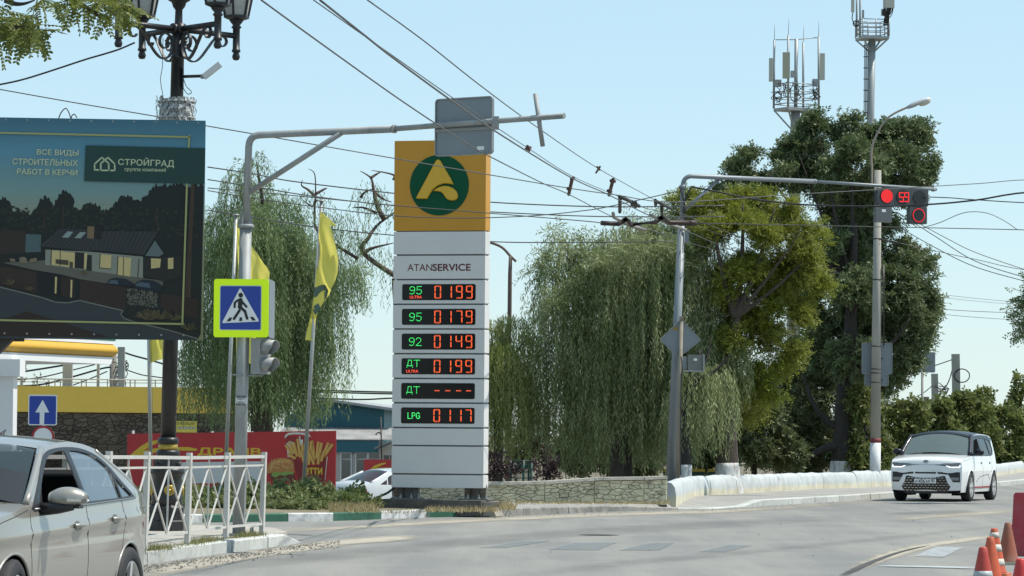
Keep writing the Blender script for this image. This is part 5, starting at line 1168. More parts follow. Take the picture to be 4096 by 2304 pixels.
# ---- one-way sign and no-entry disc
do = 78.0; pw = VP(at(110, 1630, do), at(230, 1630, do + .05))
ow = thing('one_way_sign', 'square blue one way sign with white arrow on a hidden post', 'sign', pw.P(172, 1700) * 1.0)
ow.location = Vector((ow.location.x, ow.location.y, GZ))
b_ = pw.box(113, 1579, 228, 1701); MB().prism(rrect(*b_, .04), pw.pt, .02, -.02).build('plate', Mretw, ow)
b_ = pw.box(117, 1584, 224, 1697); MB().prism(rrect(*b_, .03), pw.pt, .003, 0).build('blue_field', Mblue_s, ow)
Z4 = lambda x, y: pw.uv(x / 2.516, 1300 + y / 2.516)
patch([[Z4(430, 752), Z4(495, 880), Z4(448, 880), Z4(443, 1006), Z4(398, 1006), Z4(400, 880), Z4(355, 880)]], lambda u, v: pw.pt(u, v, .006), smooth=False).build('arrow', Mretw, ow)
pc = pw.uv(171, 1735); MB().tube([pw.pt(pc[0], GZ, -.07), pw.pt(pc[0], b_[3], -.07)], .035, 8).build('post', Mgalv, ow)
ne = thing('prohibition_sign', 'round white prohibition sign with red rim below the one way sign', 'sign', pw.pt(pc[0], GZ)); rr2 = .26
pc2 = pw.uv(172, 1748)
MB().prism(circ(*pc2, rr2, 32), pw.pt, .015, -.015).build('plate', Mretw, ne); patch([circ(*pc2, rr2, 32), circ(*pc2, rr2 * .8, 32)], lambda u, v: pw.pt(u, v, .004), smooth=False).build('red_rim', mat('sign red', (0.35, 0.02, 0.03), 0.4), ne)
# ---- red banner on a fence
db = 68.4; pbn = VP(at(508, 1735, db + .3), at(1343, 1723, db - .3)); bf = pbn.pt
ban = thing('banner', 'long red fast food banner with yellow lettering, burger and fries behind the shrubs', 'banner', pbn.P(920, 1800) * 1.0); ban.location.z = GZ
bu = pbn.box(508, 1732, 1343, 1950); v1l, v1r = pbn.uv(508, 1735)[1], pbn.uv(1343, 1723)[1]
Mred = mat('red banner vinyl', (0.42, 0.024, 0.028), 0.5, var=0.1, vscale=1.2, bump=0.1, bscale=2)
MB().prism([(bu[0], -.85), (bu[2], -.85), (bu[2], v1r), (bu[0], v1l)], bf, .03, -.03).build('sheet', Mred, ban)
for k in range(6): u = bu[0] + .1 + (bu[2] - bu[0] - .2) * k / 5; MB().tube([bf(u, GZ, -.07), bf(u, v1r - .03, -.07)], .03, 8).build('post', Mgalv, ban)
nb = [0]
def bink(name, polys, col, lay, evenodd=False):
    mt = mat('bink ' + '%.3f %.3f %.3f' % col, col, 0.5); mb = MB()
    for p in polys: patch([[pbn.uv(*q) for q in p]], lambda u, v: bf(u, v, .0015 * lay + .001), mb=mb, smooth=False)
    return mb.build(name, mt, ban)
z5 = lambda x, y: (x / 2.516, 1728 + y / 2.516); z6 = lambda x, y: (900 + x / 2.516, 1500 + y / 2.516)
yl = (0.6, 0.4, 0.03)
bink('printed_swoosh', [[z5(*q) for q in pl] for pl in ([(1310, 235), (1340, 205), (1420, 140), (1500, 95), (1590, 80), (1585, 110), (1500, 150), (1440, 195), (1400, 240)], [(1400, 240), (1440, 190), (1560, 165), (1700, 150), (1900, 152), (1985, 170), (1988, 185), (1960, 190), (1800, 186), (1650, 190), (1560, 205), (1480, 245)])], yl, 1)
x0, y0, x1, y1 = *z5(1995, 245), *z6(358, 715)
bx = pbn.box(x0, y1, x1, y0); text_mb('ДРАЙВ', bf, bx[0], bx[1], bx[2], bx[3], .0026, .035).build('printed_name', mat('bink yellow', yl, 0.5), ban)
bink('printed_white_box', [[z5(1820, 305), z6(360, 868), z6(360, 1080), z5(1820, 520)]], (0.55, 0.57, 0.58), 1)
# burger
bink('printed_bun', [[z6(425, 995), z6(425, 930), z6(445, 885), z6(490, 850), z6(560, 832), z6(640, 838), z6(690, 870), z6(700, 990), z6(600, 985), z6(500, 990)]], (0.42, 0.19, 0.05), 2)
bink('printed_bun_light', [[z6(440, 960), z6(470, 880), z6(560, 845), z6(640, 855), z6(670, 890), z6(560, 880), z6(490, 910), z6(460, 970)]], (0.52, 0.27, 0.08), 3)
rg = random.Random(5); ses = []
for k in range(60): x, y = rg.uniform(460, 680), rg.uniform(850, 940); ses.append([z6(x, y), z6(x + 4, y - 3), z6(x + 8, y), z6(x + 4, y + 4)])
bink('printed_sesame', ses, (0.7, 0.6, 0.4), 4)
bink('printed_patty', [[z6(440, 990), z6(700, 985), z6(710, 1060), z6(600, 1075), z6(470, 1060)]], (0.14, 0.03, 0.02), 3)
bink('printed_lettuce', [[z6(465, 1015), z6(480, 985), z6(520, 975), z6(560, 985), z6(620, 970), z6(690, 978), z6(690, 1000), z6(640, 1000), z6(600, 1015), z6(560, 1005), z6(510, 1030)]], (0.2, 0.33, 0.07), 5)
bink('printed_cup', [[z6(608, 615), z6(860, 630), z6(840, 840), z6(630, 835)]], (0.27, 0.02, 0.022), 2)
bink('printed_cup_lid', [[z6(600, 640), z6(605, 605), z6(640, 582), z6(720, 576), z6(800, 582), z6(855, 600), z6(862, 630), z6(850, 618), z6(780, 600), z6(700, 596), z6(640, 604)]], (0.6, 0.58, 0.55), 3)
bink('printed_cup_label', [[z6(620, 690), z6(650, 662), z6(690, 680), z6(690, 740), z6(680, 830), z6(630, 825)], [z6(745, 615), z6(757, 615), z6(760, 650), z6(785, 650), z6(785, 720), z6(745, 710)]], (0.6, 0.6, 0.58), 3)
bink('printed_fries_box', [[z6(680, 830), z6(740, 850), z6(800, 900), z6(880, 920), z6(960, 900), z6(1035, 810), z6(1010, 1085), z6(745, 1085)]], (0.2, 0.012, 0.015), 4)
bink('printed_box_edge', [[z6(1022, 830), z6(1036, 812), z6(1012, 1060), z6(1004, 1060)]], (0.5, 0.4, 0.35), 5)
fr1, fr2 = [], []
for (x, y, a, h) in ((680, 800, -35, 120), (700, 790, -25, 130), (730, 820, -15, 150), (760, 830, -8, 190), (790, 850, -3, 160), (820, 860, 4, 200), (850, 850, -6, 170), (875, 840, 2, 180), (900, 860, -4, 150), (925, 840, 6, 170), (950, 830, 10, 150), (980, 830, 24, 160), (1000, 820, 35, 150), (845, 905, 6, 130), (900, 900, -22, 110), (940, 900, 4, 120), (715, 840, -60, 90), (800, 880, -14, 120), (970, 870, 18, 110), (870, 760, 0, 90)):
    t = R(a); w = 15; dx, dy = math.sin(t), -math.cos(t); nx, ny = math.cos(t), math.sin(t)
    q = [(x - nx * w, y - ny * w), (x + nx * w, y + ny * w), (x + nx * w + dx * h, y + ny * w + dy * h), (x - nx * w + dx * h, y - ny * w + dy * h)]
    fr1.append([z6(*p) for p in q]); q2 = [(x + nx * w * .3, y + ny * w * .3), (x + nx * w, y + ny * w), (x + nx * w + dx * h, y + ny * w + dy * h), (x + nx * w * .3 + dx * h, y + ny * w * .3 + dy * h)]; fr2.append([z6(*p) for p in q2])
for i, (p, q) in enumerate(zip(fr1, fr2)): bink('printed_fry', [p], (0.6, 0.36, 0.09), 6 + i * .7); bink('printed_fry_side', [q], (0.42, 0.22, 0.05), 6.35 + i * .7)
bx = pbn.box(*z6(800, 935), *z6(978, 1000)); text_mb('етти', bf, bx[0], bx[1], bx[2], bx[3], .012, .03).build('printed_box_name', mat('bink yellow', yl, 0.5), ban)
# second smaller banner behind the car
db2 = 104.0; p2 = VP(at(1455, 1850, db2), at(1700, 1850, db2 - .3)); b2n = thing('banner', 'small red banner with yellow swoosh behind the parked pale sedan', 'banner', p2.P(1560, 1900) * 1.0); b2n.location.z = GZ
b_ = p2.box(1455, 1839, 1720, 1925); MB().prism([(b_[0], b_[1] - .5), (b_[2], b_[1] - .5), (b_[2], b_[3]), (b_[0], b_[3])], p2.pt, .03, -.03).build('sheet', Mred, b2n)
mbs = MB()
for pl in ([(1460, 950), (1500, 915), (1560, 890), (1615, 880), (1620, 893), (1560, 915), (1520, 935), (1680, 930), (1680, 948), (1500, 948)],): patch([[p2.uv(*z6(*q)) for q in pl]], lambda u, v: p2.pt(u, v, .003), mb=mbs, smooth=False)
mbs.build('printed_swoosh', mat('bink yellow', yl, 0.5), b2n)
for u in (b_[0] + .1, b_[2] - .1): MB().tube([p2.pt(u, GZ, -.06), p2.pt(u, b_[3], -.06)], .025, 6).build('post', Mgalv, b2n)
# ---- teal workshop with corrugated lean-to roof
dt = 112.0; tp = VP(at(1130, 1700, dt + .4), at(1800, 1700, dt - .1)); tf = tp.pt
tb = thing('workshop_building', 'teal metal workshop with corrugated lean-to roof and white framed windows', 'building', tp.P(1400, 1800) * 1.0); tb.location.z = GZ
Mteal = mat('teal cladding', (0.018, 0.125, 0.165), 0.5, var=0.06, vscale=1)
T6 = lambda x, y: tp.uv(*z6(x, y))
p0, p1, p2_, p3 = T6(700, 215), T6(970, 245), T6(1600, 330), T6(1600, 535)
ul = T6(600, 400)[0]
gab = [(ul, GZ), (p3[0], GZ), (p3[0], p2_[1]), (p1[0], p1[1]), (ul, p1[1] - .6)]
MB().prism(gab, tf, 9, -9).build('wall', Mteal, tb)
rib = MB()
for k in range(60):
    u = ul + (p3[0] - ul) * k / 60; vtop = p1[1] + (p2_[1] - p1[1]) * max(0, (u - p1[0])) / (p3[0] - p1[0]) - .05; rib.prism([(u, T6(1000, 540)[1]), (u + .03, T6(1000, 540)[1]), (u + .03, vtop), (u, vtop)], tf, .02, -.002)
stuff(rib.build('cladding_ribs', Mteal, tb))
rt = MB(); rt.hexa([tf(p1[0] - .1, p1[1] - .02, .3), tf(p3[0] + .5, p2_[1] - .12, .3), tf(p3[0] + .5, p2_[1] - .12, -9.3), tf(p1[0] - .1, p1[1] - .02, -9.3), tf(p1[0] - .1, p1[1] + .06, .3), tf(p3[0] + .5, p2_[1] - .03, .3), tf(p3[0] + .5, p2_[1] - .03, -9.3), tf(p1[0] - .1, p1[1] + .06, -9.3)])
rt.build('roof', mat('grey roof sheet', (0.3, 0.31, 0.31), 0.6, var=0.15), tb)
# lean-to: sheets sloping towards the viewer
vt, vb_ = T6(1200, 532)[1], T6(1200, 648)[1]; od = 2.2; lo = VP(tf(0, 0, od), tf(tp.len, 0, od)); vbl = lo.uv(*z6(1200, 650))[1]
co_ = MB(); n = 150; ua, ub = ul, T6(1800, 600)[0]; vs, fs = [], []
for k in range(n + 1):
    u = ua + (ub - ua) * k / n; h = .035 * math.cos(k * math.pi); vs += [tf(u, vt + h, 0.02), tf(u, vbl + h, od)]
for k in range(n): fs.append((2 * k, 2 * k + 1, 2 * k + 3, 2 * k + 2))
co_.add(vs, fs); stuff(co_.build('corrugated_roof', mat('old slate sheet', (0.34, 0.35, 0.35), 0.8, var=0.2, vscale=1.2, dirt=(0.2, 0.2, 0.19), dscale=1), tb))
v_s = lo.uv(*z6(1300, 778))[1]
MB().prism([(ua, v_s), (lo.uv(*z6(1545, 700))[0], v_s), (lo.uv(*z6(1545, 700))[0], vbl - .03), (ua, vbl - .03)], lo.pt, od - .1, -od + .05).build('lean_to_fascia', Mteal, tb)
MB().prism([(ua, GZ), (lo.uv(*z6(1545, 900))[0], GZ), (lo.uv(*z6(1545, 900))[0], v_s - .003), (ua, v_s - .003)], lo.pt, od - .3, -od + .1).build('lean_to_wall', mat('grey white wall', (0.5, 0.5, 0.48), 0.7), tb)
Mwg = glassmat('shop glass', (0.09, 0.1, 0.1), 0.15)
for x0, x1 in ((1165, 1257), (1315, 1420), (1442, 1545)):
    for y0, y1 in ((788, 840), (853, 1050)):
        b_ = lo.box(*z6(x0, y0), *z6(x1, y1)); w_ = MB().prism([(b_[0] - .04, b_[1] - .04), (b_[2] + .04, b_[1] - .04), (b_[2] + .04, b_[3] + .04), (b_[0] - .04, b_[3] + .04)], lo.pt, .05, -.19).build('window', Mcw, tb)
        MB().prism([(b_[0], b_[1]), (b_[2], b_[1]), (b_[2], b_[3]), (b_[0], b_[3])], lo.pt, .006, -.139).build('pane', Mwg, w_)
# small shed beside it
sh = thing('small_shed', 'small pale shed with sagging slate roof beside the teal workshop', 'shed', at(1650, 1900, 107) * 1.0); sh.location.z = GZ
dsd = 107.0; sp_ = VP(at(1500, 1800, dsd), at(1800, 1800, dsd)); S6 = lambda x, y: sp_.uv(*z6(x, y))
MB().prism([(S6(1555, 760)[0], GZ), (S6(1900, 760)[0], GZ), (S6(1900, 700)[0], S6(1700, 690)[1]), (S6(1680, 690)[0], S6(1680, 690)[1]), (S6(1555, 760)[0], S6(1555, 750)[1])], sp_.pt, 3, -3).build('wall', mat('shed plaster', (0.42, 0.4, 0.34), 0.9, var=0.2, vscale=2), sh)
MB().hexa([sp_.pt(*S6(1505, 748), .3), sp_.pt(*S6(1690, 672), .3), sp_.pt(*S6(1690, 672), -3.2), sp_.pt(*S6(1505, 748), -3.2), sp_.pt(*S6(1510, 728), .3), sp_.pt(*S6(1690, 652), .3), sp_.pt(*S6(1690, 652), -3.2), sp_.pt(*S6(1510, 728), -3.2)]).build('roof', mat('shed slate', (0.24, 0.23, 0.21), 0.9, var=0.25, vscale=2), sh)
for k in range(2): b_ = sp_.box(*z6(1600 + k * 60, 808), *z6(1650 + k * 60, 850)); MB().prism([(b_[0], b_[1]), (b_[2], b_[1]), (b_[2], b_[3]), (b_[0], b_[3])], sp_.pt, .02, 0).build('window', Mwg, sh)
# TV mast on the shed
tvm = thing('antenna_mast', 'thin rooftop antenna mast with a bent rod above the small shed', 'antenna', sp_.P(*z6(1578, 700)))
MB().tube([sp_.P(*z6(1580, 850), .35), sp_.P(*z6(1572, 430), .35)], .025, 6).tube(spline([sp_.P(*z6(1572, 590), .35), sp_.P(*z6(1545, 578), .35), sp_.P(*z6(1520, 605), .35)], 5), .02, 5).tube([sp_.P(*z6(1550, 430), .35), sp_.P(*z6(1585, 432), .35)], .015, 5).build('mast', Mst, tvm)
# ---- far street lamp behind the price sign
dfl = 92.0; fs_ = thing('street_lamp', 'slim rusty street lamp with curved arm behind the price sign', 'street lamp', at(2030, 1935, dfl) * 1.0)
MB().tube([at(2030, 1960, dfl), at(2040, 1100, dfl), at(2042, 1022, dfl)], [.07, .055, .045], 8).build('shaft', mat('rusty brown post', (0.12, 0.085, 0.07), 0.8, var=0.25), fs_)
Zb = lambda x, y: (900 + x / 1.809, 300 + y / 1.809)
MB().tube(spline([at(*Zb(2107, 1350), dfl), at(*Zb(2065, 1310), dfl), at(*Zb(2000, 1245), dfl), at(*Zb(1900, 1208), dfl), at(*Zb(1780, 1195), dfl)], 6), .035, 8).build('arm', mat('rusty brown post', (0.12, 0.085, 0.07)), fs_)
MB().sphere(at(*Zb(1740, 1190), dfl), .22, 10, 6, (1.4, .7, .4)).build('lamp_head', Mgalv, fs_)
# ================================================================== traffic light mast over the far road
dt_ = 76.2; td = lambda px: dt_ + 3.2 * max(0, px - 2735) / 1010
tb_ = at(2683, 1925, dt_)
tm_ = thing('traffic_light_mast', 'tall grey steel mast with long arm carrying the red traffic light', 'pole', tb_)
Mg2 = mat('blue grey mast steel', (0.21, 0.235, 0.245), 0.5, 0.25, var=0.14, vscale=2, dirt=(0.19, 0.215, 0.23), dscale=1.5, stretch=(1, 1, .4))
MB().tube([tb_, at(2726, 905, dt_)], [.108, .086], 16).build('lower_tube', Mg2, tm_)
MB().tube([at(2725.5, 915, dt_), at(2731, 750, dt_)] + arc(at(2731, 745, dt_), at(2733, 706, dt_), at(2765, 704.5, dt_)) + [at(3262, 726, td(3262))], .052, 14).build('upper_tube', Mg2, tm_)
MB().tube([at(3255, 725.8, td(3255)), at(3745, 757.6, td(3745))], .037, 12).build('arm_tube', Mg2, tm_)
MB().tube([at(3255, 725.7, td(3255)), at(3263, 726.2, td(3263))], .058, 12).build('reducer_ring', Mg2, tm_)
MB().tube([at(2741, 838, dt_), at(2880, 714, td(2880))], .036, 12).build('brace', Mg2, tm_)
MB().lathe([(.075, 0), (.075, .1)], at(2731, 758, dt_), 12).build('collar', Mg2, tm_)
MB().tube([at(3700, 752, td(3700)), at(3702, 775, td(3702))], .02, 8).tube([at(3735, 757, td(3735)), at(3737, 765, td(3737))], .045, 8).build('hanger', Mg2, tm_)
cbm = MB(); cbm.tube(spline([at(2716, 745, dt_ - .1), at(2735, 800, dt_ - .12), at(2738, 860, dt_ - .12), at(2742, 930, dt_ - .12), at(2736, 1010, dt_ - .12)], 6), .016, 6)
cbm.tube(spline([at(2733, 860, dt_ - .12), at(2740, 800, dt_ - .15), at(2766, 747, dt_ - .15)], 6), .02, 6); cbm.build('cable', Mblack, tm_)
MB().box(at(2747, 945, dt_ - .1), (.09, .08, .3)).build('junction_box', Mg2, tm_)
# ---- the light itself
tl = VP(at(3511, 785, 78.3), at(3714, 785, 78.8))
sig = thing('traffic_light', 'horizontal traffic light with lit red lens and red countdown 59', 'traffic light', tl.P(3612, 820))
Mhs = mat('dark grey signal housing', (0.06, 0.068, 0.07), 0.5, var=0.05); Mrd = mat('lit red lens', (0.3, 0.01, 0.01), 0.4, emit=(1.0, 0.015, 0.02), estr=.8)
Mln = mat('dark lens', (0.012, 0.013, 0.014), 0.15)
rp = 27 / FPX * 78.5
Z7 = lambda x, y: (2600 + x / 1.9815, 600 + y / 1.9815)
for k, (x0, x1, y0, y1, lx, ly) in enumerate(((1806, 1940, 302, 436, 1875, 366), (1941, 2066, 308, 441, 2002, 373), (2067, 2206, 313, 447, 2135, 380), (2060, 2196, 449, 586, 2127, 518))):
    b_ = tl.box(*Z7(x0, y0), *Z7(x1, y1)); s_ = MB().prism(rrect(*b_, .03), tl.pt, .16, -.16).build('section', Mhs, sig)
    c = tl.uv(*Z7(lx, ly)); MB().prism(circ(*c, rp * 1.1, 28), tl.pt, .015, 0).build('lens_ring', mat('black lens ring', (0.02, 0.021, 0.022), 0.5), s_)
    MB().prism(circ(*c, rp, 28), tl.pt, .004, .0155).build('lens', Mln, s_)
    dm_ = MB()
    def dd(u, v, r): dm_.add([tl.pt(u + r * math.cos(a), v + r * math.sin(a), .023) for a in [i * 1.0472 for i in range(6)]], [tuple(range(6))])
    if k == 0:
        for ring in range(6):
            r = rp * .95 * ring / 5.2; n = max(1, ring * 7)
            for i in range(n): dd(c[0] + r * math.cos(2 * math.pi * i / n), c[1] + r * math.sin(2 * math.pi * i / n), .0125)
        dm_.build('lit_diodes', Mrd, s_)
        MB().prism(circ(*c, rp * .98, 28), tl.pt, .003, .0195).build('glow_lens', mat('red lens glow', (0.3, 0.01, 0.01), 0.4, emit=(1, .02, .02), estr=.16), s_)
    if k == 3:
        for i in range(40): dd(c[0] + rp * .97 * math.cos(2 * math.pi * i / 40), c[1] + rp * .97 * math.sin(2 * math.pi * i / 40), .012)
        dm_.build('lit_diodes', Mrd, s_)
    if k == 1:
        S7 = {'5': [(.9, 1), (.1, 1), (.1, .5), (.9, .5), (.9, 0), (.1, 0)], '9': [(.9, .5), (.1, .5), (.1, 1), (.9, 1), (.9, 0), (.1, 0)]}
        for ch, x in (('5', 1970), ('9', 2012)):
            (ua_, va_), (ub_, vb2) = tl.uv(*Z7(x, 408)), tl.uv(*Z7(x + 38, 340)); pl_ = S7[ch]; lp = [capsule((ua_ + (ub_ - ua_) * a[0], va_ + (vb2 - va_) * a[1]), (ua_ + (ub_ - ua_) * b[0], va_ + (vb2 - va_) * b[1]), .024, 3) for a, b in zip(pl_, pl_[1:])]
            patch(lp, lambda u, v: tl.pt(u, v, .023), evenodd=False, smooth=False, mb=dm_)
        dm_.build('countdown', Mrd, s_)
b_ = tl.box(*Z7(1792, 447), *Z7(1918, 574)); MB().prism(rrect(*b_, .02), tl.pt, .1, -.1).build('control_box', mat('grey control box', (0.1, 0.112, 0.115), 0.5), sig)
b_ = tl.box(*Z7(1838, 470), *Z7(1868, 492)); MB().prism(rrect(*b_, .004), tl.pt, .002, .001).build('box_label', Mretw, sig)
MB().tube([tl.P(*Z7(1800, 300), -.1), tl.P(*Z7(1790, 450), -.1)], .014, 6).tube(spline([tl.P(*Z7(2212, 330), -.1), tl.P(*Z7(2222, 400), -.1), tl.P(*Z7(2200, 470), -.1), tl.P(*Z7(2195, 520), -.1)], 5), .01, 5).build('cables', Mblack, sig)
# ---- concrete or wooden post with two sign backs
d9 = 75.8; wp = thing('sign_post', 'brown weathered post leaning beside the traffic light mast', 'post', at(2710, 1925, d9))
MB().tube([at(2710, 1925, d9), at(2726, 1271, d9)], [.05, .042], 10).build('shaft', mat('weathered post', (0.25, 0.22, 0.17), 0.85, var=0.2, vscale=4), wp)
MB().box(at(2726, 1272, d9), (.1, .1, .07)).build('cap', mat('weathered post', (0.25, 0.22, 0.17)), wp)
MB().tube(spline([at(2723, 1425, d9 - .05), at(2728, 1460, d9 - .06), at(2724, 1600, d9 - .06), at(2722, 1900, d9 - .06)], 6), .012, 6).build('cable', Mblack, wp)
dp = VP(at(2641, 1358, d9 + .08), at(2803, 1358, d9 + .1)); ds_ = thing('diamond_sign', 'grey back of a diamond priority sign on the brown post', 'sign', dp.P(2715, 1431))
MB().prism([dp.uv(2713, 1431), dp.uv(2803, 1360), dp.uv(2724, 1277), dp.uv(2641, 1358)], dp.pt, .02, -.02).build('plate', Msignback, ds_)
cs4 = [dp.uv(2713, 1431), dp.uv(2803, 1360), dp.uv(2724, 1277), dp.uv(2641, 1358)]
rm_ = MB()
for a, b in zip(cs4, cs4[1:] + cs4[:1]): rm_.bar(dp.pt(*a, .008), dp.pt(*b, .008), .02, .018)
rm_.build('rim', Mgalv, ds_)
b_ = dp.box(2692, 1309, 2711, 1321); MB().prism([(b_[0], b_[1]), (b_[2], b_[1]), (b_[2], b_[3]), (b_[0], b_[3])], dp.pt, .002, 0.001).build('maker_label', mat('ochre label', (0.3, 0.2, 0.03), .6), ds_)
bp_ = VP(at(2752, 1450, d9 - .02), at(2815, 1450, d9 + .04)); bs_ = thing('plate_sign', 'grey back of a small square plate beside the brown post', 'sign', bp_.P(2780, 1484))
b_ = bp_.box(2752, 1419, 2812, 1481); MB().prism(rrect(*b_, .015), bp_.pt, .06, -.06).build('plate', mat('olive grey box back', (0.14, 0.15, 0.14), .6), bs_)
MB().prism([(b_[2] - .005, b_[1] - .03), (b_[2] + .03, b_[1] - .03), (b_[2] + .03, b_[3] + .01), (b_[2] - .005, b_[3] + .01)], bp_.pt, .09, -.05).prism([(b_[0] - .12, b_[1] - .035), (b_[2], b_[1] - .035), (b_[2], b_[1] - .003), (b_[0] - .12, b_[1] - .003)], bp_.pt, .06, -.04).build('frame', Mgalv, bs_)
b2_ = bp_.box(2731, 1425, 2750, 1476); MB().prism([(b2_[0], b2_[1]), (b2_[2], b2_[1]), (b2_[2], b2_[3]), (b2_[0], b2_[3])], bp_.pt, .05, -.1).build('side_panel', Mg2, bs_)
b3 = bp_.box(2775, 1434, 2788, 1443); MB().prism([(b3[0], b3[1]), (b3[2], b3[1]), (b3[2], b3[3]), (b3[0], b3[3])], bp_.pt, .002, .001).build('label', Mretw, bs_)
# ================================================================== tall concrete pole with street lamp
dk = 94.2; cb_ = at(3498, 1935, dk)
cp = thing('concrete_pole', 'tall round concrete pole with white base and dark red ring behind the wall', 'pole', cb_)
ax2 = lambda y: at(3500.5 + (1890 - y) * .0092, y, dk)
Mcon = mat('pole concrete', (0.33, 0.32, 0.28), 0.85, var=0.16, vscale=2, bump=0.2, dirt=(0.24, 0.23, 0.2), dscale=1.2, stretch=(1, 1, .3))
rad = lambda y: (13.5 + (y - 681) / (1890 - 681) * 8.3) / FPX * dk
MB().tube([ax2(1754), ax2(681)], [rad(1754), rad(681)], 20).build('shaft', Mcon, cp)
MB().tube([ax2(1771), ax2(1753)], [rad(1771) + .004, rad(1753) + .004], 20).build('red_ring', mat('dark red paint', (0.16, 0.03, 0.03), .7, var=.15), cp)
MB().tube([ax2(1940), ax2(1770)], [rad(1900) + .002, rad(1770) + .003], 20).build('white_base', mat('white pole paint', (0.6, 0.61, 0.61), .7, var=.1, vscale=3), cp)
for y in (955, 1118, 1385, 1476, 1492, 1530): MB().tube([ax2(y + 2.2), ax2(y - 2.2)], rad(y) + .012, 16).build('steel_band', Mst, cp)
MB().tube(spline([ax2(958) + Vector((.1, -.1, 0)), at(3545, 962, dk - .2), at(3588, 970, dk - .3)], 4), .03, 6).build('tension_arm', Mst, cp)
MB().tube([ax2(1060) + Vector((.16, -.06, 0)), ax2(1390) + Vector((.19, -.07, 0))], .012, 5).tube([ax2(1060) + Vector((.19, -.03, 0)), ax2(1380) + Vector((.22, -.04, 0))], .012, 5).build('cable', Mblack, cp)
sl2_ = thing('street_lamp', 'cobra head street lamp on a curved brown arm atop the concrete pole', 'street lamp', at(3492, 700, dk - .15))
MB().tube(spline([at(3488, 735, dk - .16), at(3488, 690, dk - .16), at(3486, 604, dk - .16), at(3506, 540, dk - .2), at(3553, 470, dk - .25), at(3632, 428, dk - .3), at(3650, 424, dk - .3)], 8), .03, 10).build('arm', mat('brown lamp arm', (0.3, 0.25, 0.2), .7, var=.15), sl2_)
h0, h1 = at(3634, 428, dk - .3), at(3722, 396, dk - .35); hd_ = (h1 - h0).normalized(); hu = hd_.cross(Vector((0, 1, 0))).normalized(); hu = hu if hu.z > 0 else -hu; hs = hd_.cross(hu)
def lampell(s0, s1, wd, up, dn, mt, nm):
    vs, fs = [], []; m_, n_ = 12, 14; LL = (h1 - h0).length
    for i in range(m_ + 1):
        t = i / m_; s = s0 + (s1 - s0) * t; e = math.sqrt(max(0, 1 - (2 * t - 1) ** 2)) ** .7
        for j in range(n_): a = 2 * math.pi * j / n_; z = math.sin(a) * (up if math.sin(a) > 0 else dn); vs.append(h0 + hd_ * s * LL + hs * math.cos(a) * wd * e + hu * z * e)
    for i in range(m_):
        for j in range(n_): a, b = i * n_ + j, i * n_ + (j + 1) % n_; fs.append((a, b, b + n_, a + n_))
    return MB().add(vs, fs, True).build(nm, mt, sl2_)
lampell(.0, 1.03, .14, .1, .02, mat('lamp head aluminium', (0.55, 0.56, 0.56), .4, .2), 'lamp_head'); lampell(.42, 1.0, .12, -.0, .12, mat('lamp bowl', (0.5, 0.49, 0.4), .2), 'bowl'); lampell(-.12, .5, .07, .06, .06, mat('lamp neck', (0.32, 0.33, 0.33), .5), 'neck')
# sign backs on the concrete pole
q9 = VP(at(3448, 1430, dk + .22), at(3568, 1430, dk + .26))
for (x0, y0, x1, y1, lab, nm) in ((3448, 1372, 3568, 1496, 'large grey sign back mounted on the concrete pole', 'road_sign'), (3459, 1497, 3553, 1543, 'narrow grey plate back below the large sign on the concrete pole', 'plate_sign')):
    s9 = thing(nm, lab, 'sign', q9.P((x0 + x1) / 2, y1)); b_ = q9.box(x0, y0, x1, y1); MB().prism(rrect(*b_, .05), q9.pt, .025, -.03).build('plate', Msignback, s9)
    ri = MB(); rp_ = rrect(*b_, .05)
    for a, b in zip(rp_, rp_[1:] + rp_[:1]):
        if math.dist(a, b) > .005: ri.bar(q9.pt(*a, .004), q9.pt(*b, .004), .02, .02)
    ri.build('rim', Mgalv, s9)
    MB().box(q9.P((x0 + x1) / 2, (y0 + y1) / 2, .06), (.3, .14, .03)).build('clamp', Mst, s9)
# sign on its own thin post beyond
d8 = 118.0; p8 = thing('road_sign', 'grey sign back on a thin post of its own beyond the concrete pole', 'sign', at(3690, 1900, d8)); v8 = VP(at(3632, 1450, d8 + .1), at(3741, 1450, d8 + .1))
MB().tube([at(3690, 1930, d8), at(3689, 1420, d8)], .045, 8).build('post', Mcon, p8); b_ = v8.box(3632, 1408, 3741, 1490); MB().prism(rrect(*b_, .05), v8.pt, .02, -.02).build('plate', Msignback, p8)
# utility poles far right and far left
Mwood = mat('old pole wood', (0.2, 0.18, 0.15), .9, var=.2, vscale=2)
def upole(lab, pts, d, r, mt, square=False, extra=None):
    b = at(*pts[0], d); b.z = -0.95; o = thing('utility_pole', lab, 'pole', b, group='utility poles')
    t = at(*pts[1], d)
    if square: MB().bar(b, t, r * 2, r * 1.6, up=(0, 1, 0)).build('shaft', mt, o)
    else: MB().tube([b, t], [r * 1.2, r], 10).build('shaft', mt, o)
    if extra: extra(o, t)
    return o
def knot(o, t):
    rg_ = random.Random(2); mb = MB()
    for k in range(14):
        p = t + Vector((rg_.uniform(.1, .5), rg_.uniform(-.2, .2), -rg_.uniform(.6, 1.9))); pts = [p + Vector((rg_.uniform(-.3, .3), rg_.uniform(-.2, .2), rg_.uniform(-.3, .3))) for _ in range(4)]; mb.tube(spline(pts, 4), .02, 4)
    mb.build('tangled_cables', Mblack, o)
def ring_(o, t):
    c = t - Vector((-.25, 0.15, .9)); MB().tube([c + Vector((.32 * math.cos(a), 0, .28 * math.sin(a))) for a in [i * 6.283 / 16 for i in range(17)]], .025, 5).build('cable_coil', Mblack, o)
upole('square concrete utility pole with a cable coil near its top', [(3834, 1750), (3822, 1416)], 142, .16, Mcon, True, ring_)
upole('concrete utility pole with tangled cables at its side', [(3748, 1750), (3738, 1495)], 150, .14, Mcon, True, knot)
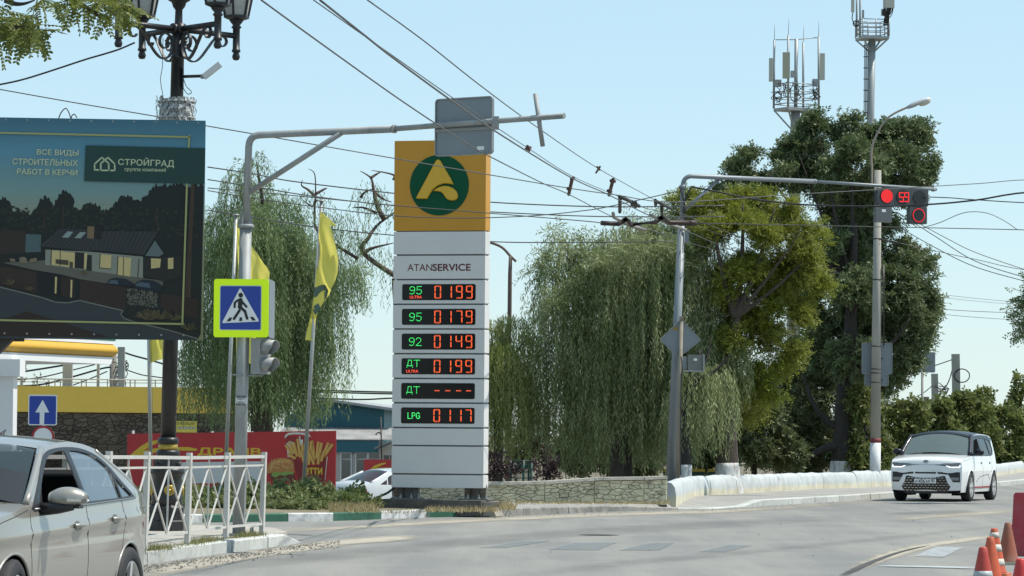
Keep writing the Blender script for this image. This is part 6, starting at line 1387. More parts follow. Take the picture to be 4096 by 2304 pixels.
upole('short dark wooden pole top above the hedge', [(3706, 1760), (3705, 1587)], 145, .13, mat('dark creosote', (0.05, 0.045, 0.04), .9))
upole('wooden utility pole wrapped in tangled cables behind the station roof', [(462, 1600), (452, 1390)], 135, .14, Mwood, False, knot)
upole('square concrete utility pole behind the station roof', [(486, 1600), (486, 1388)], 128, .13, Mcon, True)
# ================================================================== mobile phone towers
Mtw = mat('tower steel', (0.3, 0.32, 0.32), .5, .2, var=.1, vscale=.6); Mpan = mat('antenna panel', (0.45, 0.45, 0.39), .5)
Z6 = lambda x, y: (2900 + x / 2.576, y / 2.576)
d1 = 230.0
t1_ = thing('cell_tower', 'lower mobile phone tower with four whip rods and a square platform', 'tower', (at(3181, 500, d1).x, d1, -0.95))
bx1 = at(*Z6(722, 1350), d1)
MB().tube([(bx1.x - .05, d1, -0.95), bx1, at(*Z6(727, 1150), d1)], [.55, .33, .31], 20).build('shaft', Mtw, t1_)
MB().tube([at(*Z6(727, 1150), d1), at(*Z6(735, 400), d1)], .125, 12).build('top_tube', Mtw, t1_)
cz = [(502, 1136, 0.0), (650, 1088, -1.3), (966, 1102, 0.0), (806, 1150, 1.3)]
cor = [at(*Z6(x, y), d1 + o) for x, y, o in cz]; zpl = sum(c.z for c in cor) / 4
for c in cor: c.z = zpl
MB().hexa([c - Vector((0, 0, .2)) for c in cor] + cor).build('platform', Mtw, t1_)
tops = [(508, 410), (652, 365), (965, 385), (806, 435)]; rods = [(512, 240), (660, 187), (968, 205), (814, 258)]
pst = []
for c, (tx, ty), (rx, ry_), (x, y, o) in zip(cor, tops, rods, cz):
    t = at(*Z6(tx, ty), d1 + o); pst.append((c, t)); MB().tube([c, t], .075, 8).build('post', Mtw, t1_); MB().tube([t, at(*Z6(rx, ry_), d1 + o)], .02, 5).build('whip_rod', Mtw, t1_)
    MB().bar(c - Vector((0, 0, .1)), at(*Z6(722, 1340), d1) + (c - bx1) * .12 * Vector((1, 1, 0)).length * 0 + Vector(((c.x - bx1.x) * .15, (c.y - d1) * .15, 0)), .1, .1).build('brace', Mtw, t1_)
for f in (.12, .3, .5, .74):
    for i in range(4):
        a, b = pst[i], pst[(i + 1) % 4]; MB().tube([a[0] + Vector((0, 0, f * 2.2)), b[0] + Vector((0, 0, f * 2.2))], .035, 6).build('rail', Mtw, t1_)
MB().tube([pst[0][1], at(*Z6(735, 408), d1), pst[2][1]], .035, 6).build('top_rail', Mtw, t1_)
def panel(o, d_, x0, y0, x1, y1, dep, off=0.0, mt=Mpan, yaw=0.0):
    a, b = at(*Z6((x0 + x1) / 2, y0), d_ + off), at(*Z6((x0 + x1) / 2, y1), d_ + off); w = (x1 - x0) / 2.576 / FPX * d_
    MB().box((a + b) / 2, (w, dep, (a - b).length), (math.cos(yaw), math.sin(yaw), 0)).build('antenna_panel' if (y1 - y0) > 150 else 'radio_unit', mt, o)
panel(t1_, d1, 453, 600, 492, 840, .2, -.4); panel(t1_, d1, 594, 540, 668, 808, .2, -1.7, mat('antenna panel tan', (0.36, 0.35, 0.26), .5)); panel(t1_, d1, 978, 550, 1028, 824, .2, -.3)
panel(t1_, d1, 512, 822, 580, 895, .3, -.3, Mtw); panel(t1_, d1, 676, 730, 728, 798, .3, -1.4, Mtw); panel(t1_, d1, 900, 815, 962, 890, .3, -.2, Mtw)
rg_ = random.Random(9); cm = MB()
for k in range(34):
    x = rg_.choice((530, 630, 690, 760, 930, 965)) + rg_.uniform(-35, 35); y = rg_.uniform(830, 950); pts = [at(*Z6(x + rg_.uniform(-40, 40), y + q * rg_.uniform(25, 45)), d1 + rg_.uniform(-1.4, .5)) for q in range(4)]; cm.tube(spline(pts, 4), .03, 4)
stuff(cm.build('cables', Mblack, t1_))
lad = MB()
for x in (828, 858): lad.tube([at(*Z6(x, 1150), d1 + 1), at(*Z6(x - 6, 1400), d1 + 1)], .03, 5)
for k in range(6): lad.tube([at(*Z6(812, 1160 + k * 36), d1 + 1), at(*Z6(862, 1162 + k * 36), d1 + 1)], .02, 4)
lad.build('ladder', Mtw, t1_)
d2 = 205.0; t2_ = thing('cell_tower', 'taller mobile phone tower with railed platform and cable ladder', 'tower', (at(3482, 500, d2).x, d2, -0.95))
b2x = at(*Z6(1500, 1200), d2)
MB().tube([(b2x.x, d2, -0.95), b2x, at(*Z6(1515, 420), d2)], [.6, .225, .225], 20).build('shaft', Mtw, t2_)
cz2 = [(1345, 396, .6), (1420, 372, -.9), (1692, 366, -.6), (1600, 405, .9)]; cor2 = [at(*Z6(x, y), d2 + o) for x, y, o in cz2]; z2_ = sum(c.z for c in cor2) / 4
for c in cor2: c.z = z2_
MB().hexa([c - Vector((0, 0, .15)) for c in cor2] + cor2).build('platform', Mtw, t2_)
for c in cor2:
    MB().bar(c - Vector((0, 0, .08)), Vector((b2x.x + .05 + (c.x - b2x.x) * .1, d2 + (c.y - d2) * .1, at(*Z6(1500, 540), d2).z)), .08, .08).build('brace', Mtw, t2_)
for i in range(4):
    a, b = cor2[i], cor2[(i + 1) % 4]
    for f in (.22, .5, .75, 1.02): MB().tube([a + Vector((0, 0, f)), b + Vector((0, 0, f))], .03, 6).build('rail', Mtw, t2_)
    for s in (0, .5): p = a.lerp(b, s); MB().tube([p, p + Vector((0, 0, 1.04))], .04, 6).build('post', Mtw, t2_)
for x, o, tp_ in ((1357, -.3, -130), (1392, -.8, -130), (1680, -.5, -130)): MB().tube([at(*Z6(x, 380), d2 + o), at(*Z6(x, tp_), d2 + o)], .06, 8).build('antenna_post', Mtw, t2_)
panel(t2_, d2, 1300, -170, 1332, 125, .2, -.4); panel(t2_, d2, 1660, -200, 1745, 82, .2, -.9); panel(t2_, d2, 1630, -180, 1660, 86, .2, .2); panel(t2_, d2, 1610, 94, 1660, 162, .25, -.6, Mtw); panel(t2_, d2, 1412, 104, 1432, 190, .2, -.5, Mtw)
cm = MB()
for k in range(22):
    x = rg_.uniform(1640, 1735); pts = [at(*Z6(x, 84), d2 - .9), at(*Z6(x - 15, 130 + k), d2 - .8), at(*Z6(1670 + rg_.uniform(-30, 25), 200), d2 - .7), at(*Z6(1655 + rg_.uniform(-30, 30), 262), d2 - .6)]; cm.tube(spline(pts, 4), .025, 4)
c5 = at(*Z6(1350, 242), d2 - .4)
for q in range(3): cm.tube([c5 + Vector((.17 * math.cos(a), .03 * q, .17 * math.sin(a))) for a in [i * .4 for i in range(17)]], .03, 5)
cm.tube(spline([at(*Z6(1318, 128), d2 - .4), at(*Z6(1310, 190), d2 - .4), at(*Z6(1330, 240), d2 - .4), at(*Z6(1352, 268), d2 - .4)], 5), .03, 5)
stuff(cm.build('cables', Mblack, t2_))
lad = MB()
for x in (1440, 1452, 1462, 1474): lad.tube([at(*Z6(x, 440), d2 - .3), at(*Z6(x - 8, 1200), d2 - .3)], .022, 4)
for k in range(7): lad.tube([at(*Z6(1426, 470 + k * 115), d2 - .3), at(*Z6(1478, 470 + k * 115), d2 - .3)], .03, 4)
lad.build('cable_ladder', Mst, t2_)
# ================================================================== overhead wires
Mwire = mat('wire steel', (0.09, 0.088, 0.085), .5, .3); Mwirep = mat('pale wire', (0.3, 0.3, 0.28), .5, .3)
def tw_(x, y, z):
    p = gp(x, y, z); return p if x > 2450 else at(x, y, p.y * lerp_(x))
lerp_ = lambda x: float(np.interp(x, (1000, 1950, 2450), (.85, .79, 1.0)))
def wire(lab, pts, r, mt=Mwire, z=None, d=None, grp='overhead wires'):
    P = [tw_(x, y, z) if z is not None else at(x, y, d if not callable(d) else d(x)) for x, y in pts]
    o = thing('overhead_wire', lab, 'wire', P[0], group=grp); MB().tube(spline(P, 6), r, 5).build('strand', mt, o); return o
TW = 'trolley wires'
g5 = 5.9
wire('trolley contact wire running over the road towards the junction frog', [(1045, 0), (1297, 183), (1615, 409), (1870, 576), (2000, 647), (2175, 735), (2276, 778), (2450, 867), (2560, 905), (2730, 965)], .0085, z=g5, grp=TW)
wire('thick trolley feeder wire crossing in front of the square sign back', [(1280, 0), (1468, 149), (1576, 234), (1790, 391), (2000, 537), (2287, 712), (2435, 779.5), (2582, 855), (2730, 917), (2953, 1010), (3307, 1135), (3524, 1196), (3767, 1236), (4023, 1250), (4200, 1252), (4900, 1270)], .0105, z=g5, grp=TW)
wire('thin span wire twisting round the thick trolley feeder', [(1254, 0), (1417, 115), (1584, 232), (1810, 391), (2000, 519), (2113, 593), (2291, 706), (2477, 787), (2555, 824), (2660, 855), (2787, 903), (3100, 1018), (3388, 1105), (3524, 1143), (3767, 1190), (4200, 1225), (4900, 1243)], .006, z=g5 + .25, grp=TW)
wire('topmost trolley wire passing the arm end cross', [(1470, 0), (1695, 163), (1924, 344), (2136, 500), (2388, 671), (2621, 801), (2679, 834), (2953, 946), (3256, 1054.5), (3388, 1102.5), (3524, 1138), (3767, 1178), (4026, 1205), (4200, 1215), (4900, 1233)], .007, z=g5 + .3, grp=TW)
wire('lowest trolley wire sagging past the concrete pole', [(2730, 965), (2953, 1028), (3256, 1130), (3524, 1200), (3767, 1256), (4096, 1282), (4200, 1290), (4900, 1308)], .009, z=g5 - .02, grp=TW)
# fittings on the trolley wires
def fit(lab, parts, z, r, grp='wire fittings', mt=Mst):
    P0 = gp(*parts[0][0], z); o = thing('wire_fitting', lab, 'fitting', P0, group=grp); mb = MB()
    for pts in parts: mb.tube([tw_(x, y, z) for x, y in pts], r if len(pts) < 4 else r, 7)
    mb.build('body', mt, o); return o
K2 = lambda x, y: (2000 + x / 2.576, 500 + y / 2.576)
Mbr = mat('rusty fitting', (0.09, 0.05, 0.04), .7, .2)
fit('short rusty strut joining the trolley feeder to the contact wire', [[K2(745, 550), K2(708, 715)], [K2(735, 560), K2(760, 545)], [K2(700, 655), K2(722, 662)]], g5 + .05, .03, mt=Mbr)
fit('short rusty strut under the topmost trolley wire', [[K2(1165, 562), K2(1124, 722)], [K2(1145, 575), K2(1180, 580)], [K2(1115, 678), K2(1142, 685)]], g5 + .1, .033, mt=Mbr)
fit('small clamp on the thin span wire', [[K2(268, 250), K2(312, 232)], [K2(282, 222), K2(298, 262)]], g5 + .25, .025, mt=Mbr)
fit('small forked clamp on the topmost trolley wire', [[K2(1000, 432), K2(1028, 462)], [K2(1030, 430), K2(990, 492)]], g5 + .3, .018, mt=Mbr)
fit('dark insulator rod with clamps on the span wire', [[K2(1232, 738), K2(1310, 770), K2(1432, 835)], [K2(1235, 740), K2(1234, 895)], [K2(1360, 790), K2(1362, 825)], [K2(1395, 800), K2(1398, 840)]], g5 + .2, .038)
fit('dark bracket clamp beside the mast on the topmost trolley wire', [[K2(1600, 780), K2(1680, 820), K2(1765, 858)], [K2(1600, 775), K2(1604, 822)], [K2(1665, 820), K2(1668, 930)]], g5 + .25, .035)
fr_ = thing('wire_fitting', 'heavy dark trolley frog hanging between the contact wires', 'fitting', gp(*K2(1300, 1000), g5)); 
MB().tube([gp(*K2(1045, 1010), g5), gp(*K2(1220, 1018), g5)], .05, 8).tube([gp(*K2(x, y), g5) for x, y in ((1220, 1022), (1290, 975), (1320, 985), (1355, 1028), (1600, 1000), (1625, 980), (1660, 955), (1700, 970), (1740, 1005), (1950, 1008))], .05, 8).tube([gp(*K2(1940, 1008), g5), gp(*K2(2020, 1012), g5)], .06, 8).build('bars', mat('dark bakelite', (0.035, 0.02, 0.018), .6), fr_)
MB().tube([gp(*K2(1165, 910), g5), gp(*K2(1172, 950), g5), gp(*K2(1330, 1035), g5), gp(*K2(1500, 1078), g5)], .035, 8).tube([gp(*K2(1550, 930), g5), gp(*K2(1720, 1010), g5), gp(*K2(1910, 1080), g5)], .035, 8).build('runners', mat('pale worn steel', (0.3, 0.28, 0.25), .5, .4), fr_)
wire('span wire crossing behind the mast arm to the trolley junction', [(-20, 354), (300, 411), (620, 465), (835, 505), (1005, 534), (1309, 587), (1580, 634), (1950, 698), (2272, 752), (2454, 778), (2700, 808), (3155, 779), (3499, 759), (3900, 735), (4200, 718), (4900, 736)], .009, d=lambda x: 54 if x < 1500 else 54 + (x - 1500) * .008)
wire('upper twisted cable passing behind the price sign emblem', [(830, 668), (1005, 694), (1176, 726), (1574, 773), (1953, 808), (2324, 825), (2575, 827), (2900, 822)], .014, d=74)
wire('middle twisted cable passing behind the price sign emblem', [(830, 718), (1005, 745), (1259, 786), (1574, 822), (1953, 847), (2324, 864), (2560, 867), (2900, 866)], .013, d=75)
wire('slack span wire dipping in front of the price sign to the mast', [(830, 762), (1005, 791), (1300, 832), (1574, 863), (1851, 872), (2116, 864), (2324, 844), (2427, 828), (2640, 781), (2714, 764)], .009, d=60.5)
wire('straight span wire crossing the emblem to the trolley frog', [(830, 752), (1100, 775), (1580, 822), (1851, 844), (2324, 883), (2405, 892)], .009, d=59.5)
wire('cable running from the billboard to behind the blank white panel', [(830, 840), (1005, 868), (1259, 908), (1574, 941), (1953, 966), (2227, 970), (2700, 966)], .013, d=77)
wire('level span wire from the trolley frog past the concrete pole', [(2787, 893), (3150, 900), (3494, 907), (3900, 915), (4200, 922), (4900, 940)], .009, d=67)
wire('thick black cable sagging from the mast under the traffic light', [(2766, 747), (2860, 765), (3004, 794), (3206, 818), (3499, 825), (3726, 817), (3900, 801), (4200, 765), (4900, 783)], .02, d=75.9, mt=Mblack)
wire('cable leaving the far end of the traffic light', [(3715, 788), (3810, 792), (3900, 799), (4200, 815), (4900, 833)], .012, d=78.6, mt=Mblack)
wire('loose looping cable beyond the traffic light', [(3693, 910), (3760, 890), (3842, 855), (3900, 847), (3960, 856), (4020, 885), (4068, 918)], .009, d=80)
wire('first falling service wire beyond the concrete pole', [(3585, 847), (3740, 945), (3900, 1044), (4100, 1110), (4200, 1140), (4900, 1158)], .012, d=100)
wire('second falling service wire beyond the concrete pole', [(3582, 900), (3740, 990), (3900, 1067), (4100, 1125), (4200, 1150), (4900, 1168)], .012, d=100)
wire('third falling service wire beyond the concrete pole', [(3683, 898), (3790, 955), (3900, 1009), (4100, 1078), (4200, 1105), (4900, 1123)], .012, d=100)
wire('short stay wire from the tension arm on the concrete pole', [(3588, 970), (3740, 1003), (3900, 1037), (4200, 1090), (4900, 1108)], .01, d=95)
wire('cable joining the far concrete utility poles', [(3560, 1520), (3645, 1490), (3740, 1462), (3815, 1436)], .022, d=141)
wire('slack cable falling from the coil pole to the tangled pole', [(3815, 1440), (3806, 1490), (3790, 1535), (3768, 1560), (3748, 1545)], .025, d=145)
wire('low cable from behind the concrete pole to the tangled pole', [(3510, 1611), (3600, 1607), (3680, 1580), (3732, 1540)], .02, d=148)
wire('twisted black cable running up to the ornate lamp', [(-20, 342), (60, 326), (127, 308), (230, 275), (342, 238), (421, 215), (480, 196), (540, 170)], .013, d=46.5, mt=Mblack)
for k, (pts, dd_) in enumerate(([[(-20, 1505), (46, 1494), (200, 1470), (270, 1458)], 120], [[(-20, 1545), (150, 1540), (280, 1510), (400, 1476), (445, 1468)], 126], [[(460, 1414), (486, 1408), (540, 1424), (600, 1440), (700, 1470)], 130], [[(460, 1470), (500, 1478), (570, 1500), (640, 1510), (760, 1530)], 130], [[(60, 1520), (160, 1510), (270, 1485), (380, 1458)], 118], [[(280, 1545), (360, 1515), (430, 1485)], 124])):
    wire(['heavy cable under the pump canopy', 'drooping cable to the tangled wooden pole', 'upper cable between the flagpole and the concrete pole', 'lower cable between the flagpole and the concrete pole', 'thin cable crossing below the pump canopy', 'short cable rising to the wooden pole'][k], pts, .035 if k in (0, 1, 2) else .022, d=dd_, mt=Mblack, grp='station wires')
for k, y in enumerate((1562, 1569, 1594)): wire(['top wire over the teal workshop', 'second wire over the teal workshop', 'lowest wire over the teal workshop'][k], [(1250, y - 2), (1450, y + 4), (1590, y + 7 if k < 2 else y - 1), (1800, y + 12)], .025, d=108, mt=Mblack, grp='station wires')
# ================================================================== cones and barriers on the right
def cone(lab, px, d, mt, bands=(), h=.52, zb=0, base_mt=None):
    p = Vector(((px - 2048) / FPX * d * (1), d, 0)); p.x = at(px, 2200, d).x
    o = thing('traffic_cone', lab, 'cone', p, group='traffic cones'); rb, rt = .14, .035
    r_at = lambda z: rb + (rt - rb) * z / h
    MB().lathe([(rb, .03), (rb - .004, .05)] + [(r_at(z), z) for z in np.linspace(.08, h - .01, 8)] + [(rt - .006, h), (rt - .012, h - .01)], p, 20).build('body', mt, o)
    for z0, z1, bm in bands: MB().lathe([(r_at(z0) + .002, z0), (r_at((z0 + z1) / 2) + .003, (z0 + z1) / 2), (r_at(z1) + .002, z1)], p, 20).build('reflective_band', bm, o)
    bs = MB(); bs.prism(rrect(-.17, -.17, .17, .17, .04), lambda u, v, w: p + Vector((u * .95 + v * .3, v * .95 - u * .3, w)), .035, 0.001); bs.build('base', base_mt or mt, o); return o
Mor = mat('orange cone rubber', (0.52, 0.085, 0.03), .6, var=.12, vscale=6, dirt=(.3, .09, .05), dscale=7, dth=.6); Mord = mat('faded cone rubber', (0.3, 0.085, 0.045), .7, var=.2, vscale=5, dirt=(.2, .1, .07), dscale=5)
Mgr = mat('grey cone band', (0.36, 0.38, 0.38), .5, var=.15, vscale=12); Mwb = mat('dirty white cone band', (0.52, 0.5, 0.44), .6, var=.2, vscale=12, dirt=(.25, .2, .15), dscale=12, dth=.62)
Mrc = mat('red cone plastic', (0.5, 0.03, 0.025), .45, var=.1)
cone('dark orange cone with one grey band', 3932, 30.8, mat('dark red cone', (.4, .045, .03), .55, var=.12, vscale=6), [(.245, .305, Mgr)])
cone('plain orange cone between two banded cones', 3962, 33.9, Mor)
cone('orange cone with three dirty white bands and square orange base', 3977, 37.2, Mor, [(.42, .475, Mwb), (.27, .345, Mwb), (.115, .19, Mwb)], base_mt=mat('pale orange base', (.55, .16, .07), .6))
cone('faded brown orange cone with pale base beside the red barrier', 4031, 40.6, Mord, h=.5, base_mt=mat('sandy base', (.42, .36, .28), .8))
cone('bright red cone at the kerb edge of the barrier', 4082, 27.9, Mrc)
Mbar = mat('red barrier plastic', (0.36, 0.022, 0.04), .45, var=.12, vscale=3, dirt=(.3, .07, .07), dscale=3)
def barrier(lab, p, yaw, L=1.15, h=.74):
    o = thing('plastic_barrier', lab, 'barrier', p, yaw, 'water filled barriers'); mb = MB(); prof = [(-.22, 0), (.22, 0), (.22, .1), (.13, .3), (.11, h - .03), (.08, h), (-.08, h), (-.11, h - .03), (-.13, .3), (-.22, .1)]
    n = len(prof); mb.add([(x, u, z) for x in (-L / 2, L / 2) for u, z in prof], [(i, (i + 1) % n, n + (i + 1) % n, n + i) for i in range(n)] + [tuple(range(n)), tuple(n + i for i in reversed(range(n)))]); mb.local('body', Mbar, o)
    for s in (-.25, .25): MB().box((s, -.135, h * .55), (.3, .03, h * .4)).local('recess_panel', Mbar, o)
    MB().lathe([(.04, 0), (.04, .03), (.02, .035)], (0, 0, h), 10).local('filler_cap', Mblack, o); return o
pb1 = gp(4072, 2224, 0); barrier('near red plastic barrier block behind the faded cone', Vector((pb1.x + .36, pb1.y + .4, 0)), R(66))
pb2 = gp(4100, 2190, 0); barrier('far red plastic barrier block behind the first one', Vector((pb2.x + .35, pb2.y + 1.3, 0)), R(60))
# ================================================================== cars: x forward, y left, z up, origin on the ground midway between the axles
def lerp1(x, xs, ys): return float(np.interp(x, xs, ys))
Mtyre = mat('tyre rubber', (0.018, 0.018, 0.019), .75, bump=.3, bscale=30); Mrim = mat('alloy rim', (0.5, 0.5, 0.49), .3, .3); Mrimd = mat('dark rim', (0.03, 0.03, 0.032), .35, .5)
Mtrim = mat('black car trim', (0.012, 0.012, 0.013), .4); Mwell = mat('wheel well', (0.006, 0.006, 0.006), .9); Mint = mat('car interior', (0.02, 0.02, 0.02), .8)
Mchrome = mat('chrome', (0.6, 0.6, 0.6), .12, 1.0)
def wheel(car, x, y, r, w, spokes, rimr, steer=0.0, rimmat=None, dark=False):
    s = 1 if y > 0 else -1; e = bpy.data.objects.new('wheel', None); C.objects.link(e); e.parent = car; e.location = (x, y, r); e.rotation_euler = (0, 0, steer); e.empty_display_size = .1
    ax = (0, s, 0)
    MB().lathe([(rimr, -w / 2), (r - .025, -w / 2), (r - .006, -w / 2 + .02), (r, -w / 2 + .045), (r, w / 2 - .045), (r - .006, w / 2 - .02), (r - .03, w / 2), (rimr + .012, w / 2 + .004), (rimr, w / 2 - .005)], (0, 0, 0), 40, ax, caps=False).local('tyre', Mtyre, e)
    rm = rimmat or Mrim; rim = MB(); rim.lathe([(rimr - .004, -w / 2 + .01), (rimr, w / 2 - .012), (rimr - .012, w / 2 - .004), (rimr - .02, w / 2 - .02), (rimr - .03, w / 2 - .09)], (0, 0, 0), 40, ax, caps=False)
    rim.local('rim', rm, e)
    MB().lathe([(rimr - .02, w / 2 - .11), (.02, w / 2 - .1)], (0, 0, 0), 24, ax).local('rim_well', Mrimd, e)
    sp = MB()
    for k in range(spokes):
        a = 2 * math.pi * k / spokes + .3
        for da, wd in (((-.13, .02), (.13, .02)) if dark else ((0, .034),)):
            c0, c1 = (math.cos(a + da * .4), math.sin(a + da * .4)), (math.cos(a + da * 1.5), math.sin(a + da * 1.5)); p0 = Vector((c0[0] * .04, s * (w / 2 - .03), c0[1] * .04)); p1 = Vector((c1[0] * (rimr - .008), s * (w / 2 - .016), c1[1] * (rimr - .008))); sp.bar(p0, p1, wd * 1.6, .022, up=(0, 1, 0))
    sp.lathe([(.07, w / 2 - .04), (.06, w / 2 - .018), (.03, w / 2 - .012)], (0, 0, 0), 16, ax); sp.local('spokes', rm if not dark else Mrim, e)
class Car:
    def __init__(s, name, label, loc, heading, P):
        s.P = P; s.o = thing(name, label, 'car', loc, heading, P.get('group'))
        s.out = P['outline']; s.paint = P['paint']
    def Y(s, x, z):
        P = s.P; W = P['W']; y = W
        if x > P['fx']: y -= P['ft'] * ((x - P['fx']) / (P['xf'] - P['fx'])) ** 2.2
        if x < P['rx']: y -= P['rt'] * ((P['rx'] - x) / (P['rx'] - P['xr'])) ** 2
        zb = P['belt'](x); zm = P['zm']
        if z < zm: y -= P['tuck'] * ((zm - z) / .4) ** 2
        elif z < zb: y -= P['shoulder'] * ((z - zm) / max(zb - zm, .05)) ** 1.6
        else: y -= P['shoulder'] + P['tumble'] * (z - zb) + P.get('tumble2', .25) * (z - zb) ** 2
        cr = P.get('crease')
        if cr: zc = cr(x); y += .014 * math.exp(-((z - zc) / .035) ** 2) - (.012 * max(0, min(1, (zc - z) / .06)) if z < zc else 0)
        return max(y, .05)
    def side(s, loops, off, mt, nm, grid=.07, parent=None, sides=(1, -1)):
        for sg in sides: patch(loops, lambda x, z: (x, sg * (s.Y(x, z) + off), z), grid).local(nm, mt, parent or s.o)
    def sline(s, pts, r, mt, nm, off=0.0, sides=(1, -1), n=5, closed=False, parent=None):
        for sg in sides:
            q = []
            pl = pts + [pts[0]] if closed else pts
            for (a, b), (c, d) in zip(pl, pl[1:]):
                for i in range(6): t = i / 6; x, z = a + (c - a) * t, b + (d - b) * t; q.append((x, sg * (s.Y(x, z) + off), z))
            x, z = pl[-1]; q.append((x, sg * (s.Y(x, z) + off), z)); MB().tube(q, r, n).local(nm, mt, parent or s.o)
    def strip(s, i0, i1, bulge, mt, nm, inset=0.0, off=0.0, sub=5, smooth=True):
        """skin across the car between outline points i0..i1, arched by bulge"""
        pts = spline([(x, 0, z) for x, z in s.out[i0:i1 + 1]], sub); K = 16; vs, fs = [], []; n = len(pts)
        for i, p in enumerate(pts):
            a, b = pts[max(i - 1, 0)], pts[min(i + 1, n - 1)]; d = (b - a).normalized(); nr = Vector((d.z, 0, -d.x))
            bu = bulge(i / (n - 1)) if callable(bulge) else bulge; ye = s.Y(p.x, p.z) - inset
            for k in range(K + 1):
                t = -1 + 2 * k / K; vs.append((p.x + nr.x * (bu * (1 - abs(t) ** 2.2) + off), t * ye, p.z + nr.z * (bu * (1 - abs(t) ** 2.2) + off)))
        for i in range(n - 1):
            for k in range(K): q = i * (K + 1) + k; fs.append((q, q + 1, q + K + 2, q + K + 1))
        return MB().add(vs, fs, smooth).local(nm, mt, s.o)
    def arches(s, cx, r, n=20): return [(cx + r * math.cos(math.pi * i / n), s.P['zw'] + r * math.sin(math.pi * i / n)) for i in range(n + 1)]
    def wells(s):
        P = s.P
        for cx in (P['xa'], -P['xa']):
            for sg in (1, -1):
                vs, fs = [], []; n = 16; r = P['ar'] - .002
                for i in range(n + 1):
                    t = math.pi * (-.18) + math.pi * 1.36 * i / n; x, z = cx + r * math.cos(t), P['zw'] + r * math.sin(t)
                    vs += [(x, sg * (P['W'] - .06), max(z, .14)), (x, sg * (P['W'] - .4), max(z, .14))]
                for i in range(n): fs.append((2 * i, 2 * i + 1, 2 * i + 3, 2 * i + 2))
                fs.append(tuple(2 * i + 1 for i in range(n + 1))); MB().add(vs, fs, False).local('wheel_well', Mwell, s.o)
                q = [(x_, z_) for x_, z_ in s.arches(cx, P['ar'] + .004)]
                MB().tube([(x_, sg * (s.Y(x_, z_) - .004), z_) for x_, z_ in q], .012, 6).local('arch_lip', P.get('lip', s.paint), s.o)
def sidebody(c, low, up, wins):
    """outline polygon: bottom edge with arches, then the upper silhouette"""
    P = c.P; bot = [(P['xf'] - .04, low)] + [(P['xa'] + P['ar'], low)] + c.arches(P['xa'], P['ar'])[1:-1] + [(P['xa'] - P['ar'], low), (-P['xa'] + P['ar'], low)] + c.arches(-P['xa'], P['ar'])[1:-1] + [(-P['xa'] - P['ar'], low)]
    return [bot + [(x, z) for x, z in up[::-1]]] + wins
# ------------------------------------------------------------------ silver beige saloon on the left
def paintmat(name, col, metal=.0, rough=.3): return mat(name, col, rough, metal, coat=1.0, spec=.5)
Mbeige = paintmat('beige silver paint', (0.285, 0.268, 0.232), .3, .34)
Gd = glassmat('tinted glass', (0.02, 0.026, 0.03), .02, .55); Gw = glassmat('windscreen glass', (0.03, 0.04, 0.04), .02, .6)
Gs = glassmat('side glass', (0.10, 0.13, 0.15), .02, .82)
fr_p = Vector((-3.28, 22.62, 0)); re_p = Vector((-2.81, 25.23, 0)); hv_ = (fr_p - re_p).normalized(); left_ = Vector((-hv_.y, hv_.x, 0)); mid = (fr_p + re_p) / 2 - left_ * .86
up1 = spline([(x, 0, z) for x, z in ((2.2, .45), (2.2, .62), (2.14, .74), (1.9, .84), (1.5, .925), (.98, 1.0))], 4)
up1 = [(p.x, p.z) for p in up1] + [(.6, 1.2), (.3, 1.345)] + [(p.x, p.z) for p in spline([(.22, 0, 1.37), (-.1, 0, 1.412), (-.55, 0, 1.415), (-.95, 0, 1.365), (-1.3, 0, 1.235), (-1.68, 0, 1.065)], 4)] + [(-1.85, 1.045), (-2.02, 1.03), (-2.1, .98), (-2.16, .86), (-2.19, .6), (-2.15, .4), (-2.1, .3)]
J = Car('sedan_car', 'beige silver saloon car with open front window passing the railing', (mid.x, mid.y, 0), math.atan2(hv_.y, hv_.x),
        dict(outline=up1, paint=Mbeige, W=.885, fx=1.1, xf=2.24, ft=.2, rx=-1.3, xr=-2.2, rt=.15, belt=lambda x: lerp1(x, (-2.3, -1.3, 1.0), (1.05, 1.02, .975)), zm=.62, tuck=.05, shoulder=.035, tumble=.34, tumble2=.2, crease=lambda x: lerp1(x, (-2.3, 2.0), (.885, .775)), xa=1.325, zw=.325, ar=.355))
def smo(pl, a, b):
    return pl[:a] + [(p.x, p.z) for p in spline([(x, 0, z) for x, z in pl[a:b + 1]], 5)] + pl[b + 1:]
w1 = [(.80, .985), (.52, 1.165), (.24, 1.305), (-.02, 1.35), (-.2, 1.357), (-.235, .995)]
w2 = [(-.33, .998), (-.31, 1.358), (-.55, 1.352), (-.82, 1.315), (-1.03, 1.24), (-1.09, 1.19), (-1.12, 1.012)]
w3 = [(-1.16, 1.014), (-1.13, 1.165), (-1.25, 1.1), (-1.4, 1.03), (-1.38, 1.022)]
w1, w2, w3 = smo(w1, 0, 4), smo(w2, 1, 5), smo(w3, 1, 3)
J.side(sidebody(J, .2, up1, [w1, w2, w3]), 0, Mbeige, 'body_side', .035)
dlo = [(.92, .968), (.55, 1.19), (.27, 1.332), (-.03, 1.376), (-.5, 1.38), (-.84, 1.338), (-1.07, 1.258), (-1.28, 1.125), (-1.5, 1.012), (-1.4, 1.0), (-.3, .978)]
dlo = smo(dlo, 0, 8)
J.side([dlo, w1, w2, w3], .005, Mtrim, 'window_trim', .035)
J.side([w2], -.008, Gs, 'rear_window', .08); J.side([w3], -.008, Gs, 'quarter_window', .08); J.side([w1], -.008, Gs, 'front_window', .08, sides=(-1,))
J.side([[(.95, .965), (.8, .985), (.6, 1.115), (.55, 1.19)]], .007, Mtrim, 'mirror_triangle', .1)
J.sline([(.9, .968), (-.3, .978), (-1.5, 1.006)], .008, mat('dull trim', (.2, .2, .2), .3, .6), 'belt_moulding', .006)
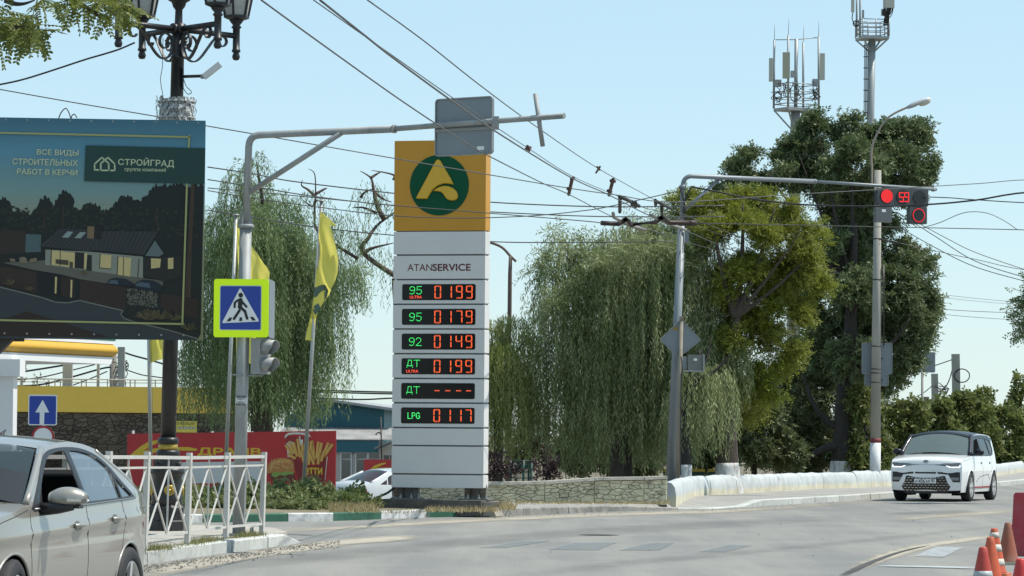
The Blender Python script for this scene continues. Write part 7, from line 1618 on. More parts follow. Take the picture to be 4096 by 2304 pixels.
io = {round(p[0], 3): i for i, p in enumerate(up1)}
def idx(x): return min(range(len(up1)), key=lambda i: abs(up1[i][0] - x) + (0 if up1[i][1] > .7 else 9))
i_cowl, i_roof, i_rg, i_tr = idx(.98), idx(.22), idx(-.95), idx(-1.68)
J.strip(0, i_cowl, lambda t: .1 - .06 * t, Mbeige, 'bonnet'); J.strip(i_cowl, i_roof, lambda t: .1 - .05 * t, Gw, 'windscreen', .05); J.strip(i_roof, i_rg, .05, Mbeige, 'roof'); J.strip(i_rg, i_tr, .06, Gd, 'rear_screen', .05); J.strip(i_tr, len(up1) - 1, lambda t: .04 + .08 * t, Mbeige, 'boot')
# windscreen pillars
for sg in (1, -1):
    for a, b in (((.98, 1.0), (.22, 1.37)), ((-.95, 1.345), (-1.68, 1.055))):
        q = [(a[0] + (b[0] - a[0]) * t, sg * (J.Y(a[0] + (b[0] - a[0]) * t, a[1] + (b[1] - a[1]) * t) - .02), a[1] + (b[1] - a[1]) * t + .004) for t in [k / 6 for k in range(7)]]; MB().tube(q, .026, 8).local('pillar', Mbeige, J.o)
J.strip(i_cowl, i_cowl + 1, .09, Mtrim, 'windscreen_seal', .06, .006)
Mseam = mat('panel gap', (0.02, 0.02, 0.02), .8)
for pl in ([(.98, .96), (1.0, .8), (.97, .5), (.92, .26)], [(-.27, .99), (-.29, .7), (-.28, .4), (-.27, .26)], [(-1.14, 1.0), (-1.2, .8), (-1.1, .62), (-.97, .45), (-.95, .3)], [(.92, .26), (-.95, .28)], [(2.0, .78), (1.5, .895), (1.02, .965)]): J.sline(pl, .0035, Mseam, 'panel_gap', -.001)
for hx in (.05, -.86):
    hz_ = .835 if hx > 0 else .862
    J.side([circ(hx - .06, hz_, .075, 16, .035)], .0015, mat('handle recess', (.1, .097, .09), .5), 'handle_recess', .05)
    for sg in (1, -1):
        y = sg * (J.Y(hx - .08, hz_) + .03); h = MB(); h.tube(spline([(hx + .04, sg * (J.Y(hx, hz_) + .004), hz_), (hx - .01, y, hz_ + .006), (hx - .11, y, hz_ + .008), (hx - .17, sg * (J.Y(hx - .17, hz_) + .004), hz_ + .006)], 4), .017, 8); h.local('door_handle', Mbeige, J.o)
for sg in (1, -1):
    by = J.Y(.72, .97); mr_ = MB(); vs, fs = [], []; n, m_ = 14, 10
    for i in range(m_ + 1):
        t = i / m_; y = sg * (by + .05 + .25 * t); e = math.sin(math.pi * (.08 + .88 * t)) ** .5
        for j in range(n): a = 2 * math.pi * j / n; vs.append((.70 + .085 * math.cos(a) * e - .05 * t, y, 1.035 + (.085 if math.sin(a) > 0 else .055) * math.sin(a) * e))
    for i in range(m_):
        for j in range(n): a, b = i * n + j, i * n + (j + 1) % n; fs.append((a, b, b + n, a + n))
    mr_.add(vs, fs + [tuple(range(n)), tuple(m_ * n + j for j in reversed(range(n)))], True); mo = mr_.local('mirror', Mbeige, J.o)
    MB().tube([(.75, sg * by, .965), (.73, sg * (by + .12), .975), (.7, sg * (by + .22), .985)], [.045, .04, .025], 8).local('mirror_foot', Mtrim, J.o)
    MB().box((.66, sg * (by + .16), .982), (.1, .2, .02)).local('mirror_base', Mtrim, J.o)
    MB().box((.765, sg * (by + .24), 1.03), (.03, .09, .02)).local('indicator', Mchrome, J.o)
# cabin: floor tub, seats, dash, wheel
MB().box((-.35, 0, .6), (2.6, 1.55, .72)).local('cabin_tub', Mint, J.o)
for sy in (.38, -.38):
    MB().box((-.02, sy, 1.0), (.14, .42, .45), (1, 0, -.25), uz=(.25, 0, 1)).local('seat_back', Mint, J.o); MB().box((-.14, sy, 1.27), (.09, .24, .16)).local('head_rest', Mint, J.o)
MB().box((-1.0, 0, 1.0), (.16, 1.3, .4), (1, 0, -.3), uz=(.3, 0, 1)).local('rear_seat', Mint, J.o); MB().box((.78, 0, .96), (.5, 1.4, .1)).local('dashboard', Mint, J.o)
MB().tube([(.42 + .06 * math.sin(a), .38 + .18 * math.cos(a), 1.0 + .17 * math.sin(a)) for a in [k * .3927 for k in range(17)]], .015, 6).local('steering_wheel', Mint, J.o)
MB().box((0, 0, .2), (4.2, 1.5, .1)).local('underbody', Mwell, J.o)
J.wells()
for x in (1.325, -1.325):
    for y in (.79, -.79): wheel(J.o, x, y, .325, .205, 5, .225, R(6) if x > 0 else 0)
for sg in (1, -1): 
    J.side([[(-1.9, .93), (-1.85, .82), (-1.95, .76), (-2.15, .8), (-2.1, .93)]], .004, mat('tail lamp red', (.3, .01, .012), .15, coat=1), 'tail_lamp', .06, sides=(sg,)); J.side([[(2.14, .7), (1.75, .78), (1.72, .68), (2.12, .58)]], .004, mat('head lamp', (.5, .52, .53), .1, coat=1), 'head_lamp', .06, sides=(sg,))
MB().tube([(-.9, 0, 1.455), (-1.02, 0, 1.5)], [.02, .006], 6).local('roof_aerial', Mtrim, J.o)
# ------------------------------------------------------------------ white two-tone crossover
Mkw = paintmat('white car paint', (0.74, 0.75, 0.75), 0, .3); Mkb = mat('black car paint', (0.01, 0.013, 0.02), .4, coat=.15, spec=.3)
f1, r1 = gp(3862, 2006, 0), gp(3962, 2000, 0); hk_ = Vector((-.338, -.941, 0)); lk = Vector((-hk_.y, hk_.x, 0)); kmid = f1 - hk_ * 1.3 - lk * .76
upk = [(p.x, p.z) for p in spline([(2.06, 0, .27), (2.1, 0, .45), (2.1, 0, .66), (2.08, 0, .86), (1.99, 0, .965), (1.6, 0, 1.03), (1.16, 0, 1.075)], 4)] + [(.86, 1.31), (.6, 1.5)] + [(p.x, p.z) for p in spline([(.52, 0, 1.535), (.1, 0, 1.575), (-.5, 0, 1.585), (-1.2, 0, 1.565), (-1.72, 0, 1.51)], 4)] + [(-1.86, 1.42), (-1.95, 1.15), (-2.04, .95), (-2.06, .6), (-2.0, .3)]
K = Car('crossover_car', 'white boxy crossover with black roof and honeycomb grille on the road', (kmid.x, kmid.y, 0), math.atan2(hk_.y, hk_.x),
        dict(outline=upk, paint=Mkw, W=.9, fx=1.2, xf=2.12, ft=.055, rx=-1.3, xr=-2.06, rt=.1, belt=lambda x: 1.06, zm=.7, tuck=.03, shoulder=.04, tumble=.2, tumble2=.12, xa=1.3, zw=.345, ar=.385))
k1 = [(.93, 1.085), (.62, 1.34), (.47, 1.44), (.05, 1.485), (.02, 1.08)]; k2 = [(-.06, 1.08), (-.03, 1.487), (-.6, 1.485), (-.82, 1.47), (-1.0, 1.1)]; k3 = [(-1.07, 1.11), (-.9, 1.468), (-1.22, 1.45), (-1.36, 1.4), (-1.42, 1.2), (-1.3, 1.12)]
K.side(sidebody(K, .22, upk, [k1, k2, k3]), 0, Mkw, 'body_side', .07)
blk = [(1.15, 1.065), (.86, 1.305), (.58, 1.505), (.45, 1.545), (.1, 1.565), (-.5, 1.572), (-1.2, 1.555), (-1.7, 1.5), (-1.6, 1.44), (-1.44, 1.4), (-1.46, 1.2), (-1.32, 1.09), (-1.05, 1.065)]
K.side([blk, k1, k2, k3], .004, Mkb, 'greenhouse', .07); K.side([k2], -.006, Gd, 'rear_window', .1); K.side([k3], -.006, Gd, 'quarter_window', .1); K.side([k1], -.006, Gd, 'front_window', .1, sides=(-1,))
def idk(x): return min(range(len(upk)), key=lambda i: abs(upk[i][0] - x) + (0 if upk[i][1] > .9 else 9))
kc, kr, kb_ = idk(1.16), idk(.52), idk(-1.72); kh = min(range(len(upk)), key=lambda i: abs(upk[i][1] - .93) + (0 if upk[i][0] > 1 else 9))
K.strip(0, kh, .09, Mkw, 'bumper'); K.strip(kh - 1, kc, lambda t: .09 - .045 * t, Mkw, 'bonnet'); K.strip(kc, kr, .1, glassmat('pale windscreen', (.12, .155, .145), .03, .8), 'windscreen', .07); K.strip(kr, kb_, lambda t: .1 - .04 * t, Mkb, 'roof'); K.strip(kb_, len(upk) - 1, .06, Mkw, 'tailgate')
K.strip(kr - 1, kr + 1, .105, Mkb, 'roof_front_edge', .0, .004)
for sg in (1, -1):
    q = [(1.16 + (.52 - 1.16) * t, sg * (K.Y(1.16 - .64 * t, 1.075 + .46 * t) - .03), 1.075 + .46 * t + .012) for t in [k / 6 for k in range(7)]]; MB().tube(q, .045, 8).local('pillar', Mkb, K.o)
def kx(z): return lerp1(z, [p[1] for p in upk[:kh + 1]], [p[0] for p in upk[:kh + 1]])
def front(loops, off, mt, nm, grid=.06, smooth=True):
    def f(y, z): xo = kx(z); ye = K.Y(xo, z); y = y * ye / .885; return (xo + .09 * (1 - min(1, abs(y) / ye) ** 2.2) + off, y, z)
    return patch(loops, f, grid, smooth=smooth).local(nm, mt, K.o)
mir = lambda pl: [(-y, z) for y, z in pl]
front([[(-.62, .35), (-.48, .605), (.48, .605), (.62, .35), (.55, .225), (-.55, .225)]], .006, Mtrim, 'grille')
front([[(-.6, .225), (.6, .225), (.5, .19), (-.5, .19)]], .008, Mtrim, 'lower_lip')
gch = MB()
for r_ in range(6):
    for c_ in range(-6, 7):
        y, z = c_ * .088 + (.044 if r_ % 2 else 0), .26 + r_ * .058; lim = lerp1(z, (.225, .35, .605), (.52, .58, .45))
        if abs(y) > lim or (abs(y) < .3 and .405 < z < .545): continue
        xo = kx(z) + .09 * (1 - (abs(y) / .88) ** 2.2) + .012
        for sg in (-1, 1): gch.bar((xo, y, z), (xo, y + sg * .028, z + .016), .012, .009)
stuff(gch.local('grille_pattern', Mchrome, K.o))
slot = [(-.27, .695), (.27, .695), (.25, .655), (-.25, .655)]; front([slot], .006, Mtrim, 'air_slot')
fog = [(.3, .695), (.84, .695), (.855, .46), (.68, .46), (.56, .635), (.3, .655)]
for f_ in (fog, mir(fog)): front([f_], .006, Mtrim, 'fog_recess'); 
for sg in (1, -1): front([[(sg * .6, .57), (sg * .82, .57), (sg * .83, .5), (sg * .66, .5)]], .014, mat('fog lamp', (.2, .21, .22), .15), 'fog_lamp')
front([[(-.5, .895), (.5, .895), (.5, .835), (-.5, .835)]], .006, Mtrim, 'upper_grille'); front([[(-.5, .872), (.5, .872), (.5, .862), (-.5, .862)]], .01, Mchrome, 'grille_bar')
hl_ = [(.44, .895), (.86, .915), (.845, .8), (.6, .795), (.5, .835)]
for sg in (1, -1):
    front([[(sg * y, z) for y, z in hl_]], .009, mat('smoked head lamp', (.12, .125, .13), .1, coat=1), 'head_lamp')
    front([[(sg * y, z) for y, z in ((.5, .84), (.6, .798), (.845, .8), (.852, .86), (.835, .86), (.825, .822), (.615, .818), (.53, .845))]], .014, mat('running light', (.8, .8, .8), .3, emit=(1, 1, 1), estr=1.2), 'running_light', .05)
pl_ = MB(); xp = kx(.48) + .112
pf = lambda u, v, o: Vector((xp + o - .03 * abs(u) * 0, u, v))
MB().prism([(-.26, .425), (.26, .425), (.26, .537), (-.26, .537)], lambda u, v, o: Vector((xp + o, u, v)), .012, 0).local('number_plate', Mretw, K.o)
tpl = MB()
for s_, a, b, h0, h1 in (('Р', -.225, -.18, .442, .50), ('456', -.155, -.005, .442, .522), ('КР', .02, .115, .442, .50), ('82', .155, .225, .47, .525)): text_mb(s_, pf, a, h0, b, h1, .014, .02, tpl)
tpl.add([pf(.142, .43, .014), pf(.146, .43, .014), pf(.146, .532, .014), pf(.142, .532, .014)], [(0, 1, 2, 3)])
for a in ((-.255, .43, .255, .433), (-.255, .529, .255, .532)): tpl.add([pf(a[0], a[1], .014), pf(a[2], a[1], .014), pf(a[2], a[3], .014), pf(a[0], a[3], .014)], [(0, 1, 2, 3)])
text_mb('RUS', pf, .16, .445, .2, .46, .014, 0, tpl); tpl.local('plate_text', Mink, K.o)
xe = lerp1(.945, [p[1] for p in upk[:kh + 4]], [p[0] for p in upk[:kh + 4]]) + .125
ef = lambda u, v, o: Vector((xe + o - (v - .945) * .8, u, v))
MB().prism(circ(0, .945, .065, 24, .03), ef, .006, 0).local('emblem', Mtrim, K.o); em = text_mb('KIA', ef, -.042, .931, .042, .959, .008); patch([circ(0, .945, .065, 24, .03), circ(0, .945, .056, 24, .023)], lambda u, v: ef(u, v, .008), smooth=False, mb=em); em.local('emblem_letters', Mchrome, K.o)
for pl in ([(1.02, 1.05), (1.0, .8), (.93, .5), (.86, .3)], [(-.02, 1.06), (-.04, .6), (-.03, .3)], [(-1.05, 1.06), (-1.1, .8), (-.95, .55), (-.9, .35)], [(.85, .29), (-.88, .3)], [(1.98, .955), (1.5, .985), (1.1, 1.03)]): K.sline(pl, .004, Mseam, 'panel_gap', -.001)
K.side([[(.82, .345), (-.86, .345), (-.86, .31), (.82, .31)]], .006, mat('red side stripe', (.3, .02, .02), .5), 'sill_stripe', .1); K.sline([(.7, .46), (.3, .58), (-.6, .63), (-.8, .5)], .006, Mseam, 'door_crease', 0)
for hx in (.12, -.86): K.side([circ(hx, .9, .07, 14, .03)], .004, Mtrim, 'door_handle', .05)
for sg in (1, -1):
    by = K.Y(.85, 1.1); MB().sphere((.83, sg * (by + .14), 1.16), .1, 14, 8, (.75, 1.15, .8)).local('mirror', Mkb, K.o); MB().bar((.88, sg * (by - .03), 1.1), (.84, sg * (by + .1), 1.13), .06, .05).local('mirror_arm', Mtrim, K.o)
MB().box((-.4, 0, .65), (2.9, 1.5, .8)).local('cabin_tub', Mint, K.o); MB().box((0, 0, .24), (3.9, 1.45, .1)).local('underbody', Mwell, K.o)
for sy in (.38, -.38): MB().box((-.1, sy, 1.15), (.12, .42, .4)).local('seat_back', Mint, K.o); MB().box((-.15, sy, 1.4), (.08, .24, .14)).local('head_rest', Mint, K.o)
MB().box((.95, 0, 1.03), (.4, 1.4, .08)).local('dashboard', Mint, K.o); MB().box((.66, 0, 1.45), (.03, .22, .06)).local('rear_view_mirror', Mint, K.o)
MB().tube([(.5 + .06 * math.sin(a), .38 + .18 * math.cos(a), 1.08 + .17 * math.sin(a)) for a in [k * .3927 for k in range(17)]], .015, 6).local('steering_wheel', Mint, K.o)
K.wells()
for x in (1.3, -1.3):
    for y in (.8, -.8): wheel(K.o, x, y, .345, .215, 5, .235, R(0), None, True)
# ------------------------------------------------------------------ pale parked saloon in the yard
Mpw = paintmat('pale car paint', (0.55, 0.57, 0.57), .1, .35)
hs_ = Vector((.76, .65, 0)); rr0 = Vector((at(1395, 1950, 95).x, 95.0, GZ)); cs5 = rr0 + hs_ * 1.9
S = Car('sedan_car', 'pale older saloon parked in the yard behind the price sign', (cs5.x, cs5.y, GZ), math.atan2(hs_.y, hs_.x),
        dict(outline=up1, paint=Mpw, W=.84, fx=1.1, xf=2.24, ft=.2, rx=-1.3, xr=-2.4, rt=.12, belt=lambda x: .97, zm=.6, tuck=.05, shoulder=.04, tumble=.36, tumble2=.2, xa=1.3, zw=.3, ar=.34))
S.side(sidebody(S, .2, up1, [w1, w2, w3]), 0, Mpw, 'body_side', .1); S.side([w1], -.006, Gd, 'front_window', .1); S.side([w2], -.006, Gd, 'rear_window', .1); S.side([w3], -.006, Gd, 'quarter_window', .1)
S.strip(0, i_cowl, .06, Mpw, 'bonnet'); S.strip(i_cowl, i_roof, .07, Gd, 'windscreen', .04); S.strip(i_roof, i_rg, .05, Mpw, 'roof'); S.strip(i_rg, i_tr, .08, Gd, 'rear_screen', .1); S.strip(i_tr, len(up1) - 1, .07, Mpw, 'boot')
for sg in (1, -1): MB().tube([(-.95 + (-.73) * t, sg * (S.Y(-.95 - .73 * t, 1.365 - .3 * t) - .05), 1.365 - .3 * t - .01) for t in [k / 6 for k in range(7)]], .045, 8).local('pillar', Mpw, S.o)
for hx in (.05, -.86): S.side([circ(hx, .83, .06, 12, .025)], .006, Mtrim, 'door_handle', .05)
for sg in (1, -1): S.side([[(-1.9, .93), (-1.85, .82), (-1.95, .76), (-2.15, .8), (-2.1, .93)]], .004, mat('tail lamp red', (.3, .01, .012)), 'tail_lamp', .06, sides=(sg,))
MB().box((-.35, 0, .6), (2.4, 1.4, .7)).local('cabin_tub', Mint, S.o); S.wells()
for x in (1.3, -1.3):
    for y in (.74, -.74): wheel(S.o, x, y, .3, .19, 5, .2)
# ================================================================== trees and shrubs
VPX = 1.59006
def V3(a): return np.array([a.x, a.y, a.z])
def leaf_quads(p, ax, side, l, w):
    """kite-shaped leaves: base p, direction ax, half width along side"""
    a = p; b = p + ax * (l * .45)[:, None] + side * (w / 2)[:, None]; c = p + ax * l[:, None]; d = p + ax * (l * .45)[:, None] - side * (w / 2)[:, None]
    return np.stack([a, b, c, d], 1).reshape(-1, 3)
def unit(v): return v / np.maximum(np.linalg.norm(v, axis=1, keepdims=True), 1e-9)
def lobe3(lb, d):
    px, py, rx, ry = [q * VPX for q in lb[:4]]; do = lb[4] if len(lb) > 4 else 0.0
    c = at(px, py, d + do); k = (d + do) / FPX; return V3(c), rx * k, ry * k
def sph(rg, n):
    v = rg.normal(size=(n, 3)); return unit(v)
def willow_leaves(lobes, d, dens, rg, step=.05, ll=(.09, .15), lw=(.016, .024), shell=.55):
    out = []
    for lb in lobes:
        c, rx, rz = lobe3(lb, d); bot = V3(at(lb[0] * VPX, lb[5] * VPX, d))[2] if len(lb) > 5 else c[2] - 2; ry = rx * .85; n = int(dens * rx * ry * 4)
        u = sph(rg, n); u[:, 2] = np.where(rg.random(n) < .8, np.abs(u[:, 2]), u[:, 2]); r = rg.uniform(shell, 1.0, n)[:, None]; s = c + u * np.array([rx, ry, rz]) * r
        full = np.maximum(s[:, 2] - bot, .3); L = full * rg.uniform(.25, 1.0, n) ** .8; L = np.minimum(L, 4.5)
        for i in range(n):
            m = max(4, int(L[i] / step)); t = np.linspace(0, L[i], m); o = u[i].copy(); o[2] = 0; o = o / max(np.linalg.norm(o), .2)
            ph = rg.uniform(0, 6.28, 2); P = np.zeros((m, 3)); k = .28 * (1 - np.exp(-t * 1.6))
            P[:, 0] = s[i, 0] + o[0] * k + .05 * np.sin(t * 2 + ph[0]); P[:, 1] = s[i, 1] + o[1] * k + .05 * np.sin(t * 2.3 + ph[1]); P[:, 2] = s[i, 2] - t + .12 * np.exp(-t * 3) * np.sin(np.minimum(t * 3, 3))
            out.append(P)
    P = np.concatenate(out); n = len(P); az = rg.uniform(0, 6.28, n); sp = rg.uniform(.15, .95, n)
    ax = unit(np.stack([np.cos(az) * sp, np.sin(az) * sp, -np.ones(n)], 1)); sd = unit(np.cross(ax, sph(rg, n)))
    return leaf_quads(P + rg.normal(0, .012, (n, 3)), ax, sd, rg.uniform(*ll, n), rg.uniform(*lw, n))
def broad_leaves(lobes, d, dens, rg, ll=(.07, .12), lw=(.03, .045), twig=.28, per=12, shell=.5, gap=.45, droop=.2, flat=.9, clump=.0):
    out = []
    for lb in lobes:
        c, rx, rz = lobe3(lb, d); rx, rz = max(rx - twig * .4, rx * .5), max(rz - twig * .4, rz * .5); ry = rx * flat; vol = (rx * ry + rx * rz + ry * rz) / 3 * 12.6; n = int(dens * vol * (lb[6] if len(lb) > 6 else 1))
        # clumps: points gather round random knots so that gaps open between them
        kn = max(6, int(vol * 1.6)); kc = sph(rg, kn) * (rg.uniform(shell, 1.0, kn) ** .7)[:, None]
        w = rg.integers(0, kn, n); q = kc[w] + rg.normal(0, .17 / max(rx, .4) ** .5, (n, 3)) * (1 - clump * .5)
        s = c + q * np.array([rx, ry, rz]); o = unit(q); dr = unit(o + rg.normal(0, .55, (n, 3)) + np.array([0, 0, .25 - droop]))
        m = per; t = np.tile(np.linspace(.1, 1, m), n); tl = np.repeat(rg.uniform(.6, 1.2, n) * twig, m)
        P = np.repeat(s, m, 0) + np.repeat(dr, m, 0) * (t * tl)[:, None]; P[:, 2] -= (t ** 2) * tl * droop
        sidev = unit(np.cross(np.repeat(dr, m, 0), np.repeat(sph(rg, n), m, 0))); sg = np.tile(np.where(np.arange(m) % 2 == 0, 1., -1.), n)
        ax = unit(np.repeat(dr, m, 0) * .55 + sidev * sg[:, None] * .8 + rg.normal(0, .25, (n * m, 3)) + np.array([0, 0, -droop])); sd = unit(np.cross(ax, np.cross(np.repeat(dr, m, 0), sidev) + rg.normal(0, .5, (n * m, 3)) + 1e-6)); sd = unit(np.cross(ax, unit(np.cross(sidev, np.repeat(dr, m, 0)) + rg.normal(0, .45, (n * m, 3)))))
        out.append(leaf_quads(P, ax, sd, rg.uniform(*ll, n * m), rg.uniform(*lw, n * m)))
    return np.concatenate(out)
def bark(name, col): return mat(name, col, .95, var=.35, vscale=4, bump=.9, bscale=14, stretch=(1.6, 1.6, .35))
Mbark = bark('grey brown bark', (0.065, 0.052, 0.042)); Mbark2 = bark('dark bark', (0.035, 0.029, 0.025)); Mlime = mat('limewashed bark', (0.58, 0.58, 0.56), .9, var=.2, vscale=4, bump=.9, bscale=14, dirt=(.09, .08, .07), dscale=9, dth=.6, stretch=(1.6, 1.6, .3))
def rough_tube(mb, pts, rs, n=12, seed=1, amp=.12):
    rg_ = random.Random(seed); k0 = len(mb.v); mb.tube(pts, rs, n); ph = [rg_.uniform(0, 6) for _ in range(4)]
    P = [Vector(p) for p in pts]
    for i in range(len(pts)):
        for j in range(n):
            v = Vector(mb.v[k0 + i * n + j]); c = P[i]; f = 1 + amp * (math.sin(3 * 6.283 * j / n + ph[0] + i * .3) * .5 + math.sin(5 * 6.283 * j / n + ph[1] - i * .5) * .5); mb.v[k0 + i * n + j] = tuple(c + (v - c) * f)
    return mb
def tree(name, label, base_px, d, trunk, r, limbs, leaves, lmat, bmat=Mbark, group=None, lime=None, z0=None):
    """trunk: list of V-pixels from the ground up; limbs: lists of (Vx,Vy,doff) ; leaves: vertex array"""
    b = at(base_px[0] * VPX, base_px[1] * VPX, d)
    if z0 is not None: b.z = z0
    o = thing(name, label, 'tree' if 'shrub' not in name else 'shrub', b, group=group)
    pts = [b] + [at(x * VPX, y * VPX, d) for x, y in trunk]; P = spline(pts, 5); n = len(P)
    if r: 
        rs = [r * (1.25 if i == 0 else 1.1 if i < 3 else 1 - .82 * i / n) for i in range(n)]; mb = MB(); rough_tube(mb, P, rs, 14, len(label)); mb.build('trunk', bmat, o)
        if lime: 
            q = [p for p in P if p.z < lime]; q = q + [q[-1].lerp(P[len(q)], (lime - q[-1].z) / max(P[len(q)].z - q[-1].z, 1e-3))] if len(q) < len(P) else q
            mb = MB(); rough_tube(mb, q, [rs[i] * 1.03 + .004 for i in range(len(q))], 14, len(label)); mb.build('limewash', Mlime, o)
    if limbs:
        mb = MB()
        for k, lm in enumerate(limbs):
            pp_ = spline([at(x * VPX, y * VPX, d + dd_) for x, y, dd_ in lm], 5); r0 = (r or .1) * (.34 if k < 3 else .2); rough_tube(mb, pp_, [r0 * (1 - .93 * i / (len(pp_) - 1)) + .004 for i in range(len(pp_))], 8, k)
        mb.build('limbs', bmat, o)
    lv = leaves - V3(Vector(o.location)); me = raw_mesh('crown', lv, 4, lmat); link('crown', me, o); return o
def auto_limbs(cx, cy, lobes, n=7, rg=None):
    rg = rg or random.Random(1); return [[(cx, cy, 0), ((cx + l[0]) / 2 + rg.uniform(-8, 8), (cy + l[1]) / 2 + 10, (l[4] if len(l) > 4 else 0) * .5), (l[0], l[1], l[4] if len(l) > 4 else 0)] for l in lobes[:n]]
Lwil = leafmat('willow leaf', (0.144, 0.202, 0.077), (0.278, 0.355, 0.163), (0.115, 0.173, 0.067), .4)
Lwil2 = leafmat('yellow willow leaf', (0.229, 0.273, 0.088), (0.370, 0.387, 0.141), (0.211, 0.264, 0.070), .42)
Lwil3 = leafmat('silver willow leaf', (0.17, 0.21, 0.08), (0.42, 0.46, 0.24), (0.16, 0.21, 0.075), .35)
Lash = leafmat('ash leaf', (0.090, 0.126, 0.050), (0.222, 0.264, 0.126), (0.102, 0.144, 0.055), .28, .5)
Lloc = leafmat('locust leaf', (0.15, 0.175, 0.028), (0.28, 0.295, 0.05), (0.22, 0.255, 0.032), .4, nscale=.7)
Lund = leafmat('understory leaf', (0.082, 0.108, 0.043), (0.198, 0.208, 0.090), (0.108, 0.134, 0.050), .25)
Lhed = leafmat('hedge leaf', (0.093, 0.132, 0.034), (0.233, 0.256, 0.078), (0.139, 0.155, 0.047), .35)
Lpur = leafmat('purple leaf', (0.024, 0.012, 0.014), (0.072, 0.034, 0.036), (0.036, 0.019, 0.022), .2)
Lbed = leafmat('bed shrub leaf', (0.110, 0.145, 0.050), (0.300, 0.325, 0.150), (0.150, 0.190, 0.060), .3, nscale=2)
Laca = leafmat('acacia leaf', (0.091, 0.124, 0.023), (0.195, 0.221, 0.046), (0.143, 0.169, 0.026), .4)
rg = np.random.default_rng(42)
# left weeping willow
lw = [(600, 470, 45, 75, 0, 700), (645, 405, 28, 34, -.5, 560), (560, 560, 55, 60, .5, 1040), (680, 520, 70, 55, .5, 800), (620, 600, 90, 80, -1, 1065), (710, 610, 85, 70, 0, 1075), (540, 640, 60, 60, -.6, 1060), (480, 900, 40, 50, .3, 1068), (530, 820, 60, 60, .4, 1070), (780, 660, 75, 55, .3, 1060), (850, 690, 62, 48, .2, 790), (885, 690, 35, 40, -.3, 790), (830, 760, 45, 60, -.6, 1005), (640, 760, 90, 60, -.8, 1078), (740, 780, 80, 60, 0, 1080), (600, 880, 80, 60, .5, 1080), (700, 900, 90, 60, .6, 1080)]
tree('willow_tree', 'broad weeping willow hanging over the station building behind the flags', (660, 1100), 80, [(660, 1000), (668, 850), (675, 700), (672, 600)], .3, auto_limbs(672, 640, lw, 10), np.concatenate([willow_leaves(lw, 80, 135, rg), broad_leaves([(x, y - 6, rx, ry, dd_) for x, y, rx, ry, dd_, _ in lw[:7] + lw[9:12]], 80, 40, rg, (.09, .15), (.016, .024), .5, 14, .55, droop=.45)]), Lwil, z0=-0.95)
# gnarled half bare willow behind the price sign
Zw = lambda x, y: ((900 + x / 1.809) / VPX, (300 + y / 1.809) / VPX)
gl = [[(*Zw(1300, 1500), 0), (*Zw(1000, 1290), 0), (*Zw(1045, 1170), 0), (*Zw(1110, 1080), .2), (*Zw(1220, 1000), .3), (*Zw(1330, 900), .3)], [(*Zw(1000, 1300), 0), (*Zw(1060, 1255), 0), (*Zw(1220, 1215), 0)], [(*Zw(1150, 1040), .2), (*Zw(1100, 940), 0), (*Zw(1075, 830), 0), (*Zw(1055, 745), 0), (*Zw(980, 695), -.2)], [(*Zw(1055, 745), 0), (*Zw(1100, 715), .1), (*Zw(1140, 695), .2)], [(*Zw(1080, 850), 0), (*Zw(1150, 900), .2), (*Zw(1210, 920), .3)],
      [(*Zw(960, 1330), 0), (*Zw(680, 1140), .3), (*Zw(650, 1000), .3), (*Zw(655, 880), .3), (*Zw(650, 720), .3), (*Zw(605, 680), .3)], [(*Zw(655, 880), .3), (*Zw(600, 830), .2), (*Zw(555, 800), .1), (*Zw(560, 760), .1)], [(*Zw(655, 860), .3), (*Zw(720, 825), .4), (*Zw(740, 820), .4)], [(*Zw(1100, 1000), .1), (*Zw(1000, 960), 0), (*Zw(920, 960), 0)], [(*Zw(1220, 760), .2), (*Zw(1215, 720), .2), (*Zw(1060, 690), 0)], [(*Zw(660, 900), .3), (*Zw(630, 950), .3), (*Zw(560, 900), .2)], [(*Zw(980, 890), 0), (*Zw(1010, 850), 0), (*Zw(1080, 820), 0)]]
glb = [(815, 590, 45, 40, .3, 720), (870, 600, 50, 45, 0, 680), (905, 630, 40, 35, .2, 700), (930, 480, 45, 35, .3, 560), (960, 520, 35, 40, 0, 700), (780, 500, 50, 35, .4, 640), (960, 640, 30, 30, -.3, 800), (850, 560, 60, 40, .5, 700)]
tree('willow_tree', 'gnarled half bare willow with twisted brown limbs beside the price sign emblem', (1010, 1100), 84, [(1005, 950), (1000, 800), (990, 700)], .19, gl, willow_leaves(glb, 84, 55, rg, .06), Lwil, bark('reddish bark', (0.1, 0.068, 0.055)), z0=-0.95)
# yellow green willow right of the sign
sw = [(1235, 835, 45, 40, 0, 1190), (1285, 815, 45, 35, .3, 1180), (1325, 850, 28, 32, -.2, 1080), (1260, 900, 60, 50, -.5, 1185), (1215, 880, 40, 40, .3, 1190), (1310, 930, 35, 45, .2, 1090)]
tree('willow_tree', 'yellow green weeping willow beyond the street lamp with curved arm', (1250, 1190), 82, [(1255, 1080), (1258, 950), (1265, 860)], .14, auto_limbs(1262, 900, sw, 5), willow_leaves(sw, 82, 190, rg), Lwil2, z0=-0.95)
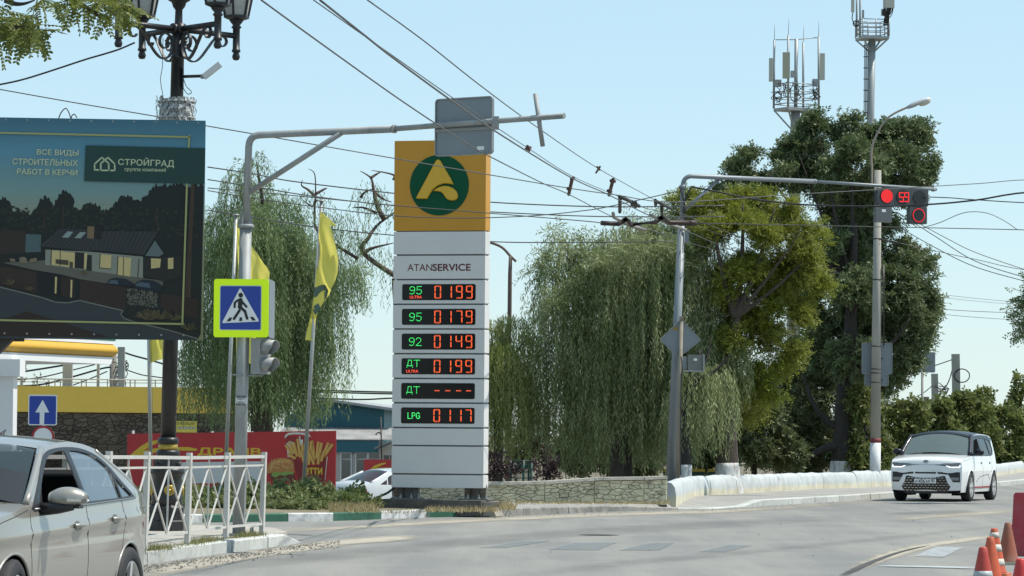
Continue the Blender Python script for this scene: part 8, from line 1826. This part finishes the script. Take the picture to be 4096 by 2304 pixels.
# big silver willow
bw = [(1405, 600, 35, 30, .5, 800), (1420, 640, 60, 50, 0, 1180), (1380, 690, 45, 40, .3, 1180), (1470, 640, 55, 50, .5, 1190), (1490, 700, 75, 60, -.6, 1190), (1560, 600, 60, 45, 0, 900), (1600, 590, 70, 50, .4, 1000), (1690, 575, 80, 50, .6, 900), (1760, 610, 60, 55, 0, 900), (1640, 650, 100, 60, -.8, 1190), (1550, 690, 80, 60, -.8, 1190), (1420, 780, 65, 60, -.5, 1190), (1720, 680, 90, 60, -.5, 1060), (1520, 800, 100, 60, .5, 1192), (1620, 800, 100, 60, .8, 1192), (1390, 880, 45, 50, .3, 1185), (1740, 790, 80, 60, -.4, 1080), (1460, 920, 80, 60, .8, 1192), (1580, 930, 90, 60, 1, 1192), (1680, 900, 80, 60, .6, 1192), (1800, 740, 55, 55, -.2, 980)]
tree('willow_tree', 'big silvery weeping willow filling the space behind the rubble wall', (1560, 1192), 82, [(1562, 1090), (1556, 950), (1560, 820), (1570, 720)], .3, auto_limbs(1565, 780, bw, 9), np.concatenate([willow_leaves(bw, 82, 72, rg, .052, (.1, .16), (.018, .028)), broad_leaves([(x, y - 8, rx, ry, dd_) for x, y, rx, ry, dd_, _ in bw[:13]], 82, 55, rg, (.1, .17), (.018, .028), .5, 14, .55, droop=.35)]), Lwil3, z0=-0.5)
# smaller willow with limewashed foot beside the mast
bw2 = [(1730, 880, 70, 45, 0, 1170), (1790, 850, 60, 50, .3, 1080), (1840, 890, 45, 45, 0, 1010), (1760, 960, 60, 40, -.4, 1150), (1700, 960, 50, 40, .3, 1180), (1745, 930, 50, 40, -1.3, 1130), (1705, 1000, 40, 30, -1.3, 1150), (1800, 950, 50, 40, -1.2, 1100)]
tree('willow_tree', 'young willow with limewashed foot right behind the traffic light mast', (1723, 1215), 79.5, [(1724, 1150), (1722, 1060), (1740, 960), (1760, 880)], .17, auto_limbs(1745, 960, bw2, 4), willow_leaves(bw2, 81, 150, rg, .052, (.1, .16), (.018, .028)), Lwil3, Mbark2, lime=.82, z0=-0.3)
# locust
lc = [(1790, 530, 70, 40, 0), (1870, 510, 70, 35, .3), (1950, 520, 60, 40, 0), (2010, 590, 60, 50, -.3), (2060, 620, 32, 45, 0), (1730, 510, 50, 30, .5), (1850, 600, 110, 70, -.6), (1960, 660, 90, 75, -.6), (2020, 720, 55, 55, 0), (1880, 720, 90, 70, -.8), (1960, 800, 80, 60, -.4), (1880, 850, 75, 65, -.8), (1950, 890, 60, 50, -.3), (1860, 950, 65, 50, -.4), (1930, 960, 55, 40, -.2), (1880, 1030, 45, 40, .3)]
tree('locust_tree', 'yellow green locust tree with limewashed trunk behind the whitewashed wall', (1830, 1215), 81, [(1829, 1150), (1826, 1050), (1822, 970), (1840, 880), (1860, 760)], .31, auto_limbs(1850, 800, lc, 5), broad_leaves(lc, 82, 300, rg, (.06, .1), (.022, .034), .32, 12, .45), Lloc, Mbark, lime=.86, z0=-0.1)
# big ash
la = [(1850, 450, 45, 40, 0), (1830, 480, 35, 30, .4), (1920, 420, 70, 50, 0), (1900, 470, 70, 40, -.5), (2010, 390, 75, 55, .4), (2060, 340, 60, 50, 0), (2140, 320, 70, 48, 0), (2215, 330, 70, 45, .4), (2290, 350, 50, 45, 0), (2320, 400, 35, 50, -.2), (2260, 420, 80, 60, -.7), (2160, 410, 100, 70, -1), (2050, 440, 90, 60, -.8), (2290, 470, 50, 40, 0), (2180, 520, 100, 70, 0), (2120, 620, 80, 80, .4), (2200, 640, 70, 60, 0), (2290, 660, 55, 50, -.2), (2250, 720, 80, 60, -.6), (2320, 740, 45, 60, 0), (2290, 820, 65, 60, -.3), (2335, 825, 30, 45, 0), (2190, 790, 90, 70, 0), (2090, 760, 70, 80, .3), (2270, 890, 60, 50, 0), (2210, 900, 80, 60, -.3), (2110, 880, 80, 70, 0), (2040, 840, 60, 70, .8), (2145, 760, 70, 70, -1.6), (2150, 900, 60, 60, -1.6), (2140, 640, 70, 70, -1.4), (2250, 965, 50, 35, 0), (2050, 940, 60, 50, .5)]
tree('ash_tree', 'tall dark green ash tree with white foot towering behind the wall', (2123, 1205), 99, [(2123, 1150), (2122, 1080), (2126, 980), (2138, 850), (2145, 700), (2150, 560)], .41, [[(2120, 1080, 0), (2080, 1060, 0), (2040, 1000, 0), (2010, 900, .3)], [(2135, 960, 0), (2170, 920, 0), (2230, 880, 0), (2290, 800, 0)], [(2115, 1120, -.1), (2060, 1135, -.2), (2025, 1160, -.3), (2012, 1185, -.3)]] + auto_limbs(2143, 720, la, 7),
     broad_leaves(la, 100.5, 165, rg, (.09, .15), (.035, .052), .3, 12, .45), Lash, Mbark2, lime=.8, z0=0.0)
# understory trees and shrubs behind the wall
us = [('slender dark understory tree beside the limewashed locust', 1900, [(1900, 1000, 60, 60), (1930, 1060, 60, 60), (1890, 1120, 60, 50), (1960, 1130, 60, 50)], 96, Lund), ('olive understory tree between locust and ash', 1990, [(1980, 990, 60, 50), (2010, 1060, 70, 60), (1990, 1130, 70, 55), (2040, 1150, 60, 40)], 101, Lund),
      ('low olive thicket tree beside the ash trunk', 2060, [(2070, 1010, 50, 60), (2060, 1090, 55, 60), (2090, 1150, 50, 40)], 103, Lund), ('sunlit thicket tree between ash trunk and concrete pole', 2170, [(2175, 1020, 45, 60), (2190, 1090, 50, 60), (2165, 1150, 45, 40), (2210, 1150, 40, 40)], 99, Lhed),
      ('dim shrub tree filling the gap beyond the young willow', 1790, [(1770, 1060, 60, 50), (1800, 1120, 60, 50), (1760, 1150, 50, 40), (1840, 1100, 50, 60)], 100, Lund), ('dim shrub tree beyond the big willow', 1600, [(1500, 1080, 80, 60), (1600, 1060, 90, 70), (1690, 1090, 70, 60), (1450, 1130, 70, 50), (1560, 1140, 90, 45), (1650, 1145, 80, 45)], 100, Lund)]
for k, (lab, x, lbs, d, lm) in enumerate(us):
    tree('understory_tree', lab, (x, 1210), d, [(x - 3, 1130), (x + 6, 1050), (x + 2, 990)], .1, auto_limbs(x + 3, 1080, lbs, 3), broad_leaves(lbs, d, 150, rg, (.09, .15), (.04, .065), .3, 10, .3), lm, Mbark2, group='understory trees behind the wall', z0=-.5)
hd = [('leafy hedge tree just beyond the concrete pole', 2260, [(2250, 1060, 45, 50), (2270, 1110, 50, 50), (2290, 1040, 40, 45), (2250, 1150, 45, 30)], 112), ('leafy hedge tree behind the white crossover', 2350, [(2330, 1060, 50, 45), (2370, 1040, 45, 40), (2350, 1110, 60, 45), (2310, 1120, 45, 40), (2385, 1090, 40, 50)], 126), ('leafy hedge tree past the white crossover', 2430, [(2420, 1020, 45, 35), (2450, 1040, 50, 45), (2430, 1090, 55, 50), (2470, 1110, 50, 45), (2410, 1130, 50, 40)], 135),
      ('tall leafy hedge tree with bright top above the whitewashed wall', 2500, [(2485, 1000, 40, 28), (2500, 1040, 50, 45), (2530, 1080, 55, 55), (2490, 1120, 50, 40), (2540, 1130, 50, 40)], 140), ('feathery hedge tree at the end of the whitewashed wall', 2580, [(2560, 975, 18, 40), (2580, 1020, 35, 45), (2575, 1090, 45, 55), (2590, 1140, 50, 40), (2620, 1060, 50, 60)], 145)]
for lab, x, lbs, d in hd: tree('hedge_tree', lab, (x, 1180), d, [(x, 1130), (x + 4, 1090), (x + 1, 1040)], .1, auto_limbs(x + 3, 1100, lbs, 4), broad_leaves(lbs, d, 75, rg, (.12, .2), (.08, .13), .35, 8, .3), Lhed, Mbark2, group='hedge trees along the far wall', z0=-.6)
# purple plums behind the rubble wall
for lab, x, lbs, d in (('dark purple leaved plum tree behind the green mesh fence', 1330, [(1330, 1000, 26, 50), (1345, 1080, 40, 60), (1310, 1120, 40, 50), (1360, 1150, 40, 40)], 86), ('low purple shrub spilling over the rubble wall', 1262, [(1250, 1165, 35, 22), (1280, 1180, 30, 16), (1235, 1180, 25, 20)], 76), ('small purple shrub near the big willow', 1375, [(1368, 1175, 28, 22), (1395, 1188, 22, 14)], 78)):
    tree('purple_shrub', lab, (x, 1215), d, [(x, 1170), (x + 3, 1120)], .04, auto_limbs(x, 1170, lbs, 3), broad_leaves(lbs, d, 150, rg, (.06, .1), (.03, .045), .2, 10, .2), Lpur, Mbark2, z0=-.4)
# tree leaning in from the right edge
lr = [(2585, 790, 45, 40, 0), (2560, 830, 25, 25, 0), (2600, 850, 40, 25, 0), (2640, 760, 70, 70, .3), (2680, 650, 80, 90, 0), (2610, 720, 40, 30, 0)]
tree('roadside_tree', 'dark leafy bough leaning in above the hedge from beside the road', (2740, 1240), 78, [(2738, 1100), (2725, 950), (2700, 820)], .2, auto_limbs(2710, 880, lr, 5), broad_leaves(lr, 78, 80, rg, (.06, .09), (.03, .045), .25, 10, .4), Lash, Mbark2, z0=0)
# far trees left of the canopy
for lab, x, lbs in (('small far tree under the pump canopy', 40, [(50, 935, 14, 40), (58, 950, 12, 30), (36, 955, 14, 28)]), ('small far tree beside the first canopy post', 100, [(98, 960, 20, 18), (128, 958, 16, 22)])): tree('far_tree', lab, (x, 1010), 150, [(x, 970)], .08, None, broad_leaves([l + (0,) for l in lbs], 150, 9, rg, (.14, .2), (.06, .09), .35, 8, .2), Lund, Mbark2, z0=-.95)
# acacia sprays at the top left, close to the camera
def acacia():
    d = 20.0; rgx = random.Random(12); out = []; mb = MB()
    tips = []
    for _ in range(46): tips.append((rgx.gauss(330, 75) + 0, rgx.gauss(18, 26) - 6))
    for _ in range(30): tips.append((rgx.gauss(455, 38), rgx.gauss(22, 22)))
    for _ in range(16): tips.append((rgx.gauss(500, 22), rgx.gauss(38, 12)))
    for _ in range(10): tips.append((rgx.gauss(172, 12), rgx.gauss(4, 8)))
    for _ in range(46): tips.append((rgx.gauss(85, 42), rgx.gauss(108, 28)))
    for _ in range(34): tips.append((rgx.gauss(12, 26), rgx.gauss(78, 48)))
    for _ in range(16): tips.append((rgx.gauss(150, 22), rgx.gauss(128, 20)))
    for (x, y) in tips:
        p = V3(at(x, y - 12, d + rgx.uniform(-.35, .35))); az = rgx.uniform(0, 6.28); el = rgx.uniform(-1.3, .3); v = np.array([math.cos(az) * math.cos(el), math.sin(az) * math.cos(el) * .8, math.sin(el)]); L = rgx.uniform(.11, .19)
        s = np.cross(v, np.array([rgx.gauss(0, .4), rgx.gauss(0, .4), 1.0])); s /= np.linalg.norm(s); nrm = np.cross(s, v); n = 8
        mb.tube([Vector(p), Vector(p + v * L * .5 + np.array([0, 0, -.004])), Vector(p + v * L + np.array([0, 0, -.02]))], .0016, 3, caps=False)
        for i in range(n):
            q = p + v * L * (i + 1) / n + np.array([0, 0, -.02 * (i / n) ** 2])
            for sg in (-1, 1):
                a = s * sg * .9 + v * .45 + nrm * rgx.uniform(-.35, .2) + np.array([0, 0, -.25]); a /= np.linalg.norm(a); w = np.cross(a, nrm); w /= np.linalg.norm(w); l = rgx.uniform(.022, .034); wd = l * .26
                out += [q, q + a * l * .3 + w * wd, q + a * l * .75 + w * wd * .9, q + a * l, q + a * l * .75 - w * wd * .9, q + a * l * .3 - w * wd]
    root = Vector((-3.9, 20, 0)); o = thing('acacia_tree', 'sunlit acacia sprays hanging in front of the ornate lamp', 'tree', root)
    link('crown', raw_mesh('crown', np.array(out) - V3(root), 6, Laca), o)
    tw = MB()
    A = lambda x, y, q=0: at(x, y, d + q)
    for pl in ([A(-700, -180), A(-300, -120), A(0, -60), A(250, -25), A(420, 5), A(530, 30)], [A(-700, -60), A(-300, 20), A(-60, 60), A(60, 92), A(140, 118), A(205, 150)], [A(-60, 60), A(0, 120), A(20, 165)], [A(20, 0), A(60, 15), A(100, 14), A(140, 0)], [A(250, -25), A(330, 20), A(392, 62), A(402, 100)], [A(60, 92), A(100, 150), A(160, 175)]): tw.tube(spline(pl, 5), [.02 * (1 - .8 * i / (len(spline(pl, 5)) - 1)) for i in range(len(spline(pl, 5)))], 6)
    tw.build('boughs', Mbark, o)
    stuff(mb.build('leaf_stalks', mat('leaf stalk', (.12, .12, .03), .8), o))
    q = MB(); rough_tube(q, spline([root, root + Vector((.1, 0, 1.5)), root + Vector((.3, 0, 2.8)), A(-700, -120)], 6), [.2 - .006 * i for i in range(19)], 12, 3); q.build('trunk', Mbark, o)
acacia()
# shrubs in the planting bed
bl = [(x / VPX, (y + 10) / VPX, rx / VPX, ry * 1.05 / VPX, do) for x, y, rx, ry, do in ((450, 1985, 60, 60, 1.5), (540, 1990, 60, 50, 1), (620, 1995, 60, 45, 0), (690, 1985, 60, 55, .5), (760, 1990, 60, 55, -.5), (830, 1985, 60, 55, 0), (900, 1985, 60, 55, .5), (960, 1985, 60, 58, 0), (1030, 1985, 60, 58, -.5), (1100, 1985, 65, 62, .3), (1170, 1980, 65, 62, -.3), (1240, 1985, 65, 60, .3), (1310, 1985, 65, 60, -.3), (1380, 1990, 60, 55, .3), (1440, 2000, 50, 45, -.2), (1490, 2015, 35, 35, -.2), (1000, 2030, 60, 35, -1.5), (1100, 2030, 60, 35, -1.8), (1200, 2030, 60, 35, -1.8), (1300, 2032, 50, 28, -1.5), (900, 2035, 60, 35, -1.5), (800, 2035, 60, 35, -1.5), (700, 2040, 60, 35, -1.5), (730, 2015, 60, 40, -.9), (830, 2012, 60, 42, -.9), (930, 2010, 60, 42, -.9), (1030, 2008, 65, 45, -1), (1130, 2006, 65, 45, -1), (1230, 2008, 65, 45, -1), (1330, 2010, 60, 42, -.9), (1410, 2018, 50, 36, -.8))]
lv = broad_leaves(bl, 61.8, 420, rg, (.06, .11), (.035, .055), .16, 8, .2, flat=1.1); lv[:, 2] = np.maximum(lv[:, 2], .12)
sb_ = stuff(link('shrub_bed', raw_mesh('shrub_bed', lv, 4, Lbed))); tag(sb_, 'dense low shrubs and vines filling the bed in front of the red banner', 'shrubs')
# weeds, dry grass
gv = []; rgd = np.random.default_rng(3)
def tuft(px0, px1, py, z, n, h0, h1, spread=.25):
    global gv
    for k in range(n):
        p = gp(rgd.uniform(px0, px1), py + rgd.normal(0, 3), z); h = rgd.uniform(h0, h1); a = rgd.uniform(0, 6.28); w = .008; l = rgd.normal(0, spread * h, 2)
        gv += [(p.x - w * math.cos(a), p.y - w * math.sin(a), z), (p.x + w * math.cos(a), p.y + w * math.sin(a), z), (p.x + l[0], p.y + l[1], z + h)]
tuft(1320, 1510, 2044, .14, 900, .06, .2, .5); tuft(1700, 1990, 2044, .14, 600, .03, .12, .6); tuft(1990, 2060, 2036, .13, 300, .05, .2, .6); tuft(2060, 2680, 2012, .14, 1500, .02, .07, .8); tuft(1500, 1700, 2050, .14, 120, .03, .08, .6)
dg_ = stuff(link('dry_grass', raw_mesh('dry_grass', np.array(gv), 3, leafmat('dry grass blade', (.3, .24, .11), (.42, .35, .18), (.24, .19, .09), .3)))); tag(dg_, 'dry yellow grass along the kerb and foot of the rubble wall', 'grass')
# green mesh fence and green-yellow bench backs behind the walls
dfn = 79.0; fp_ = VP(at(2040, 1880, dfn), at(2126, 1880, dfn)); mf = thing('mesh_fence', 'short green welded mesh fence panel behind the rubble wall', 'fence', fp_.P(2085, 1930)); Mgf = mat('green fence paint', (.015, .07, .055), .5)
ua_, va_, ub_, vb_2 = fp_.box(2042, 1842, 2126, 1935)
for u in (ua_, (ua_ + ub_) / 2 + .06, ub_): MB().tube([fp_.pt(u, va_ - .6), fp_.pt(u, vb_2)], .025, 8).build('post', Mgf, mf)
for k in range(5): v = va_ + (vb_2 - va_) * k / 4; MB().tube([fp_.pt(ua_, v), fp_.pt(ub_, v)], .012, 5).build('rail', Mgf, mf)
ms = MB()
for k in range(19): u = ua_ + (ub_ - ua_) * k / 18; ms.tube([fp_.pt(u, va_ - .3), fp_.pt(u, vb_2)], .006, 4)
stuff(ms.build('mesh_wires', Mgf, mf))
for k, (x0, x1, lab) in enumerate(((2652, 2682, 'green board fence piece with yellow top rail beside the mast'), (2766, 2820, 'green board fence piece with yellow top rail between two limewashed trunks'), (2832, 2862, 'short green board fence piece with yellow top rail beside the locust trunk'))):
    q_ = VP(at(x0, 1890, 84), at(x1, 1890, 84)); b_ = q_.box(x0, 1876, x1, 1915); o = thing('board_fence', lab, 'fence', q_.pt((b_[0] + b_[2]) / 2, -.5)); o.location.z = -.5
    n = max(2, int((b_[2] - b_[0]) / .09))
    for j in range(n): u0, u1 = b_[0] + (b_[2] - b_[0]) * j / n + .006, b_[0] + (b_[2] - b_[0]) * (j + 1) / n - .006; MB().prism([(u0, -.5), (u1, -.5), (u1, b_[3] - .07), (u0, b_[3] - .07)], q_.pt, .02, 0).build('board', Mgf, o)
    MB().prism([(b_[0], b_[3] - .07), (b_[2], b_[3] - .07), (b_[2], b_[3]), (b_[0], b_[3])], q_.pt, .06, -.01).build('top_rail', mat('yellow rail paint', (.5, .33, .04), .6), o)
